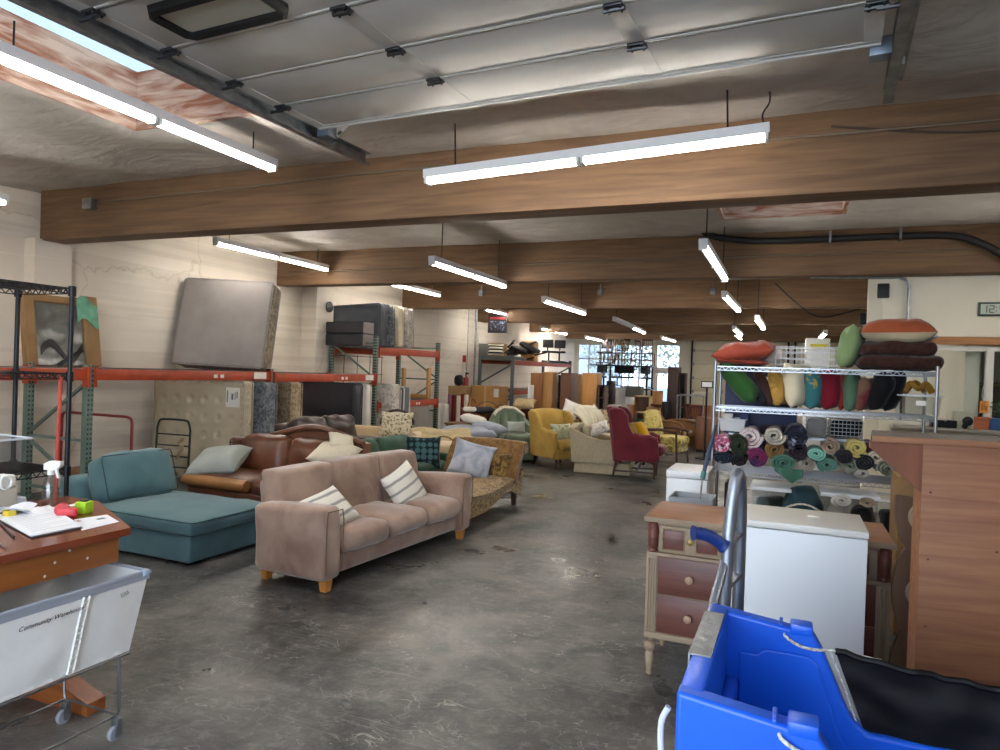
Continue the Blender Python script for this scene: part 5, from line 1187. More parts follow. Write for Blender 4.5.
q.box(x0, x1, -0.016, 0.02, 0.208, 0.24, 0.004).box(x0, x1, -0.016, 0.02, 0.645, 0.665, 0.004).box(x0+0.05, x1-0.05, -0.006, 0.02, 0.81, 0.826, 0.003)
q.build('rail', M_dframe, t)
MB().box(x0+0.055, x1-0.055, -0.002, 0.01, 0.24, 0.645).build('drawer_divider', M_dframe, t, sm=False)
xm = x0+0.055+(DW-0.11)*0.74
for (xa, xb) in ((x0+0.06, xm-0.012), (xm+0.012, x1-0.06)):
    for (za, zb) in ((0.243, 0.44), (0.446, 0.643)):
        d = MB().box(xa, xb, -0.008, 0.006, za, zb, 0.003).build('drawer', M_dred, t)
        for kx in ((xa+0.22*(xb-xa), xb-0.22*(xb-xa)) if xb-xa > 0.4 else ((xa+xb)/2,)):
            MB().lathe([(0.008, -0.002), (0.007, 0.008), (0.018, 0.014), (0.021, 0.024), (0.014, 0.032), (0.002, 0.034)], (kx, -0.008, (za+zb)/2), 16, (0, -1, 0)).build('knob', M_knob, d)
MB().box(xm-0.012, xm+0.012, -0.012, 0.01, 0.24, 0.645, 0.003).build('rail', M_dframez, t)
d = MB().box(x0+0.06, x1-0.06, -0.006, 0.006, 0.668, 0.808, 0.002).build('drawer', M_dframe, t)
for k in range(6):
    cx = x0+0.135+k*0.172
    q = MB().box(cx-0.052, cx+0.052, -0.010, 0.0, 0.688, 0.788, 0.004); q.build('inset_panel', M_dred, d)
    q = MB().tube([(cx-0.056, -0.009, 0.684), (cx+0.056, -0.009, 0.684), (cx+0.056, -0.009, 0.792), (cx-0.056, -0.009, 0.792)], 0.004, 6, closed=True); q.build('beading', M_dframe, d)
for cx in (x0+0.221, x1-0.221): MB().lathe([(0.007, -0.002), (0.006, 0.006), (0.015, 0.012), (0.017, 0.02), (0.002, 0.028)], (cx, -0.006, 0.738), 14, (0, -1, 0)).build('knob', mat('brass_knob', 'a48a52', 0.35, 0.6), d)

# white cabinet standing in front of the dresser
M_lam = mat('white_laminate', 'dcdedf', 0.38)
t = thing('white_cabinet', 'plain white cabinet standing in front of the vintage dresser', 'cabinet', (0.055, 3.20, 0))
MB().box(-0.262, 0.262, 0.022, 0.40, 0.05, 0.985, 0.003).build('body', M_lam, t)
MB().box(-0.262, 0.262, 0.0, 0.02, 0.052, 0.955, 0.003).build('door', M_lam, t)
MB().box(-0.265, 0.265, -0.002, 0.405, 0.96, 0.988, 0.003).build('top_panel', mat('white_laminate_top', 'd9d6cd', 0.4), t)
MB().box(-0.25, 0.25, 0.04, 0.38, 0.0, 0.05).build('plinth', M_lam, t, sm=False)
tag(MB().soft((0.12, 3.42, 0.9915), (0.05, 0.03, 0.006), 0.003, wr=0.002).build('paper_scrap', M_label), 'tiny white scrap lying on top of the white cabinet', 'paper')

# far white cabinet with grey bin
t = thing('white_cabinet', 'white cabinet in the aisle at the corner of the wire pillow shelves', 'cabinet', (-0.66, 5.20, 0))
MB().box(-0.155, 0.135, 0.02, 0.46, 0.03, 0.905, 0.003).build('body', M_lam, t); MB().box(-0.155, 0.135, 0.0, 0.018, 0.035, 0.85, 0.003).build('door', M_lam, t); MB().box(-0.158, 0.138, -0.003, 0.462, 0.855, 0.907, 0.004).build('top_panel', M_lam, t); MB().box(-0.14, 0.12, 0.03, 0.44, 0, 0.03).build('plinth', M_lam, t, sm=False)
t = thing('waste_bin', 'slim grey plastic bin holding a long-handled tool before the white cabinet', 'bin', (-0.565, 4.72, 0))
q = MB(); w, d, h = 0.26, 0.24, 0.815
def rr(s, z): return [(-w/2*s, -d/2*s, z), (w/2*s, -d/2*s, z), (w/2*s, d/2*s, z), (-w/2*s, d/2*s, z)]
V = rr(0.82, 0)+rr(0.97, h-0.08)+rr(1.04, h-0.08)+rr(1.06, h)+rr(0.98, h)+rr(0.78, 0.02)
q.add(V, [(3, 2, 1, 0)]+[(a+i, a+(i+1) % 4, a+4+(i+1) % 4, a+4+i) for a in (0, 4, 8, 12, 16) for i in range(4)]+[(20, 21, 22, 23)])
b = q.build('bin_body', mat('grey_bin', '9ea2a6', 0.5), t, ang=25); q = MB().box(-0.05, 0.05, -0.128, -0.120, 0.63, 0.68, 0.002); q.build('sticker', M_label, b)
MB().box(-0.03, 0.03, -0.131, -0.127, 0.645, 0.665).build('printed_mark', mat('ink_dark', '33363a', 0.6), b, sm=False)
pa, pb, pc = aty(716, 424, 4.95), aty(703, 476, 4.86), aty(699, 503, 4.80)
t = thing('long_handled_tool', 'tall dark blue long-handled tool with silver shaft standing in the grey bin', 'tool', (0, 0, 0))
pd = pc+(pc-pb)*2.6
MB().tube([pb, pc, pd], 0.007, 8).build('shaft', M_galv, t); pm = pa.lerp(pb, 0.45); MB().tube([pa.lerp(pb, 0.02), pm, pb.lerp(pa, 0.06)], [0.008, 0.015, 0.014], 10).build('sleeve', mat('navy_sleeve', '2b3d58', 0.5), t); MB().tube([pb.lerp(pa, 0.08), pb.lerp(pc, 0.1)], 0.018, 10).build('teal_collar', mat('teal_plastic', '2f6d68', 0.4), t)

# ------------------------------------------------------------------ plywood counter with bracket
M_ply = wood('red_plywood', '7a4a2e', '91623e', 'x', 0.6, 1.6)
M_plyz = wood('red_plywood_bracket', '673821', '7c4a30', 'z', 0.55)
M_pine = wood('pine_block', 'a88a5e', 'bf9f70', 'x', 0.6)
KX, KY, KZ = 0.468, 3.0, 1.40
t = thing('plywood_counter', 'tall reddish plywood counter with overhanging top and triangular bracket', 'counter', (KX, KY, 0), 7)
MB().box(0, 1.7, 0.0, 0.018, 0.0, KZ-0.02, 0.001).box(0.0, 0.018, 0.018, 0.10, 0.0, KZ-0.02).box(1.68, 1.7, 0.018, 0.34, 0, KZ-0.02).build('front_panel', M_ply, t)
MB().prism([(0.0, KZ-0.02), (-0.18, KZ-0.02), (-0.18, KZ-0.045), (0.0, KZ-0.205)], 0.0, 0.018, 'xz').build('bracket', M_plyz, t, sm=False)
MB().prism([(-0.175, -0.006), (1.7, -0.006), (1.7, 0.34), (-0.10, 0.34)], KZ-0.02, KZ, 'xy').build('counter_top', mat('counter_grey', '6d6760', 0.5), t)
MB().box(-0.175, 1.702, -0.012, -0.006, KZ-0.022, KZ+0.001, 0.001).build('top_edging', M_ply, t)
for (x, z) in ((0.03, 1.2), (0.03, 0.95), (0.03, 0.7), (0.25, 1.0), (0.6, 0.9)): MB().lathe([(0.005, 0), (0.004, 0.001)], (x, 0.0, z), 8, (0, -1, 0)).build('screw', mat('rust_mark', '5a2a1c', 0.7), t)
# scalloped wooden stand behind the counter
M_birch = wood('tan_board', '4a3320', '60452c', 'z', 0.6)
t = thing('scalloped_stand', 'scalloped wooden rack end with padded discs under the counter overhang', 'rack', (0.535, 3.40, 0), 4)
pts = []
for k in range(41):
    z = 0.02+1.10*k/40; pts.append((-0.055-0.045*abs(math.sin(PI*(z-0.18)/0.36))**0.7, z))
MB().prism(pts+[(0.16, 1.12), (0.16, 0.02)], 0.0, 0.03, 'xz').build('side_panel', M_birch, t, sm=False)
for i, z in enumerate((0.36, 0.72, 1.04)):
    MB().lathe([(0.01, -0.012), (0.055, -0.012), (0.065, 0.0), (0.06, 0.012), (0.01, 0.014)], (0.01, -0.012, z), 20, (0, -1, 0)).build('disc', mat('felt_disc', '96826a', 0.85), t)
    MB().box(0.0, 0.06, -0.07, -0.025, z-0.03, z+0.03, 0.004).build('block', M_pine, t)
MB().box(-0.03, 0.16, 0.03, 0.3, 0.05, 0.07).box(-0.03, 0.16, 0.03, 0.3, 1.05, 1.07).build('shelf', M_birch, t, sm=False)

# ------------------------------------------------------------------ blue plastic bulk cart and its black flap
M_blue = mat('blue_polyethylene', '1560dc', 0.36, c2='1457cf', vs=3, bump=0.03, bs=40)
t = thing('bulk_cart', 'big bright blue plastic bulk cart with roped black flap', 'cart', (-0.205, 1.55, 0), -0.5)
ZR, ZL = 0.90, 0.63      # high end rim and low side rim
L_, Wd = 1.45, 0.67      # length along x, width along y
def rimz(x):
    return ZR if x < 0.27 else (ZR-(ZR-ZL)*(x-0.27)/0.14 if x < 0.41 else ZL)
T_ = 0.055
# long sides with the cut-away profile
for y0 in (0.0, Wd-T_):
    poly = [(0.04, 0.12), (L_, 0.12), (L_, ZL), (0.43, ZL), (0.385, ZL+0.04), (0.31, ZR-0.06), (0.285, ZR-0.02), (0.0, ZR+0.012), (0.0, 0.5)]
    q = MB(); q.prism(poly, y0, y0+T_, 'xz'); o = q.build('side_wall', M_blue, t, ang=25); m_ = o.modifiers.new('soft', 'BEVEL'); m_.width = 0.010; m_.segments = 3; m_.limit_method = 'ANGLE'; m_.angle_limit = R(30)
    # raised tie cleat beside the slot
    o2 = MB().box(0.195, 0.205, y0-0.004, y0+T_+0.004, ZR-0.012, ZR-0.002, 0.003).box(0.225, 0.285, y0-0.004, y0+T_+0.004, ZR-0.03, ZR+0.0, 0.006).build('cleat', M_blue, o)
    q = MB(); yin = y0+T_ if y0 < 0.1 else y0; sg = 1 if y0 < 0.1 else -1
    q.prism([(0.10, 0.16), (0.40, 0.16), (0.385, 0.58), (0.36, 0.62), (0.30, 0.80), (0.275, 0.82), (0.16, 0.82), (0.14, 0.80), (0.09, 0.80)], yin+sg*0.001, yin+sg*0.012, 'xz'); o3 = q.build('rib_panel', M_blue, o, ang=25)
    m_ = o3.modifiers.new('soft', 'BEVEL'); m_.width = 0.006; m_.segments = 2; m_.limit_method = 'ANGLE'; m_.angle_limit = R(30)
q = MB(); q.box(0.0, T_, 0.03, Wd-0.03, 0.12, ZR+0.012, 0.012); q.build('end_wall', M_blue, t)
q = MB(); q.box(L_-T_, L_, 0.03, Wd-0.03, 0.12, ZL, 0.012); q.build('end_wall', M_blue, t)
MB().box(0.02, L_-0.02, 0.02, Wd-0.02, 0.11, 0.17, 0.01).build('floor_pan', M_blue, t)
MB().box(T_, 0.09, T_, Wd-T_, 0.17, 0.72, 0.01).build('inner_step', M_blue, t)
MB().slab(lambda a, b: (-0.004+0.052*b, 0.22+0.34*a, ZR+0.014), 6, 2, 0.004).box(-0.006, -0.002, 0.22, 0.56, ZR-0.08, ZR+0.015).build('duct_tape', mat('silver_tape', '8f9190', 0.35, 0.3, c2='7f8180', vs=14, bump=0.3, bs=30), t, sm=False)
M_rope = mat('white_rope', 'd8d6cd', 0.8, c2='a9a598', vs=90, stretch=(1, 1, 1), lo=0.45, hi=0.55)
for y0 in (0.0, Wd-T_):
    yy = y0+T_*0.5; q = MB(); q.tube(curve([(0.213, yy, ZR-0.03), (0.213, y0-0.008, ZR-0.035), (0.25, y0-0.009, ZR-0.055), (0.29, y0-0.006, ZR-0.060), (0.345, yy, ZR-0.066), (0.46, yy, ZR-0.07)], 5), 0.0045, 8); q.build('rope', M_rope, t)
M_vinyl = mat('black_vinyl', '0a0a0b', 0.5, c2='0e0e10', vs=4, spec=0.18, bump=0.5, bs=5)
for y0 in (Wd-0.035,):
    def flap(a, b):
        x = 0.345+0.09*(1-b)*(1-a)+a*(L_-0.40); z = ZL-0.03+b*(ZR-0.065-ZL+0.03)-0.03*math.sin(PI*a)*b
        return (x, y0+0.005*math.sin(a*20+2*b)*b+0.010*mnoise.noise(Vector((a*9, b*3, 0))), z)
    q = MB(); q.slab(flap, 50, 12, 0.004); o = q.build('vinyl_flap', M_vinyl, t, ang=80)
    q = MB(); q.tube([Vector(flap(k/40, 1.0))+Vector((0, 0.004*math.sin(k*2.3), 0.003*math.sin(k*1.7))) for k in range(41)], 0.010, 8); q.build('gathered_hem', M_vinyl, o)
    q = MB(); q.tube([Vector(flap(0, b/6))+Vector((-0.012, 0, 0)) for b in range(7)], 0.003, 6); q.tube([Vector(flap(0.0, 0.02)), Vector(flap(0.04, 0.0))], 0.008, 6); q.build('edge_cord', M_rope, o)
for x in (0.14, L_-0.14):
    for y in (0.12, Wd-0.12): MB().lathe([(0.02, -0.02), (0.055, -0.02), (0.06, 0.0), (0.055, 0.02), (0.02, 0.02)], (x, y, 0.061), 18, (0, 1, 0)).box(x-0.03, x+0.03, y-0.03, y+0.03, 0.10, 0.112).build('caster', M_black, t)
q = MB(); q.tube(curve([(-0.02, 0.03, 0.86), (-0.035, 0.03, 0.82), (-0.03, 0.02, 0.75), (-0.015, 0.015, 0.70)], 4), 0.007, 8); q.build('tie_cord', mat('pale_cord', 'c9ccd2', 0.6), t)

# aluminium hand truck with blue grip behind the cart
t = thing('hand_truck', 'aluminium hand truck with blue grip standing behind the blue cart', 'hand truck', (-0.165, 2.42, 0), 0)
M_alu = mat('brushed_aluminium', '9a9fa6', 0.45, 0.85, c2='868b93', vs=9)
q = MB()
q.tube([(-0.02, -0.06, 0.06), (-0.005, -0.055, 0.9)]+curve([(-0.002, -0.05, 1.08), (0.005, -0.035, 1.20), (0.016, 0.0, 1.285), (0.026, 0.045, 1.22), (0.028, 0.065, 1.08)], 5)+[(0.03, 0.07, 0.06)], 0.020, 12); q.build('frame_loop', M_alu, t)
for z in (0.3, 0.6, 0.92, 1.06): MB().bar((-0.005, -0.055, z), (0.028, 0.07, z+0.02), 0.03, 0.012).build('crossbar', M_alu, t, sm=False)
MB().tube([(-0.01, -0.055, 1.00), (-0.03, -0.15, 0.90), (-0.045, -0.24, 0.80), (-0.040, -0.30, 0.70)], 0.015, 10).build('brace_tube', M_alu, t)
ga = Vector((-0.012, -0.07, 1.055)); gb = aty(693, 533, 2.30)-Vector((-0.165, 2.42, 0))
q = MB(); rs = []; ps = []
for k in range(15):
    f = k/14; p = ga.lerp(gb, f)+Vector((0, 0, 0.012*math.sin(PI*f))); ps.append(p); rs.append(0.019+0.0025*(k % 2)+(0.006 if k in (0, 14) else 0))
q.tube(ps, rs, 12); q.build('grip', mat('blue_grip', '14306f', 0.45), t)
MB().box(-0.10, 0.1, -0.12, 0.18, 0.0, 0.02).build('toe_plate', M_alu, t, sm=False)
for y in (-0.15, 0.2): MB().lathe([(0.02, -0.02), (0.085, -0.02), (0.095, 0), (0.085, 0.02), (0.02, 0.02)], (0.11, y, 0.10), 18, (0, 1, 0)).build('wheel', M_black, t)

# ------------------------------------------------------------------ chrome wire shelves with pillows and blankets
M_chr = mat('chrome_wire', '9a9da0', 0.3, 0.95)
QX0, QX1, QY0, QY1 = -0.555, 0.975, 5.80, 6.28
t = thing('wire_shelf_unit', 'chrome wire shelving unit full of pillows and rolled blankets', 'shelf', (0, 0, 0))
SZ = [1.69, 1.365, 0.86, 0.45, 0.12]
for x in (QX0, QX1):
    for y in (QY0, QY1):
        MB().cyl((x, y, 0.03), (x, y, 1.735), 0.0125, 10).build('post', M_chr, t); MB().cyl((x, y, 0.0), (x, y, 0.035), 0.022, 10).build('foot', M_black, t)
for z in SZ: wire_shelf(MB(), QX0, QX1, QY0, QY1, z, step=0.028, lng='x').build('wire_shelf', M_chr, t, sm=False, weld=False)
# tidy wire baskets and a low ledge behind
def pz(u, v, y): return aty(u, v, y)
S1 = SZ[1]+0.012
def shelf_pillow(label, u, v, w, h, th, m, yaw, lean, roll=0, seed=0, y=6.0, z=S1, grp=None, cat='pillow'):
    p = aty(u, v, y); pillow('shelf_pillow', label, (p.x, y, p.z), w, h, th, m, stand(yaw, lean, roll), seed, grp, cat=cat)
PL = [
 ('bright green pillow slumped at the end of the upper wire shelf', 743, 392, 0.38, 0.40, 0.17, fabric('leaf_green', '2c5528', '254923', 5), -14, 42, 5.96),
 ('charcoal pillow slumped behind the bright green one', 756, 389, 0.36, 0.38, 0.13, fabric('charcoal', '23262c', '1c1f24', 5), -10, 34, 6.02),
 ('dark brown pillow leaning beside the charcoal one', 766, 392, 0.32, 0.31, 0.11, fabric('dark_brown_plush', '3a2622', '2e1d1a', 5), -8, 24, 6.0),
 ('small white pillow between the dark brown and gold ones', 773, 396, 0.28, 0.25, 0.06, M_mwhite, -6, 18, 6.02),
 ('gold quilted pillow standing on the upper wire shelf', 781, 392, 0.30, 0.30, 0.14, fabric('old_gold', 'a9833f', '8a6a30', 12, dist=1.0, lo=0.42, hi=0.6), -22, 12, 5.98),
 ('plaid flat cushion pressed against the cream bordered pillow', 791, 393, 0.32, 0.34, 0.06, stripes('plaid_edge', ['6b4a44', 'b9ab98', '8b7a70', 'cfc6b4'], 12, 20), -14, 14, 6.0),
 ('cream pillow with plaid border standing on the upper wire shelf', 799, 391, 0.34, 0.36, 0.15, fabric('cream_plaid', 'c6bea6', 'b7ae95', 5), -30, 10, 5.94),
 ('turquoise pillow with yellow flowers on the upper wire shelf', 815, 393, 0.32, 0.31, 0.16, fabric('turquoise_floral', '2f666b', '9c8848', 11, lo=0.57, hi=0.62, dist=1.0), -16, 2, 5.97),
 ('crimson pillow standing beside the turquoise flowered one', 830, 391, 0.32, 0.32, 0.17, fabric('deep_crimson', '6e1224', '5c0f1e', 5), -10, -2, 5.98),
 ('small red pillow tucked between the crimson and green pillows', 842, 392, 0.30, 0.29, 0.07, fabric('brick_red', '8c2b2a', '7a2322', 5), -4, -2, 6.02),
 ('dark sage pillow standing on the upper wire shelf', 852, 392, 0.32, 0.31, 0.12, fabric('dark_sage', '4d6a55', '425d49', 5), -10, 0, 5.98),
 ('burgundy and brown pillow leaning by the black cushions', 865, 396, 0.30, 0.26, 0.14, fabric('burgundy', '5a2028', '6a5140', 3.5, lo=0.45, hi=0.55), -14, -10, 5.97),
 ('small grey pillow behind the black cushions', 873, 395, 0.28, 0.26, 0.07, M_mgrey, -6, -12, 6.04),
 ('large black pillow leaning over, in front of the other black one', 881, 394, 0.33, 0.31, 0.16, fabric('jet_black', '0d0d10', '131318', 5), -14, -18, 5.96),
 ('large black pillow standing on the upper wire shelf behind its twin', 893, 391, 0.33, 0.34, 0.13, MATS['jet_black'], -8, -16, 6.03),
]
for k, (l, u, v, w, h, th, m, yaw, lean, y) in enumerate(PL):
    p = aty(u, v, y); pillow('shelf_pillow', l, (p.x, y, S1+h/2*math.cos(R(lean))+th*0.35*abs(math.sin(R(lean)))), w, h, th, m, stand(yaw, lean), 31+k)
pb_ = aty(917, 398, 6.0)
tub('storage_bin', 'clear bin with white label on the upper wire shelf', (pb_.x, 6.02, S1), 0.27, 0.36, 0.14)
MB().box(pb_.x-0.03, pb_.x+0.035, 5.832, 5.834, S1+0.07, S1+0.105).build('label_card', M_label, None, sm=False)
o = bpy.data.objects['label_card']; tag(o, 'small white label card on the clear bin beside black pillows', 'label')
q = MB(); q.tube(curve([(pb_.x-0.09, 5.95, S1+0.16), (pb_.x-0.05, 5.98, S1+0.23), (pb_.x+0.0, 5.95, S1+0.19), (pb_.x+0.05, 6.0, S1+0.23), (pb_.x+0.10, 6.02, S1+0.165)], 5), 0.026, 8, flat=0.6); q.tube(curve([(pb_.x-0.06, 6.08, S1+0.165), (pb_.x, 6.1, S1+0.24), (pb_.x+0.06, 6.08, S1+0.165)], 5), 0.022, 8, flat=0.6)
tag(q.build('scarf', fabric('ochre_knit', '8f6820', 'a87d2c', 14)), 'ochre knitted scarf heaped in the clear bin', 'scarf')
S0 = SZ[0]+0.012
p = aty(742, 357, 6.0)
pillow('shelf_pillow', 'orange-red satin pillow lying on top of the wire shelves', (p.x+0.02, 5.98, S0+0.115), 0.47, 0.40, 0.14, fabric('coral_satin', '9d4530', '8f3c2a', 3, rough=0.5), lie(-4, 6, -7), 45, wr=0.03, n=16)
pillow('shelf_pillow', 'flat orange-red cushion under the satin one', (p.x-0.0, 6.0, S0+0.03), 0.42, 0.38, 0.05, MATS['coral_satin'], lie(4, 0, 2), 46)
pillow('shelf_pillow', 'white cushion peeking from behind the orange-red satin pillow', (p.x+0.10, 6.17, S0+0.10), 0.46, 0.22, 0.14, M_mwhite, lie(0, 8, 3), 47)
p = aty(850, 350, 6.0)
pillow('shelf_pillow', 'pale green velvet pillow standing on its corner on top of the wire shelves', (p.x+0.0, 5.96, S0+0.17), 0.34, 0.34, 0.15, fabric('pistachio_velvet', '7f9468', '6d8458', 4), stand(-12, -14, 0), 48)
M_choc = fabric('chocolate_knit', '2e1b17', '412820', 26, bump=0.6, bs=60)
p = aty(894, 357, 6.0)
for i, (z, w) in enumerate(((0.056, 0.56), (0.158, 0.51))):
    tt = thing('shelf_pillow', ['lower chunky chocolate-brown cushion on top of the wire shelves', 'upper chunky chocolate-brown cushion under the orange and beige pillow'][i], 'pillow', (p.x+0.02-0.012*i, 6.0, S0+z))
    MB().soft((0, 0, 0), (w, 0.40, 0.10), 0.048, bulge=(0, 0, 0.004), k=4, n=8, wr=0.022, seed=i).build('cushion_cover', M_choc, tt, ang=80)
pp = thing('shelf_pillow', 'big pillow, orange above and beige below, topping the brown cushions', 'pillow', (p.x+0.005, 5.97, S0+0.285), rot=lie(-3, 4, -1))
def halfp(sg):
    q = MB(); w, h, t_ = 0.50, 0.42, 0.17; n = 16; V = []; Fc = []
    for j in range(n+1):
        for i in range(n+1):
            a = -math.cos(PI*i/n)*0.6+0.4*(-1+2*i/n); b = -math.cos(PI*j/n)*0.6+0.4*(-1+2*j/n)
            x = a*w/2*(1-0.1*(1-b*b)*abs(a)**3); y = b*h/2*(1-0.1*(1-a*a)*abs(b)**3); e = max(0, (1-a**4)*(1-b**4))**0.55
            V.append((x, y, sg*(t_/2*e*(1.15 if sg > 0 else 0.9)+0.001)+0.014*e*mnoise.noise(Vector((x*10, y*10, sg*4)))))
    for j in range(n):
        for i in range(n): Fc.append((j*(n+1)+i, j*(n+1)+i+1, (j+1)*(n+1)+i+1, (j+1)*(n+1)+i))
    q.add(V, Fc); return q
halfp(1).build('upper_cover', fabric('burnt_orange', '9c5233', '8f482d', 4), pp, ang=80); halfp(-1).build('lower_cover', fabric('oat_linen', 'b9ac90', 'aa9d80', 8), pp, ang=80)
pillow('shelf_pillow', 'white cushion corner showing above the brown cushions', (p.x+0.16, 6.14, S0+0.26), 0.26, 0.20, 0.06, M_mwhite, lie(10, 0, 0), 52)

# rolled blankets
def roll(name, label, u, v, r, m, y=5.86, L=0.36, rx=0, squash=1.0, turns=3.2, seed=0, yaw=0, grp=None, m2=None):
    p = aty(u, v, y); t = thing(name, label, 'blanket', (p.x, y, p.z), yaw, grp)
    th = r/(turns+0.4)*0.86; N = int(turns*22); pin, pout = [], []
    for k in range(N+1):
        a = 2*PI*turns*k/N+seed; rad = 0.012+(r-th/2-0.012)*k/N
        wob = 1+0.16*mnoise.noise(Vector((math.cos(a)*1.3, math.sin(a)*1.3, seed+k*0.01)))
        c = Vector((math.cos(a)*rad*wob*(1+0.0), math.sin(a)*rad*wob*squash)); d = Vector((math.cos(a), math.sin(a)*squash))
        pin.append(c-d*th*0.46); pout.append(c+d*th*0.46)
    q = MB(); V = []; Fc = []
    ys = [0, 0.012, L*0.35, L*0.7, L]
    for j, yy in enumerate(ys):
        for k in range(N+1):
            f = 0.82 if j in (0, len(ys)-1) else 1.0; mid = (pin[k]+pout[k])/2
            s = 1+0.03*mnoise.noise(Vector((k*0.1, yy*9, seed)))
            a = mid+(pin[k]-mid)*f; b = mid+(pout[k]-mid)*f
            V += [(a.x*s, yy, a.y*s), (b.x*s, yy, b.y*s)]
    w = 2*(N+1)
    for j in range(len(ys)-1):
        for k in range(N):
            a = j*w+2*k; b = a+w
            Fc.append((a+1, a+3, b+3, b+1)); Fc.append((a, b, b+2, a+2))
        Fc.append((j*w, j*w+1, (j+1)*w+1, (j+1)*w)); e = j*w+2*N; Fc.append((e, e+w, e+w+1, e+1))
    for k in range(N):
        a = 2*k; Fc.append((a, a+2, a+3, a+1)); b = (len(ys)-1)*w+2*k; Fc.append((b, b+1, b+3, b+2))
    q.add(V, Fc); q.build('rolled_blanket_cloth', m, t, ang=50)
    return t
RL = [
 ('rolled pink and white spotted blanket at the end of the blanket shelf', 722, 445, 0.072, fabric('pink_spots', 'b04a76', 'd8ccd0', 40, lo=0.5, hi=0.58), 1.0, 2.6),
 ('rolled forest-green blanket beside the pink spotted roll', 738, 446, 0.075, fabric('forest_green', '24301f', '1c2718', 9), 1.25, 2.2),
 ('large rolled white blanket with pink and grey print, topmost on the blanket shelf', 750, 437, 0.098, fabric('pink_grey_print', 'cfc4c2', '96727c', 9, lo=0.45, hi=0.62), 0.9, 2.6),
 ('rolled cream and grey fluffy blanket in the top row', 774, 436, 0.080, fabric('cream_grey_fleece', 'bdb5a5', '8a857c', 12), 0.95, 2.4),
 ('rolled navy and white patterned blanket in the top row', 797, 437, 0.095, fabric('navy_white_print', '15182c', '8d909f', 16, lo=0.55, hi=0.66), 1.0, 3.0),
 ('rolled navy blanket with white marks, lowest at the shelf end', 722, 459, 0.080, fabric('navy_marks', '1d2438', '9a9fac', 10, lo=0.60, hi=0.70), 0.55, 2.4),
 ('rolled black blanket squeezed into the bottom row', 739, 461, 0.062, fabric('black_fleece', '121214', '1b1b1f', 9), 0.8, 2.4),
 ('rolled magenta and plum blanket in the bottom row', 757, 458, 0.078, fabric('magenta_plum', '7d1d4c', '31204a', 9), 1.0, 3.0),
 ('rolled camel-brown blanket with a tight spiral', 775, 450, 0.076, fabric('camel_brown', '7d6037', '6d522d', 9), 1.0, 3.2),
 ('rolled sea-green blanket hanging over the shelf edge', 784, 463, 0.092, fabric('sea_green', '467060', '3b6251', 9), 0.75, 3.0),
 ('rolled blackish plum blanket below the navy patterned roll', 799, 453, 0.075, fabric('blackish_plum', '1d131c', '281b27', 9), 0.9, 2.6),
 ('rolled dusty grey-brown blanket in the bottom row', 806, 464, 0.062, fabric('dusty_grey', '7d746b', 'a39a8e', 12), 0.9, 2.8),
 ('rolled aqua blanket lying above its darker twin', 816, 454, 0.064, fabric('pale_aqua', '7fb7a8', '6aa596', 9), 0.8, 2.6),
 ('rolled turquoise-green blanket in the bottom row', 828, 465, 0.074, fabric('turquoise_green', '507c6e', '446e60', 9), 0.72, 3.0),
 ('rolled brown floral blanket in the upper row', 830, 447, 0.068, fabric('brown_floral', '6f5a4a', '9b8775', 14), 0.85, 2.4),
 ('rolled charcoal blanket between the brown floral and yellow rolls', 844, 457, 0.066, fabric('charcoal_fleece', '24242a', '1b1b20', 9), 0.9, 2.4),
 ('rolled pale yellow blanket in the upper row', 857, 448, 0.080, fabric('pale_yellow', 'b8aa68', 'a89a58', 9), 0.85, 2.6),
 ('rolled sage patterned blanket in the bottom row', 850, 467, 0.066, fabric('sage_pattern', '5d6357', '878b7c', 18), 0.9, 3.0),
 ('rolled dark slate blanket in the bottom row', 864, 463, 0.066, fabric('dark_slate', '1e2026', '15171b', 9), 0.9, 2.6),
 ('rolled ivory blanket with loose folds by the plywood bracket', 876, 457, 0.064, fabric('ivory_fleece', 'c2b8a2', 'a89e88', 12), 0.9, 2.2),
 ('rolled maroon blanket above the ivory one', 872, 449, 0.052, fabric('maroon', '431219', '350e14', 9), 0.8, 2.2),
 ('rolled pale grey blanket at the bottom below the dark slate roll', 863, 474, 0.050, fabric('pale_grey', 'a39e95', '8f8a82', 12), 0.7, 2.4),
 ('rolled grey-green leaf-print blanket next to the plywood bracket', 889, 469, 0.076, fabric('leaf_print', '7f8273', '4d5146', 18, lo=0.45, hi=0.6), 0.85, 3.0),
]
for i, (l, u, v, r, m, sq, tn) in enumerate(RL): roll('rolled_blanket', l, u, v, r*1.12, m, y=5.84+0.012*(i % 3), squash=sq, turns=tn, seed=i*1.3)
q = MB(); pe = aty(790, 474, 5.80)
q.slab(lambda a, b: (pe.x-0.11+0.20*a, 5.765-0.01*b+0.008*math.sin(a*9), SZ[2]+0.06-b*(0.04+0.07*(1-abs(2*a-1.25)))), 14, 8, 0.012)
tag(q.build('blanket_corner', MATS['sea_green']), 'loose corner of sea-green blanket drooping over the shelf edge', 'blanket')
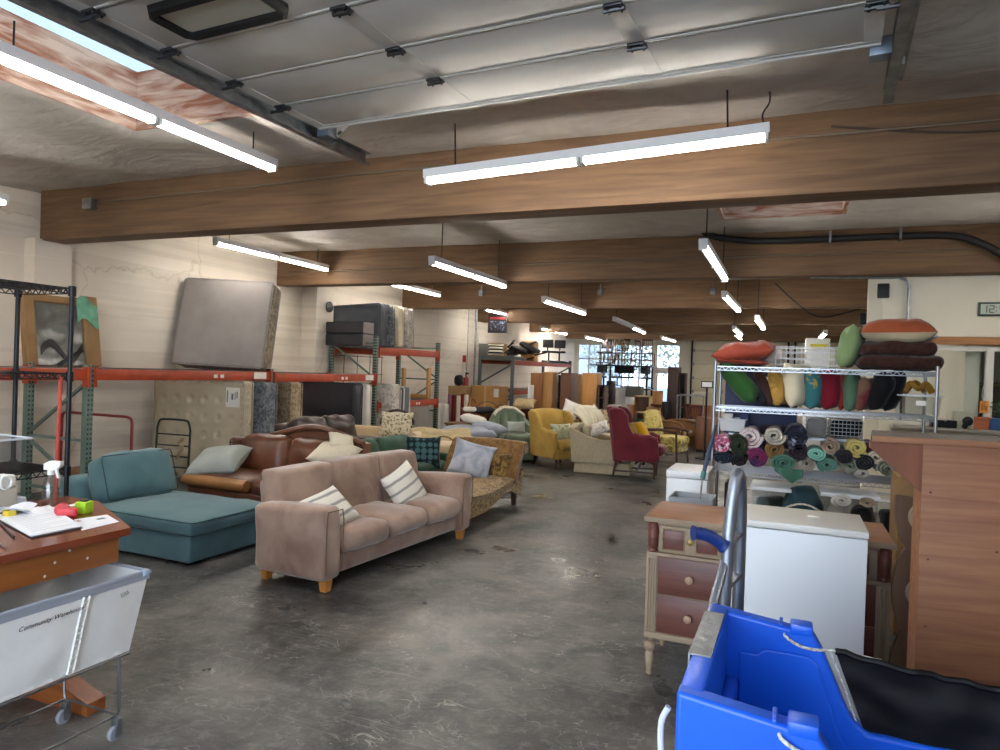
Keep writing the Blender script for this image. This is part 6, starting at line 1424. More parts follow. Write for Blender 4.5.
# things behind and under the rolls
p = aty(733, 428, 6.12); tub('storage_bin', 'frosted bin behind the rolled pink blankets', (p.x, 6.12, SZ[2]+0.30), 0.20, 0.22, 0.10, mat_=mat('frosted', 'c9cdcf', 0.4))
for i, (u, w, c, l) in enumerate(((729, 0.07, 'd8d8d4', 'white carton standing at the back of the blanket shelf'), (745, 0.07, '20305f', 'dark blue carton standing at the back of the blanket shelf'))):
    p = aty(u, 417, 6.2); tag(MB().box(p.x-w/2, p.x+w/2, 6.14, 6.22, SZ[2]+0.30, p.z+0.03, 0.004).build('carton', mat('carton_'+c, c, 0.6)), l, 'carton')
tag(MB().box(QX0+0.1, QX1-0.15, 6.05, 6.25, SZ[2]+0.27, SZ[2]+0.285).build('inner_shelf_board', M_galv, sm=False), 'narrow grey ledge behind the rolled blankets', 'ledge')
for i, (u0, u1) in enumerate(((806, 828), (830, 862))):
    a, b = aty(u0, 425, 6.1), aty(u1, 425, 6.1); q = MB()
    for k in range(6):
        z = SZ[2]+0.29+0.03*k
        q.tube([(a.x, 6.02, z), (b.x, 6.02, z), (b.x, 6.24, z), (a.x, 6.24, z)], 0.003, 5, closed=True)
    n = 8
    for k in range(n+1): x = a.x+(b.x-a.x)*k/n; q.cyl((x, 6.02, SZ[2]+0.29), (x, 6.02, SZ[2]+0.44), 0.0025, 5)
    tag(q.build('wire_basket', M_chr), ['chrome wire basket with grey contents on the narrow ledge', 'chrome wire basket with black cloth on the narrow ledge'][i], 'basket')
    tag(MB().soft(((a.x+b.x)/2, 6.13, SZ[2]+0.37), (abs(b.x-a.x)*0.9, 0.18, 0.14), 0.03, wr=0.02, seed=i).build('folded_cloth', [M_mgrey, MATS['jet_black']][i]), ['grey folded cloth inside the wire basket', 'black folded cloth inside the wire basket'][i], 'cloth')
for i, (u0, u1, v0, l) in enumerate(((760, 800, 416, 'dark folded sheet pile at the back of the blanket shelf'), (872, 905, 421, 'black tray at the back of the blanket shelf'))):
    a, b = aty(u0, v0, 6.15), aty(u1, v0, 6.15); tag(MB().soft(((a.x+b.x)/2, 6.15, SZ[2]+0.325), (b.x-a.x, 0.16, 0.075), 0.02, wr=0.01, seed=i).build('folded_sheet', [MATS['blackish_plum'], MATS['dark_slate']][i]), l, 'cloth')
q = MB(); q.box(QX0+0.04, QX0+0.62, 6.30, 6.33, 1.02, 1.66, 0.01); tag(q.build('display_board', mat('navy_board', '1c2547', 0.6, c2='233058', vs=4)), 'dark navy board standing behind the green and charcoal pillows', 'board')
q.v = []
S3 = SZ[3]+0.012
for i, (u0, u1, l) in enumerate(((752, 790, 'clear bin with a green item under the blanket shelf'), (822, 850, 'clear bin of folded linen under the blanket shelf'), (853, 878, 'clear bin with dark cloth under the blanket shelf'), (880, 903, 'clear bin beside the cardboard box under the blanket shelf'))):
    a, b = aty(u0, 490, 5.9), aty(u1, 490, 5.9)
    tub('storage_bin', l, ((a.x+b.x)/2, 6.02, S3), b.x-a.x, 0.38, 0.27, lid=M_lidw if i != 3 else None)
    tag(MB().soft(((a.x+b.x)/2, 6.02, S3+0.10), ((b.x-a.x)*0.75, 0.28, 0.17), 0.04, wr=0.03, seed=i*3).build('folded_linen', [MATS['forest_green'], M_ivory, MATS['charcoal_fleece'], MATS['dark_slate']][i]), ['green folded cloth inside a clear bin', 'cream folded linen inside a clear bin', 'charcoal cloth inside a clear bin', 'slate cloth inside the end clear bin'][i], 'cloth')
p = aty(803, 494, 5.78); t = thing('rolled_blanket', 'big dark teal bundled blanket tied with white cord behind the white cabinet', 'blanket', (p.x, 5.90, S3+0.15))
MB().soft((0, 0.05, 0), (0.27, 0.36, 0.29), 0.12, wr=0.03, k=4, n=5, bulge=(0, 0.03, 0.02)).build('bundle', fabric('dark_teal_fleece', '2a4148', '223840', 6), t); MB().tube([(-0.135+0.27*k/12, -0.15-0.01*math.sin(PI*k/12), 0.02+0.05*math.sin(PI*k/12)-0.02) for k in range(13)], 0.008, 6).build('cord', M_rope, t)
roll('rolled_blanket', 'rolled white blanket lying beside the dark teal bundle', 842, 501, 0.085, fabric('off_white_fleece', 'c9c6bc', 'b3b0a7', 8), y=5.80, squash=0.65, turns=2.2, seed=3)
roll('rolled_blanket', 'rolled brown printed blanket below the pale grey roll', 868, 503, 0.065, fabric('brown_print', '7b6a58', 'a4917b', 16), y=5.80, squash=0.6, turns=2.6, seed=5)
p = aty(912, 500, 5.2); tag(MB().box(p.x-0.10, p.x+0.12, 5.05, 5.4, 0, p.z+0.16, 0.006).build('cardboard_box', M_card), 'tall cardboard box between the wire shelves and the plywood counter', 'box')
p = aty(736, 490, 6.1)
for i in range(4): tag(MB().box(p.x-0.08+0.045*i, p.x-0.06+0.045*i, 5.95, 6.2, S3, S3+0.28+0.03*(i % 2), 0.003).build('board_strip', [M_dark, wood('strip_oak', '7d5f3c', '94734a', 'z')][i % 2]), ['dark board on end at the shelf corner behind the hand truck, outermost', 'oak board on end at the shelf corner, outermost', 'dark board on end at the shelf corner, inner one', 'oak board on end at the shelf corner, innermost'][i], 'board')

q = MB(); xa, xb = aty(776, 360, 6.1).x, aty(838, 360, 6.1).x
for z in (S0+0.02, S0+0.07, S0+0.12, S0+0.16): q.tube([(xa, 5.95, z), (xb, 5.95, z), (xb, 6.24, z), (xa, 6.24, z)], 0.004, 5, closed=True)
for k in range(13):
    x = xa+(xb-xa)*k/12; q.cyl((x, 5.95, S0), (x, 5.95, S0+0.16), 0.003, 5); q.cyl((x, 6.24, S0), (x, 6.24, S0+0.16), 0.003, 5); q.cyl((x, 5.95, S0+0.005), (x, 6.24, S0+0.005), 0.003, 5)
tag(q.build('wire_basket', mat('white_wire', 'd6dadd', 0.4)), 'long white wire basket on top of the wire shelves between orange and green pillows', 'basket')

# ------------------------------------------------------------------ speakers, clock, things on the office sill
def speaker(label, x, y, z, w=0.13, h=0.17):
    t = thing('loudspeaker', label, 'speaker', (x, y, z), -8)
    MB().box(-w/2, w/2, -0.12, 0, -h/2, h/2, 0.012).build('cabinet', M_black, t); MB().box(-w/2+0.012, w/2-0.012, -0.125, -0.12, -h/2+0.012, h/2-0.012, 0.002).build('grille', M_dark, t)
    MB().box(-0.02, 0.02, -0.02, 0.045, -h/2-0.03, -h/2+0.005).build('bracket', M_white, t, sm=False)
p = aty(884, 291, 9.62); speaker('small black loudspeaker high on the office wall column', p.x, 9.66, p.z)
p = aty(865, 319, 13.5); speaker('black loudspeaker below the third beam, beside the office corner', p.x, 13.55, p.z, 0.14, 0.20)
t = thing('digital_clock', 'digital wall clock reading 12:40 on the office wall', 'clock', (2.22, OY, 2.515), 0)
MB().box(-0.20, 0.20, -0.03, 0, -0.082, 0.082, 0.006).build('case', mat('clock_case', '24352c', 0.4), t); MB().box(-0.175, 0.175, -0.032, -0.029, -0.06, 0.06).build('lcd', mat('lcd_grey', '9aa596', 0.3), t, sm=False)
SEG = {'0': 'abcdef', '1': 'bc', '2': 'abged', '4': 'fgbc'}
q = MB()
def digit(q, ch, cx, w=0.05, h=0.085, tk=0.009):
    y0, y1 = -0.0335, -0.0318
    R_ = {'a': (-w/2, w/2, h/2-tk, h/2), 'g': (-w/2, w/2, -tk/2, tk/2), 'd': (-w/2, w/2, -h/2, -h/2+tk), 'f': (-w/2, -w/2+tk, 0, h/2), 'b': (w/2-tk, w/2, 0, h/2), 'e': (-w/2, -w/2+tk, -h/2, 0), 'c': (w/2-tk, w/2, -h/2, 0)}
    for s in SEG[ch]: a, b, c, d = R_[s]; q.box(cx+a, cx+b, y0, y1, c, d)
for ch, cx in zip('1240', (-0.135, -0.065, 0.035, 0.115)): digit(q, ch, cx)
q.box(-0.024, -0.014, -0.0335, -0.0318, 0.015, 0.027); q.box(-0.024, -0.014, -0.0335, -0.0318, -0.027, -0.015)
q.build('digit_segment', mat('lcd_ink', '1c221d', 0.5), t, sm=False)
SZL = 1.102
def sillx(u, y=9.66): return aty(u, 424, y).x
x = sillx(978); t = thing('planter', 'rectangular terracotta planter on the office window sill', 'planter', (x, 9.64, SZL))
MB().prism([(-0.085, 0), (0.085, 0), (0.105, 0.13), (-0.105, 0.13)], -0.06, 0.06, 'xz').build('pot', mat('terracotta', 'a05a38', 0.7), t, sm=False); MB().box(-0.11, 0.11, -0.065, 0.065, 0.115, 0.145, 0.006).build('rim', MATS['terracotta'], t)
x = sillx(998); t = thing('planter', 'blue planter with a leafy plant on the office window sill', 'planter', (x, 9.64, SZL))
MB().prism([(-0.085, 0), (0.085, 0), (0.105, 0.13), (-0.105, 0.13)], -0.06, 0.06, 'xz').build('pot', mat('blue_glaze', '2c4a78', 0.3), t, sm=False); MB().box(-0.11, 0.11, -0.065, 0.065, 0.115, 0.14, 0.006).build('rim', MATS['blue_glaze'], t)
q = MB(); random.seed(3)
for k in range(40):
    a = random.uniform(0, 6.28); r = random.uniform(0.0, 0.09); z = 0.15+random.uniform(0, 0.16); c = Vector((r*math.cos(a), r*0.6*math.sin(a), z)); d = Vector((math.cos(a), math.sin(a), 0.6)).normalized()*0.05; s = d.cross(Vector((0, 0, 1))).normalized()*0.016
    q.add([tuple(c), tuple(c+d*0.5+s), tuple(c+d), tuple(c+d*0.5-s)], [(0, 1, 2, 3)])
q.build('foliage', mat('leaf', '2f5230', 0.5, c2='47713f', vs=20), t, sm=False)
x = sillx(962); t = thing('tape_machine', 'grey boxy machine with a round dial on the office window sill', 'machine', (x, 9.64, SZL))
MB().box(-0.10, 0.10, -0.07, 0.07, 0, 0.20, 0.006).build('housing', mat('putty_grey', 'a3a291', 0.5), t); MB().lathe([(0.015, 0), (0.05, 0.004), (0.055, 0.015), (0.02, 0.02), (0.002, 0.022)], (0.035, -0.07, 0.09), 20, (0, -1, 0)).build('dial', M_dark, t); MB().lathe([(0.01, 0), (0.03, 0.004), (0.03, 0.012), (0.002, 0.014)], (0.01, -0.07, 0.03), 16, (0, -1, 0)).build('small_dial', M_dark, t)
for i, (u, w) in enumerate(((938, 0.16), (950, 0.10))):
    x = sillx(u); t = thing('office_tray', ['black desk tray on the sill beside the wire shelf post', 'small black desk tray next to the grey dial machine'][i], 'tray', (x, 9.64, SZL)); MB().box(-w/2, w/2, -0.08, 0.08, 0, 0.01).box(-w/2, w/2, -0.08, -0.07, 0, 0.07+0.02*i).box(-w/2, w/2, 0.07, 0.08, 0, 0.08).box(-w/2, -w/2+0.008, -0.08, 0.08, 0, 0.08).box(w/2-0.008, w/2, -0.08, 0.08, 0, 0.08).build('tray', M_dark, t, sm=False)
x0, x1, z0, z1 = span(980, 989, 401, 413, 9.72); q = MB().box(x0, x1, 9.735, 9.74, z0, z1); o = tag(q.build('notice', mat('orange_notice', 'd9913a', 0.6), sm=False), 'small orange notice stuck inside the office window by the planters', 'notice')
q = MB()
for k, (a, b, c, d) in enumerate(((0.2, 0.35, 0.2, 0.8), (0.45, 0.55, 0.25, 0.75), (0.65, 0.8, 0.2, 0.6), (0.3, 0.7, 0.85, 0.92))): q.box(x0+(x1-x0)*a, x0+(x1-x0)*b, 9.733, 9.735, z0+(z1-z0)*c, z0+(z1-z0)*d)
q.build('printed_mark', mat('brown_ink', '8a5518', 0.6), o, sm=False)
p = aty(985, 375, 9.9); tag(MB().cyl((p.x, 9.86, 2.0), (p.x, 9.86, 1.62), 0.004, 6).tube([(p.x+0.03*math.sin(2*PI*k/12), 9.86, 1.52+0.10*math.cos(2*PI*k/12)) for k in range(12)], 0.004, 6, closed=True).build('blind_cord', M_white), 'white looped blind cord hanging inside the office window', 'cord')
# office room behind the glass: a desk and a shelf board
struct(MB().box(2.12, 9, 14.36, 14.39, 0, 1.62).build('office_darkener', mat('office_dark_sheet', '55534e', 0.7), sm=False), 'dark grey sheet added to darken the lower back of the office room', 'panel')  # sheet added to darken the back wall seen through the glass
t = thing('office_desk', 'dim wooden desk inside the office behind the window', 'desk', (3.4, 12.0, 0)); MB().box(-1.2, 1.2, -0.4, 0.4, 0.70, 0.74, 0.005).build('desk_top', M_trimw, t)
for x in (-1.1, 1.1):
    for y in (-0.35, 0.35): MB().box(x-0.03, x+0.03, y-0.03, y+0.03, 0, 0.7).build('leg', M_dark, t, sm=False)
MB().box(2.12, 7, 14.3, 14.39, 1.62, 1.74, 0.004); tag(MB().box(2.2, 7, 14.1, 14.39, 1.62, 1.68, 0.004).build('wall_board', M_trimw), 'brown shelf board along the back of the office room', 'board')

# ------------------------------------------------------------------ second rack past the fourth bay
M_steel = mat('rack_grey', '4f5654', 0.5)
rk = thing('storage_rack', 'dark grey rack with orange beams further along the side wall', 'rack', (-6.8, 17.1, 0))
for y in (0, 5.2):
    for x in (0, -0.95): MB().box(x-0.04, x+0.04, y-0.04, y+0.04, 0, 1.98, 0.004).build('upright', M_steel, rk)
    q = MB(); q.bar((0, y, 1.90), (-0.95, y, 1.90), 0.05, 0.08); q.bar((0, y, 0.9), (-0.95, y, 0.9), 0.04, 0.04); q.bar((-0.9, y, 1.25), (-0.04, y, 1.75), 0.04, 0.04); q.bar((-0.9, y, 0.2), (-0.04, y, 0.85), 0.04, 0.04); q.build('brace', M_steel, rk, sm=False)
for z in (1.86, 1.05):
    for x in (0.0, -0.95): MB().box(x-0.02, x+0.03, 0.04, 5.16, z-0.10, z, 0.005).build('rack_beam', M_orange, rk)
    MB().box(-0.95, 0.0, 0.05, 5.15, z, z+0.02).build('deck', wood('deck_ply', '6f5a40', '836b4d', 'y'), rk, sm=False)
MB().box(-0.98, 0.03, 0.0, 0.9, 1.90, 1.97, 0.006).build('top_tray', M_steel, rk)
RT = 1.882
p = aty(496, 349, 17.5); pillow('throw_pillow', 'black and cream zigzag pillow on the far rack top under the dark poster', (p.x, 17.5, 1.975+0.17), 0.44, 0.32, 0.14, stripes('chevron_weave', ['1d1c1c', '1d1c1c', 'd5ceb9', 'd5ceb9'], 3.4, 90, 0.0), stand(-70, 12), 61)
nt_ = MATS['chevron_weave'].node_tree
p = aty(484, 348, 17.6); tag(MB().box(p.x-0.12, p.x+0.14, 17.5, 17.8, 1.972, p.z+0.12, 0.01).build('grey_box', mat('box_grey', '6d6a66', 0.7)), 'grey box at the near end of the far rack top', 'box')
p = aty(500, 340, 18.2); tag(MB().box(p.x-0.3, p.x+0.15, 18.0, 18.4, 1.972 if 0 else RT, 2.35, 0.01).build('cardboard_box', M_card), 'cardboard box behind the zigzag pillow', 'box')
p = aty(516, 343, 18.6); t = thing('folded_chairs', 'dark tangled chair frames piled on the far rack top', 'chair frame', (p.x, 18.7, RT)); 
q = MB(); random.seed(5)
for k in range(16):
    a = Vector((random.uniform(-0.45, 0.45), random.uniform(-0.4, 0.4), random.uniform(0.05, 0.5))); b = a+Vector((random.uniform(-0.4, 0.4), random.uniform(-0.3, 0.3), random.uniform(-0.15, 0.2))); b.z = max(0.03, b.z); q.cyl(a, b, 0.022, 6)
q.build('frame', M_black, t)
for k in range(4): sp('seat', (-0.30+0.22*k, 0.1*(k%2), 0.18+0.07*k), (0.55, 0.5, 0.12), 0.05, M_black, t, rot=RY(-10+12*k))
p0, p1, z0, z1 = span(525, 534, 335, 358, 19.3)
t = thing('drawer_chest', 'light wooden chest with rounded drawers on the far rack', 'chest', ((p0+p1)/2, 19.3, RT))
w = (p1-p0); MB().box(-w/2-0.12, w/2, 0, 0.4, 0, 0.60, 0.008).build('carcass', wood('maple', 'b98a4e', 'cfa166', 'x'), t)
for k in range(4): MB().box(-w/2-0.11, w/2-0.01, -0.03, 0.0, 0.02+0.145*k, 0.145+0.145*k, 0.012).build('drawer', MATS['maple'], t)
def office_chair(label, loc, rz, mat_, up=False, sc=1.0):
    t = thing('office_chair', label, 'chair', loc, rz)
    sp('seat', (0.02, 0, 0.46), (0.46, 0.46, 0.08), 0.035, mat_, t); sp('backrest', (-0.24, 0, 0.80), (0.07, 0.42, 0.34), 0.03, mat_, t, rot=RY(-8))
    MB().bar((-0.12, 0, 0.42), (-0.27, 0, 0.48), 0.05, 0.015).bar((-0.27, 0, 0.47), (-0.25, 0, 0.78), 0.05, 0.015, (1, 0, 0)).build('back_bracket', M_black, t, sm=False)
    MB().cyl((0, 0, 0.08), (0, 0, 0.43), 0.028, 10).build('gas_column', M_dark, t)
    q = MB()
    for k in range(5): a = 2*PI*k/5; q.bar((0, 0, 0.10), (0.28*math.cos(a), 0.28*math.sin(a), 0.07), 0.045, 0.03)
    q.build('star_base', M_black, t, sm=False)
    for k in range(5): a = 2*PI*k/5; MB().lathe([(0.01, -0.02), (0.028, -0.018), (0.028, 0.018), (0.01, 0.02)], (0.28*math.cos(a), 0.28*math.sin(a), 0.028), 10, (-math.sin(a), math.cos(a), 0)).build('caster', M_black, t)
    return t
oc = None
for i, (u, y, l) in enumerate(((549, 21.9, 'black office chair standing on the orange rack, nearer the wooden chest'), (559.5, 22.15, 'black office chair standing on the orange rack, nearer the gridded window'))):
    p = aty(u, 350, y)
    if oc is None: oc = office_chair(l, (p.x, y, RT), -60, M_black); oc.scale = (0.9, 0.9, 0.82)
    else: dup(oc, (p.x, y, RT), -75, l, scale=(0.9, 0.9, 0.82))
# poster hung at the fourth beam
x0, x1, z0, z1 = span(488, 507, 314, 333, 17.62)
t = thing('poster', 'dark poster with red heading hung below the fourth beam', 'poster', ((x0+x1)/2, 17.62, z0)); w, h = x1-x0, z1-z0
MB().box(-w/2, w/2, 0, 0.015, 0, h).build('sheet', mat('poster_black', '15141a', 0.5), t, sm=False)
MB().box(-w/2+0.06, w/2-0.06, -0.002, 0.0, h*0.72, h*0.84).build('red_heading', mat('poster_red', '8f2c2a', 0.5), t, sm=False)
MB().slab(lambda a, b: (-w/2+0.06+a*(w-0.12), -0.003, h*0.14+b*h*0.5), 10, 8, 0.002).build('printed_area', mat('poster_figures', '1b1a22', 0.5, c2='7c88a8', vs=9, lo=0.5, hi=0.6, dist=2), t, sm=False)
# extinguisher sign and extinguisher on the wall
t = thing('fire_extinguisher', 'fire extinguisher under its red sign on the side wall pipe', 'extinguisher', (-7.93, 16.6, 0.95))
MB().lathe([(0.02, 0), (0.075, 0.01), (0.08, 0.05), (0.08, 0.38), (0.05, 0.44), (0.025, 0.46), (0.025, 0.50)], n=18).build('cylinder', mat('fire_red', '8f1a18', 0.35), t); MB().box(-0.03, 0.08, -0.02, 0.02, 0.50, 0.55, 0.006).build('valve', M_black, t)
MB().box(-0.05, 0.05, -0.125, -0.12, 0.62, 1.0).build('red_sign', mat('sign_red', 'a3251f', 0.5), t, sm=False); MB().box(-0.042, 0.042, -0.128, -0.125, 0.42, 0.82).build('sign_panel', M_label, t, sm=False)
# cartons and rolled rugs by the wall
x0, x1, z0, z1 = span(470, 500, 386, 404, 14.9); t = thing('carton', 'big tan cardboard carton in front of the far rack', 'box', ((x0+x1)/2, 15.1, 0)); w = x1-x0
MB().box(-w/2, w/2, -0.2, 0.3, 0, z1, 0.01).build('carton_body', mat('carton_tan', 'a4783f', 0.85, c2='b5884c', vs=4), t); MB().box(-0.02, 0.03, -0.204, -0.2, 0, z1).build('tape', mat('tape_tan', 'c3a06a', 0.4), t, sm=False); MB().box(w/2-0.16, w/2-0.04, -0.205, -0.2, z1-0.25, z1-0.06).build('label', M_label, t, sm=False)
x0, x1, z0, z1 = span(448, 466, 386, 396, 14.6); tag(MB().box(x0, x1, 14.6, 15.0, 0, z1, 0.01).build('carton', M_card), 'brown cardboard carton with a dark bag on top', 'box')
p = aty(459, 381, 14.8); tag(MB().soft((p.x, 14.8, z1+0.13), (0.20, 0.22, 0.26), 0.09, wr=0.02).build('dark_bag', M_black), 'round dark bag on the brown cardboard carton', 'bag')
for i, (u, c, l) in enumerate(((450, '8b6470', 'mauve rolled rug on end beside the white mattresses'), (454, '6b1f1e', 'dark red rolled rug on end, next to the mauve one'), (459, 'd2c8b6', 'cream rolled rug on end among the dark red ones'), (463, '7c2a22', 'brick red rolled rug on end before the brown carton'), (466.5, 'cfc9bb', 'off-white rolled rug on end, last of the rolled rugs'))):
    p = aty(u, 394+(i % 3), 13.9); q = MB(); r = 0.05; q.cyl((p.x, 13.9, 0.0), (p.x, 13.9, p.z), r, 14); q.lathe([(0.012, 0), (0.03, 0.004), (0.012, 0.006)], (p.x, 13.9, p.z), 14)
    tag(q.build('rolled_rug', fabric('rug_'+c, c)), l, 'rug')
# wicker baskets heaped on a low table
t = thing('low_table', 'low wooden table heaped with wicker baskets', 'table', (-5.50, 12.45, 0), -10); MB().box(-0.62, 0.62, -0.5, 0.5, 0.50, 0.54, 0.006).build('table_top', MATS['cart_ply'], t)
for x in (-0.56, 0.56):
    for y in (-0.45, 0.45): MB().box(x-0.03, x+0.03, y-0.03, y+0.03, 0, 0.5).build('leg', MATS['cart_ply'], t, sm=False)
M_wick = mat('wicker', '7d5a34', 0.7, c2='4f3720', vs=40, lo=0.42, hi=0.56, bump=0.5, bs=70)
M_wickr = mat('wicker_red', '7c3f22', 0.7, c2='9c5c34', vs=40, bump=0.5, bs=70)
def basket(label, loc, r, h, m, handle=True, rot=0, sq=1.0):
    t = thing('wicker_basket', label, 'basket', loc, rot)
    MB().lathe([(r*0.7, 0), (r*0.85, h*0.4), (r, h), (r*0.95, h), (r*0.80, h*0.4), (r*0.66, 0.012)], n=20).build('basket_body', m, t); q = MB(); q.tube([(r*math.cos(2*PI*k/20), r*math.sin(2*PI*k/20), h) for k in range(20)], 0.015, 6, closed=True); q.build('rim', m, t)
    if handle: MB().tube([(r*math.cos(PI*k/10), 0, h+r*0.9*math.sin(PI*k/10)) for k in range(11)], 0.012, 6).build('handle', m, t)
    return t
for i, (u, v, y, r, h, m, l) in enumerate(((478, 416, 12.2, 0.20, 0.17, M_wickr, 'reddish wicker basket with hoop handle, nearest the rolled rugs'), (487, 413, 12.6, 0.24, 0.20, M_wick, 'brown wicker basket with hoop handle in the middle of the heap'), (500, 416, 12.4, 0.22, 0.18, M_wick, 'brown wicker basket behind the sage tufted chair'), (472, 408, 12.9, 0.22, 0.24, M_wickr, 'tall reddish wicker basket at the back of the heap'))):
    p = aty(u, v, y); basket(l, (p.x, y, 0.545), r, h, m, True, 30*i)
p = aty(497, 411, 12.3); tag(MB().soft((p.x, 12.32, 0.545+0.24), (0.62, 0.36, 0.10), 0.05, wr=0.04, seed=3).build('brown_throw', fabric('brown_fleece', '4d4030', '3b3125', 8)), 'brown throw draped over the wicker baskets', 'throw')
p = aty(484, 409, 12.1); t = thing('bag', 'black and white bag lying on the wicker baskets', 'bag', (p.x, 12.0, 0.545+0.23), 20); sp('bag_body', (0, 0, 0.05), (0.44, 0.24, 0.12), 0.05, M_black, t, wr=0.03); sp('white_flap', (-0.22, -0.06, 0.06), (0.24, 0.2, 0.09), 0.04, M_mwhite, t, wr=0.02)
for i, (u, v) in enumerate(((466, 401), (510, 400), (516, 404))):
    p = aty(u, v+8, 12.8); q = MB(); q.cyl((p.x, 12.8, 0.54), (p.x+0.10, 12.8, 1.02-0.06*i), 0.014, 6); tag(q.build('wooden_stick', MATS['pine']), ['thin wooden stick poking up by the reddish baskets', 'thin wooden stick poking up by the brown throw', 'short wooden stick poking up behind the tufted chair'][i], 'stick')
# tall bookcases
def bookcase(name, label, u0, u1, vt, y, m, d=0.35, shelves=0, open_=False, rz=0, back=None, cat='bookcase', w=None):
    a, b = aty(u0, vt, y), aty(u1, vt, y); w = w or (b.x-a.x); h = (a.z+b.z)/2
    t = thing(name, label, cat, ((a.x+b.x)/2, y, 0), rz); th = 0.022
    q = MB().box(-w/2, -w/2+th, 0, d, 0, h, 0.002).box(w/2-th, w/2, 0, d, 0, h, 0.002).box(-w/2, w/2, 0, d, h-th, h, 0.002).box(-w/2, w/2, 0, d, 0.05, 0.07)
    q.build('carcass', m, t)
    if open_:
        for k in range(1, shelves+1): MB().box(-w/2+th, w/2-th, 0.01, d-0.01, h*k/(shelves+1)-0.01, h*k/(shelves+1)+0.01).build('shelf', m, t, sm=False)
        MB().box(-w/2, w/2, d-0.008, d, 0, h).build('back_panel', back or m, t, sm=False)
    else: MB().box(-w/2+0.002, w/2-0.002, -0.006, 0.0, 0.02, h-0.005, 0.002).build('back_panel', back or m, t)
    return t
M_bk1 = wood('walnut_veneer', '7d4a26', '94602f', 'z', 0.45); M_bk2 = wood('light_oak_veneer', 'a5763f', 'bb8c52', 'z', 0.45); M_bk3 = wood('dark_walnut', '5e3a20', '754a2a', 'z', 0.45); M_bk4 = wood('espresso_wood', '3a2418', '4b2f20', 'z', 0.5)
bookcase('bookcase', 'tall walnut-coloured bookcase seen from behind, above the yellow wing chair', 531, 542, 373, 14.6, M_bk1, d=0.4)
bookcase('bookcase', 'tall light oak bookcase seen from behind, next to the walnut one', 542.5, 553, 372, 14.7, M_bk2, d=0.4)
bookcase('bookcase', 'dark walnut bookcase behind the patterned pillows', 561, 572, 373, 14.8, M_bk3, d=0.5)
bookcase('bookcase', 'pale oak cabinet between the dark walnut and honey-coloured bookcases', 572.5, 582, 374, 15.6, M_bk2, d=0.5)
bookcase('bookcase', 'honey-coloured bookcase seen from behind, the widest of the tall ones', 583, 597.5, 373, 14.6, wood('honey_veneer', 'b0793a', 'bf8a48', 'z', 0.45), d=0.4)
bookcase('open_shelf', 'dark-framed open etagere beside the honey-coloured bookcase', 598.5, 605, 385, 14.5, M_bk4, d=0.35, shelves=4, open_=True, back=M_bk3, cat='shelf')
bookcase('open_shelf', 'narrow black open shelf behind the red wing chair', 606.5, 612.5, 381, 16.0, mat('black_laminate', '1b1a1b', 0.5), d=0.35, shelves=4, open_=True, back=M_mgrey, cat='shelf')
x0, x1, z0, z1 = span(527.5, 530.5, 385, 412, 14.4); tag(MB().box(x0, x1, 14.4, 14.9, 0, z1, 0.003).build('white_board', M_lam), 'narrow white board on end beside the walnut bookcase', 'board')
t = bookcase('display_rack', 'slim rack of black and white goods between two tall bookcases', 554, 560, 375, 15.2, M_dark, d=0.3, shelves=6, open_=True, back=M_lam, cat='rack')
for k in range(6): MB().soft((0, 0.12, 0.16+0.225*k), (0.11, 0.18, 0.12), 0.03, wr=0.02, seed=k).build('boxed_goods', [M_black, M_lam, M_mslate][k % 3], t)
bookcase('bookcase', 'tall espresso-brown bookcase end by the rattan chair', 668, 678.5, 367, 17.0, M_bk4, d=0.5)
t = bookcase('curio_shelf', 'narrow arched curio shelf beside the espresso-brown bookcase', 679.5, 686, 373, 17.1, M_bk4, d=0.3, shelves=5, open_=True, back=mat('curio_back', '2a1a12', 0.6), cat='shelf')
w = 0.16; a = aty(683, 371, 17.1); MB().prism([(w/2*1.1*math.cos(PI*k/10), 0.07*math.sin(PI*k/10)) for k in range(11)], 0.0, 0.3, 'xz').build('arched_top', M_bk4, t, sm=False); kids(t)[-1].location = (0, 0, aty(683, 373, 17.1).z)
bookcase('bookcase', 'honey pine bookcase end near the rattan chair', 652.5, 659.5, 391, 16.2, wood('honey_pine', '9a6327', 'ab7334', 'z'), d=0.5)
bookcase('open_shelf', 'pale pine open shelf holding dark baskets', 634, 650, 396, 15.6, wood('pale_pine', 'bb9660', 'cba873', 'z'), d=0.4, shelves=2, open_=True, back=M_bk3, cat='shelf')
bookcase('dark_cabinet', 'black cabinet between the pine and espresso bookcases', 660.5, 668, 402, 16.6, M_black, d=0.5, cat='cabinet')
bookcase('white_cabinet', 'pale white cabinet below the office chairs near the windows', 613, 626, 388, 18.0, M_lam, d=0.5, cat='cabinet')
bookcase('white_cabinet', 'small white cabinet under the grey box by the pine shelf', 626.5, 636, 397, 17.6, M_lam, d=0.5, cat='cabinet')
x0, x1, z0, z1 = span(627, 643, 386, 396, 17.9); tag(MB().box(x0, x1, 17.7, 18.0, aty(631, 397, 17.6).z+0.001, z1, 0.01).build('grey_box', mat('taupe_box', '6d6a60', 0.7)), 'taupe box on the small white cabinet under the chairs', 'box')
x0, x1, z0, z1 = span(626, 633, 405, 425, 15.4); tag(MB().box(x0, x1, 15.4, 15.8, 0, z1, 0.006).build('brown_cabinet', M_bk1), 'low brown cabinet behind the red wing chair', 'cabinet')
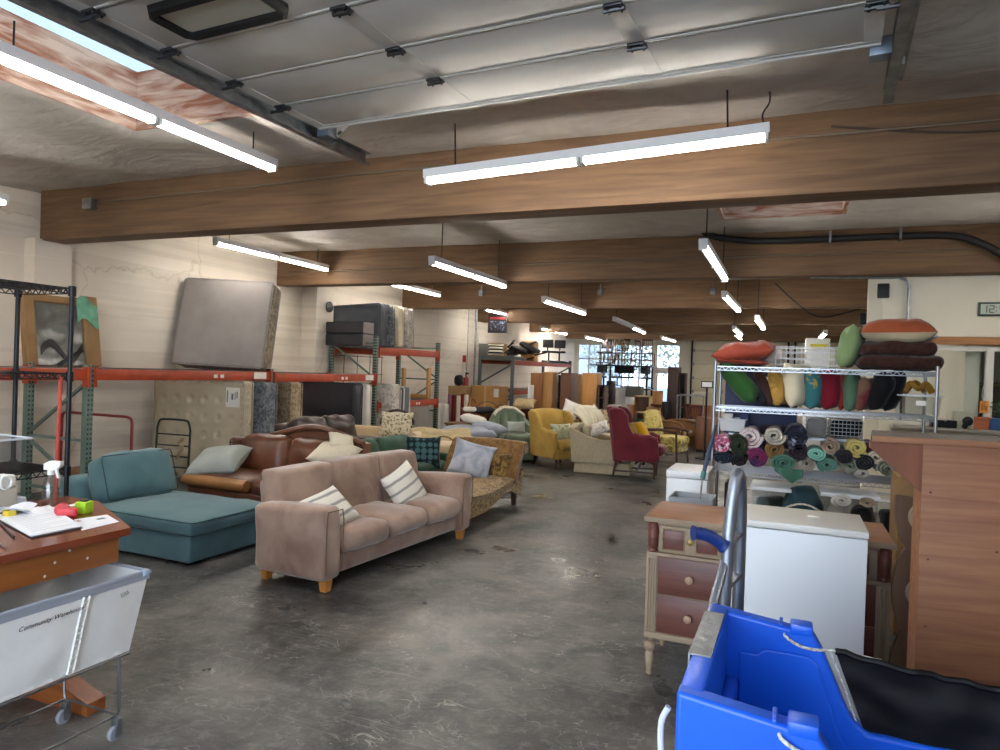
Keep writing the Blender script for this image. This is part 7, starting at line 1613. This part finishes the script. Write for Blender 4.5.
# chair platform: wooden chairs above, office chairs below
PZ = aty(620, 365, 25.0).z
pf = thing('chair_platform', 'tall dark steel platform carrying wooden chairs before the gridded window', 'platform', (aty(620, 370, 25.0).x, 25.0, 0))
xa, xb = aty(590, 366, 25).x-aty(620, 370, 25.0).x, aty(650, 366, 25).x-aty(620, 370, 25.0).x
MB().box(xa, xb, -0.1, 1.0, PZ-0.05, PZ, 0.005).build('platform_deck', M_dark, pf)
P2 = aty(620, 388, 25.0).z
MB().box(xa+0.5, xb, -0.1, 1.0, P2-0.04, P2, 0.005).build('lower_deck', M_dark, pf)
for x in (xa+0.55, xb-0.08):
    for y in (-0.05, 0.95): MB().box(x-0.03, x+0.03, y-0.03, y+0.03, 0, PZ-0.05, 0.003).build('upright', M_dark, pf)
M_ch = [wood('chair_dark', '3a2114', '4c2d1b', 'z'), wood('chair_red', '4a2017', '5e2c20', 'z'), wood('chair_honey', '6e4823', '82592f', 'z')]
def side_chair(label, loc, rz, m, spind=True, padded=None):
    t = thing('wooden_chair', label, 'chair', loc, rz)
    MB().box(-0.21, 0.21, -0.21, 0.21, 0.43, 0.46, 0.01).build('seat', padded or m, t)
    for x in (-0.19, 0.19):
        for y in (-0.18, 0.18): MB().cyl((x, y, 0.43), (x*1.08, y*1.08, 0), 0.017, 8, 0.013).build('leg', m, t)
    q = MB()
    for y in (-0.18, 0.18): q.tube([(-0.19, y, 0.45), (-0.22, y, 0.7), (-0.27, y*1.02, 0.93)], 0.016, 8)
    q.bar((-0.27, -0.2, 0.92), (-0.27, 0.2, 0.92), 0.02, 0.07); q.bar((-0.215, -0.18, 0.6), (-0.215, 0.18, 0.6), 0.015, 0.03)
    for k in range(4 if spind else 0): y = -0.11+0.073*k; q.cyl((-0.217, y, 0.6), (-0.265, y, 0.9), 0.008, 6)
    q.build('backrest', m, t)
    q = MB(); q.bar((-0.2, -0.19, 0.2), (0.2, -0.19, 0.2), 0.016, 0.016); q.bar((-0.2, 0.19, 0.2), (0.2, 0.19, 0.2), 0.016, 0.016); q.bar((0.0, -0.19, 0.2), (0.0, 0.19, 0.2), 0.016, 0.016); q.build('stretcher', m, t, sm=False)
    return t
first = {}
CH = [(606, 25.15, 0, 200, 'dark wooden chair at the near end of the high platform row'), (613, 25.72, 1, 20, 'reddish wooden chair on the high platform, second in the row'), (620, 25.12, 0, 160, 'dark wooden chair below the upturned honey chair on the platform'), (628, 25.75, 2, 30, 'honey wooden chair in the middle of the platform row'), (636, 25.15, 1, 190, 'reddish wooden chair past the middle of the platform row'), (643, 25.7, 1, -20, 'reddish wooden chair, second to last on the platform'), (648, 25.15, 0, 90, 'dark wooden chair at the far end of the platform')]
for u, y, k, rz, l in CH:
    p = aty(u, 365, y)
    if k in first: dup(first[k], (p.x, y, PZ), rz, l)
    else: first[k] = side_chair(l, (p.x, y, PZ), rz, M_ch[k])
p = aty(621, 345, 25.7); c = dup(first[2], (p.x, 25.75, PZ+0.96), None, 'honey wooden chair stacked upside down on top of the platform row', rot=(R(178), 0, R(25))); c.location = (p.x, 25.8, PZ+1.0)
p = aty(599, 365, 25.0); office_chair('black shell office chair at the platform edge above the gridded window sill', (p.x, 25.7, PZ), -100, M_black)
for i, (u, l, rz) in enumerate(((600, 'black office chair crouched at the near end of the lower deck', -80), (616, 'black high-backed office chair on the lower deck, second along', -95), (627, 'black round-backed office chair on the lower deck, third along', -85), (645, 'black office chair at the far end of the lower deck', -70))):
    p = aty(u, 388, 24.95+0.1*i)
    dup(oc, (p.x, 25.1+0.1*i, P2), rz, l, scale=(0.9, 0.9, 0.85))
# chrome rack tables and a screen on a stand
t = thing('tube_table', 'grey tubular steel rack table behind the rattan chair', 'table', (aty(690, 410, 15.6).x, 15.6, 0))
a, b = aty(677, 395, 15.6), aty(703, 395, 15.6); w = b.x-a.x
for x in (-w/2, w/2):
    for y in (0, 0.5): MB().cyl((x, y, 0), (x, y, a.z), 0.016, 8).build('leg', M_galv, t)
q = MB()
for z in (a.z, aty(690, 421, 15.6).z): q.tube([(-w/2, 0, z), (w/2, 0, z), (w/2, 0.5, z), (-w/2, 0.5, z)], 0.014, 8, closed=True)
q.build('top_frame', M_galv, t); z = aty(690, 421, 15.6).z; MB().box(-w/2, w/2, 0, 0.5, z, z+0.015).build('shelf', M_galv, t, sm=False)
x0, x1, z0, z1 = span(701, 713, 381, 388, 14.0); t = thing('screen_stand', 'white screen with black rim on a thin dark stand near the wire shelves', 'screen', ((x0+x1)/2, 14.0, 0)); w = x1-x0
MB().box(-w/2, w/2, 0, 0.03, z0, z1, 0.006).build('screen_case', M_black, t); MB().box(-w/2+0.02, w/2-0.02, -0.003, 0.0, z0+0.02, z1-0.02).build('screen', M_lam, t, sm=False); MB().cyl((0, 0.015, 0.02), (0, 0.015, z0), 0.018, 8).cyl((0, 0.015, 0), (0, 0.015, 0.025), 0.18, 20).build('stand', M_dark, t)
for i, (u, v, y, m, l, w, d) in enumerate(((697, 405, 17.6, M_bk1, 'low reddish sideboard beyond the tubular rack table', 1.0, 0.45), (708, 418, 15.2, M_bk3, 'dark low chest beside the wire pillow shelves', 0.5, 0.45), (693, 428, 16.6, M_bk4, 'dark table base under the tubular rack', 0.8, 0.45))):
    p = aty(u, v, y); t = thing('sideboard', l, 'sideboard', (p.x, y, 0)); MB().box(-w/2, w/2, 0, d, 0.06, p.z, 0.006).build('carcass', m, t)
    for k in (-1, 1): MB().box(k*w/4-w/4+0.015, k*w/4+w/4-0.015, -0.012, 0.0, 0.08, p.z-0.04, 0.004).build('door', m, t)
    MB().box(-w/2+0.03, w/2-0.03, 0.03, d-0.03, 0, 0.06).build('plinth', M_black, t, sm=False)
for i, (u, y, k, rz, l) in enumerate(((687, 16.3, 1, 140, 'reddish wooden chair behind the tubular rack table'), (697, 16.9, 0, 30, 'dark wooden chair among the sideboards by the roller door'), (662, 15.9, 0, 60, 'dark wooden chair in the shadow beside the rattan chair'))):
    p = aty(u, 420, y); dup(first[k], (p.x, y, 0), rz, l)
# yellow tub on a white cabinet seen over the wire shelves
x0, x1, z0, z1 = span(808, 829, 341, 353, 13.2); t = thing('white_locker', 'tall white locker behind the wire shelves with a yellow tray on its front', 'cabinet', ((x0+x1)/2, 13.25, 0)); w = x1-x0
MB().box(-w/2-0.04, w/2+0.02, 0, 0.4, 0.03, z1+0.05, 0.006).build('locker_body', M_lam, t); MB().prism([(-w*0.42, 0.05), (w*0.42, 0.05), (w*0.3, -0.04), (-w*0.3, -0.04)], -0.10, -0.002, 'xz').build('yellow_tray', mat('tray_yellow', 'd0c31e', 0.4), t, sm=False); kids(t)[-1].location = (0, 0, (z0+z1)/2)
# rows of upholstered pieces behind the armchair row
M_flor = fabric('floral_weave', 'b9a98f', '8a5a46', 7, lo=0.48, hi=0.62, dist=1.0)
t = thing('floral_sofa', 'floral cream sofa heaped with pillows behind the yellow wing chair', 'sofa', (-3.75, 13.7, 0), -30)
sp('base', (0, 0, 0.24), (0.8, 1.7, 0.34), 0.05, M_flor, t); sp('back_frame', (-0.34, 0, 0.50), (0.2, 1.8, 0.66), 0.08, M_flor, t, rot=RY(-8)); sp('seat_cushion', (0.08, 0, 0.46), (0.62, 1.5, 0.14), 0.05, M_flor, t, bulge=(0, 0, 0.03))
for s in (-1, 1): sp('arm', (0.02, s*0.86, 0.36), (0.8, 0.2, 0.56), 0.09, M_flor, t)
for i, (u, v, w, m, l) in enumerate(((574, 412, 0.5, M_mwhite, 'white pillow propped highest on the floral sofa'), (571, 423, 0.46, M_flor, 'floral pillow on the floral sofa beside the yellow wing chair'), (586, 419, 0.48, fabric('rust_print', '5d3a26', 'b57f52', 9, lo=0.45, hi=0.6, dist=1.5), 'rust and brown printed pillow on the floral sofa'), (580, 427, 0.42, M_brocade, 'brown brocade pillow low on the floral sofa'), (594, 416, 0.42, M_mwhite, 'white pillow at the far side of the floral sofa'), (569, 437, 0.44, M_ivory, 'cream pillow between the yellow wing chair and the club chair'))):
    y = 13.3-0.12*i if i < 5 else 12.0; p = aty(u, v, y); pillow('throw_pillow', l, (p.x, y, p.z), w, w*0.85, 0.15, m, stand(-60+12*i, 20, 10*i-20), 70+i)
t = thing('slipper_chair', 'armless chair under a white pleated slipcover behind the club chair', 'chair', (-3.15, 12.6, 0), -20)
sp('seat', (0.08, 0, 0.24), (0.66, 0.62, 0.44), 0.06, M_ivory, t, bulge=(0.02, 0, 0.03)); q = MB(); q.slab(lambda a, b: (-0.18-0.26*b*b+0.012*math.sin(a*44), -0.34+0.68*a, 0.42+0.52*math.sin(b*PI/2)*(1-0.25*(2*a-1)**4)), 44, 8, 0.10); q.build('pleated_back', fabric('white_pleat', 'c9c3b0', 'b9b29c', 6), t, ang=60)
t = thing('sage_sofa', 'sage grey sofa with loose cushions behind the red wing chair', 'sofa', (-3.25, 15.2, 0), -15)
sp('base', (0, 0, 0.24), (0.8, 1.2, 0.34), 0.05, M_sageC, t); sp('back_frame', (-0.34, 0, 0.5), (0.2, 1.3, 0.66), 0.08, M_sageC, t, rot=RY(-8))
for s in (-1, 1): sp('seat_cushion', (0.08, s*0.3, 0.46), (0.62, 0.58, 0.14), 0.05, M_sageC, t); sp('arm', (0.02, s*0.62, 0.34), (0.8, 0.16, 0.52), 0.07, M_sageC, t); sp('back_cushion', (-0.18, s*0.28, 0.72), (0.18, 0.56, 0.40), 0.08, M_sage, t, rot=RY(-14), bulge=(0.04, 0, 0.02))
p = aty(616, 441, 12.2); t = thing('pouf', 'small round white pouf beside the red wing chair', 'pouf', (p.x, 12.25, 0)); MB().lathe([(0.12, 0), (0.2, 0.04), (0.235, 0.2), (0.22, 0.38), (0.14, 0.48), (0.01, 0.50)], n=24).build('pouf_body', M_mwhite, t); MB().tube([(0.237*math.cos(2*PI*k/24), 0.237*math.sin(2*PI*k/24), 0.21) for k in range(24)], 0.006, 6, closed=True).build('welt', M_ivory, t)
M_yflor = fabric('yellow_floral', 'c4b36c', '77713f', 9, lo=0.5, hi=0.62, dist=1.5)
t = thing('floral_armchair', 'yellow floral armchair with dark wooden arms behind the red wing chair', 'armchair', (-2.08, 13.0, 0), -10)
sp('seat_cushion', (0.08, 0, 0.42), (0.58, 0.56, 0.14), 0.05, M_yflor, t, bulge=(0, 0, 0.03)); sp('back_cushion', (-0.24, 0, 0.70), (0.16, 0.56, 0.50), 0.07, M_yflor, t, bulge=(0.03, 0, 0.02), rot=RY(-14)); sp('base', (0.05, 0, 0.29), (0.58, 0.56, 0.14), 0.03, M_yflor, t)
for s in (-1, 1):
    MB().tube(curve([(-0.28, s*0.33, 0.60), (0.05, s*0.34, 0.62), (0.32, s*0.34, 0.58)], 4), 0.028, 8).build('wooden_arm', M_mahog, t)
    for x in (-0.24, 0.3): MB().cyl((x, s*0.32, 0.60), (x*1.1, s*0.32, 0), 0.02, 8).build('leg', M_mahog, t)
p = aty(644, 440, 12.0); t = thing('side_table', 'small dark wooden side table beyond the red wing chair', 'table', (p.x, 12.0, 0)); MB().lathe([(0.01, 0.46), (0.27, 0.46), (0.28, 0.475), (0.27, 0.49), (0.01, 0.49)], n=24).build('table_top', M_mahog, t); MB().lathe([(0.03, 0.05), (0.045, 0.2), (0.03, 0.35), (0.04, 0.46)], n=12).build('pedestal', M_mahog, t)
for k in range(3): a = 2*PI*k/3+0.4; MB().tube([(0.02*math.cos(a), 0.02*math.sin(a), 0.12), (0.15*math.cos(a), 0.15*math.sin(a), 0.08), (0.24*math.cos(a), 0.24*math.sin(a), 0.012)], 0.018, 8).build('leg', M_mahog, t)
for i, dx in enumerate((-0.08, 0.1)): t = thing('mug', ['white mug on the dark side table, nearer the red wing chair', 'white mug on the dark side table, nearer the rattan chair'][i], 'mug', (p.x+dx, 11.92, 0.492)); MB().lathe([(0.03, 0), (0.036, 0.01), (0.038, 0.085), (0.033, 0.085), (0.03, 0.012)], n=16).build('cup', M_white, t); MB().tube([(0.036+0.022*math.sin(PI*k/6), 0, 0.02+0.05*k/6) for k in range(7)], 0.005, 6).build('handle', M_white, t)
p = aty(526, 432, 13.3); t = thing('armchair', 'dark maroon armchair between the tufted chair and yellow wing chair', 'armchair', (p.x, 13.3, 0), -30)
sp('base', (0, 0, 0.24), (0.7, 0.6, 0.34), 0.05, MATS['maroon'], t); sp('back', (-0.3, 0, 0.55), (0.18, 0.66, 0.6), 0.07, MATS['maroon'], t, rot=RY(-8))
for s in (-1, 1): sp('arm', (0.02, s*0.34, 0.34), (0.7, 0.14, 0.5), 0.06, MATS['maroon'], t)
p = aty(524, 416, 13.35); pillow('throw_pillow', 'straw-yellow pillow on the dark maroon armchair back', (p.x, 13.35, 0.92), 0.46, 0.36, 0.14, MATS['straw_throw'], lie(10, 25, 0), 90)

# ------------------------------------------------------------------ outside the far windows
struct(MB().box(-60, 60, 27.6, 90, -0.25, -0.02).build('ground', mat('yard_grey', '8d9295', 0.9), sm=False), 'pale yard outside the far windows', 'ground')
t = thing('building', 'pale building across the yard outside the gridded window', 'building', (-13.5, 40, -0.02)); MB().box(-6, 3.0, 0, 6, 0, 5.0).build('facade', mat('pale_blue_wall', 'c6cbd6', 0.8), t, sm=False)
for k in range(4): MB().box(-5+2.0*k, -4.2+2.0*k, -0.03, 0, 1.8, 3.4).build('window', M_lam, t, sm=False)
random.seed(11)
for i, (x, y, r, l) in enumerate(((-6.4, 34, 1.7, 'bare-branched pale green tree outside the single-pane window'), (-9.3, 38, 1.6, 'green tree outside between building and yard'))):
    t = thing('tree', l, 'tree', (x, y, -0.02)); MB().tube([(0, 0, 0), (0.05, 0, 1.2), (0, 0, 2.6)], [0.12, 0.09, 0.05], 8).build('trunk', M_lam if i == 0 else MATS['cart_ply'], t)
    q = MB()
    for k in range(900):
        d = Vector((random.gauss(0, 1), random.gauss(0, 1), random.gauss(0, 1))).normalized()*r*random.uniform(0.5, 1)**0.6; c = d+Vector((0, 0, 2.9)); u = Vector((random.gauss(0, 1), random.gauss(0, 1), random.gauss(0, 1))).normalized(); w = u.cross(d).normalized()
        q.add([tuple(c-u*0.09), tuple(c+w*0.06), tuple(c+u*0.09), tuple(c-w*0.06)], [(0, 1, 2, 3)])
    q.build('foliage', mat('pale_leaf', '6c7f66', 0.6, c2='93a094', vs=3), t, sm=False, weld=False)

# ------------------------------------------------------------------ daylight
w = bpy.data.worlds.new('sky'); SC.world = w; w.use_nodes = True; nt = w.node_tree; bg = nt.nodes['Background']
tc = nn(nt, 'ShaderNodeTexCoord'); sx = nn(nt, 'ShaderNodeSeparateXYZ'); nt.links.new(tc.outputs['Generated'], sx.inputs[0])
cr = nn(nt, 'ShaderNodeValToRGB'); cr.color_ramp.elements[0].position = 0.0; cr.color_ramp.elements[0].color = (0.74, 0.85, 1.0, 1); cr.color_ramp.elements[1].position = 0.5; cr.color_ramp.elements[1].color = (0.70, 0.82, 1.0, 1)
nt.links.new(sx.outputs['Z'], cr.inputs[0]); nt.links.new(cr.outputs[0], bg.inputs[0]); bg.inputs[1].default_value = SKY
SC.view_settings.view_transform = 'Standard'; SC.view_settings.look = 'None'; SC.view_settings.gamma = 1.0; SC.view_settings.use_curve_mapping = False
SC.view_settings.exposure = EXPO
SC.cycles.max_bounces = 8; SC.cycles.diffuse_bounces = 4; SC.cycles.glossy_bounces = 3; SC.cycles.transmission_bounces = 6; SC.cycles.transparent_max_bounces = 32
SC.cycles.sample_clamp_indirect = 6.0; SC.cycles.caustics_reflective = False; SC.cycles.caustics_refractive = False
SC.cycles.use_denoising = True
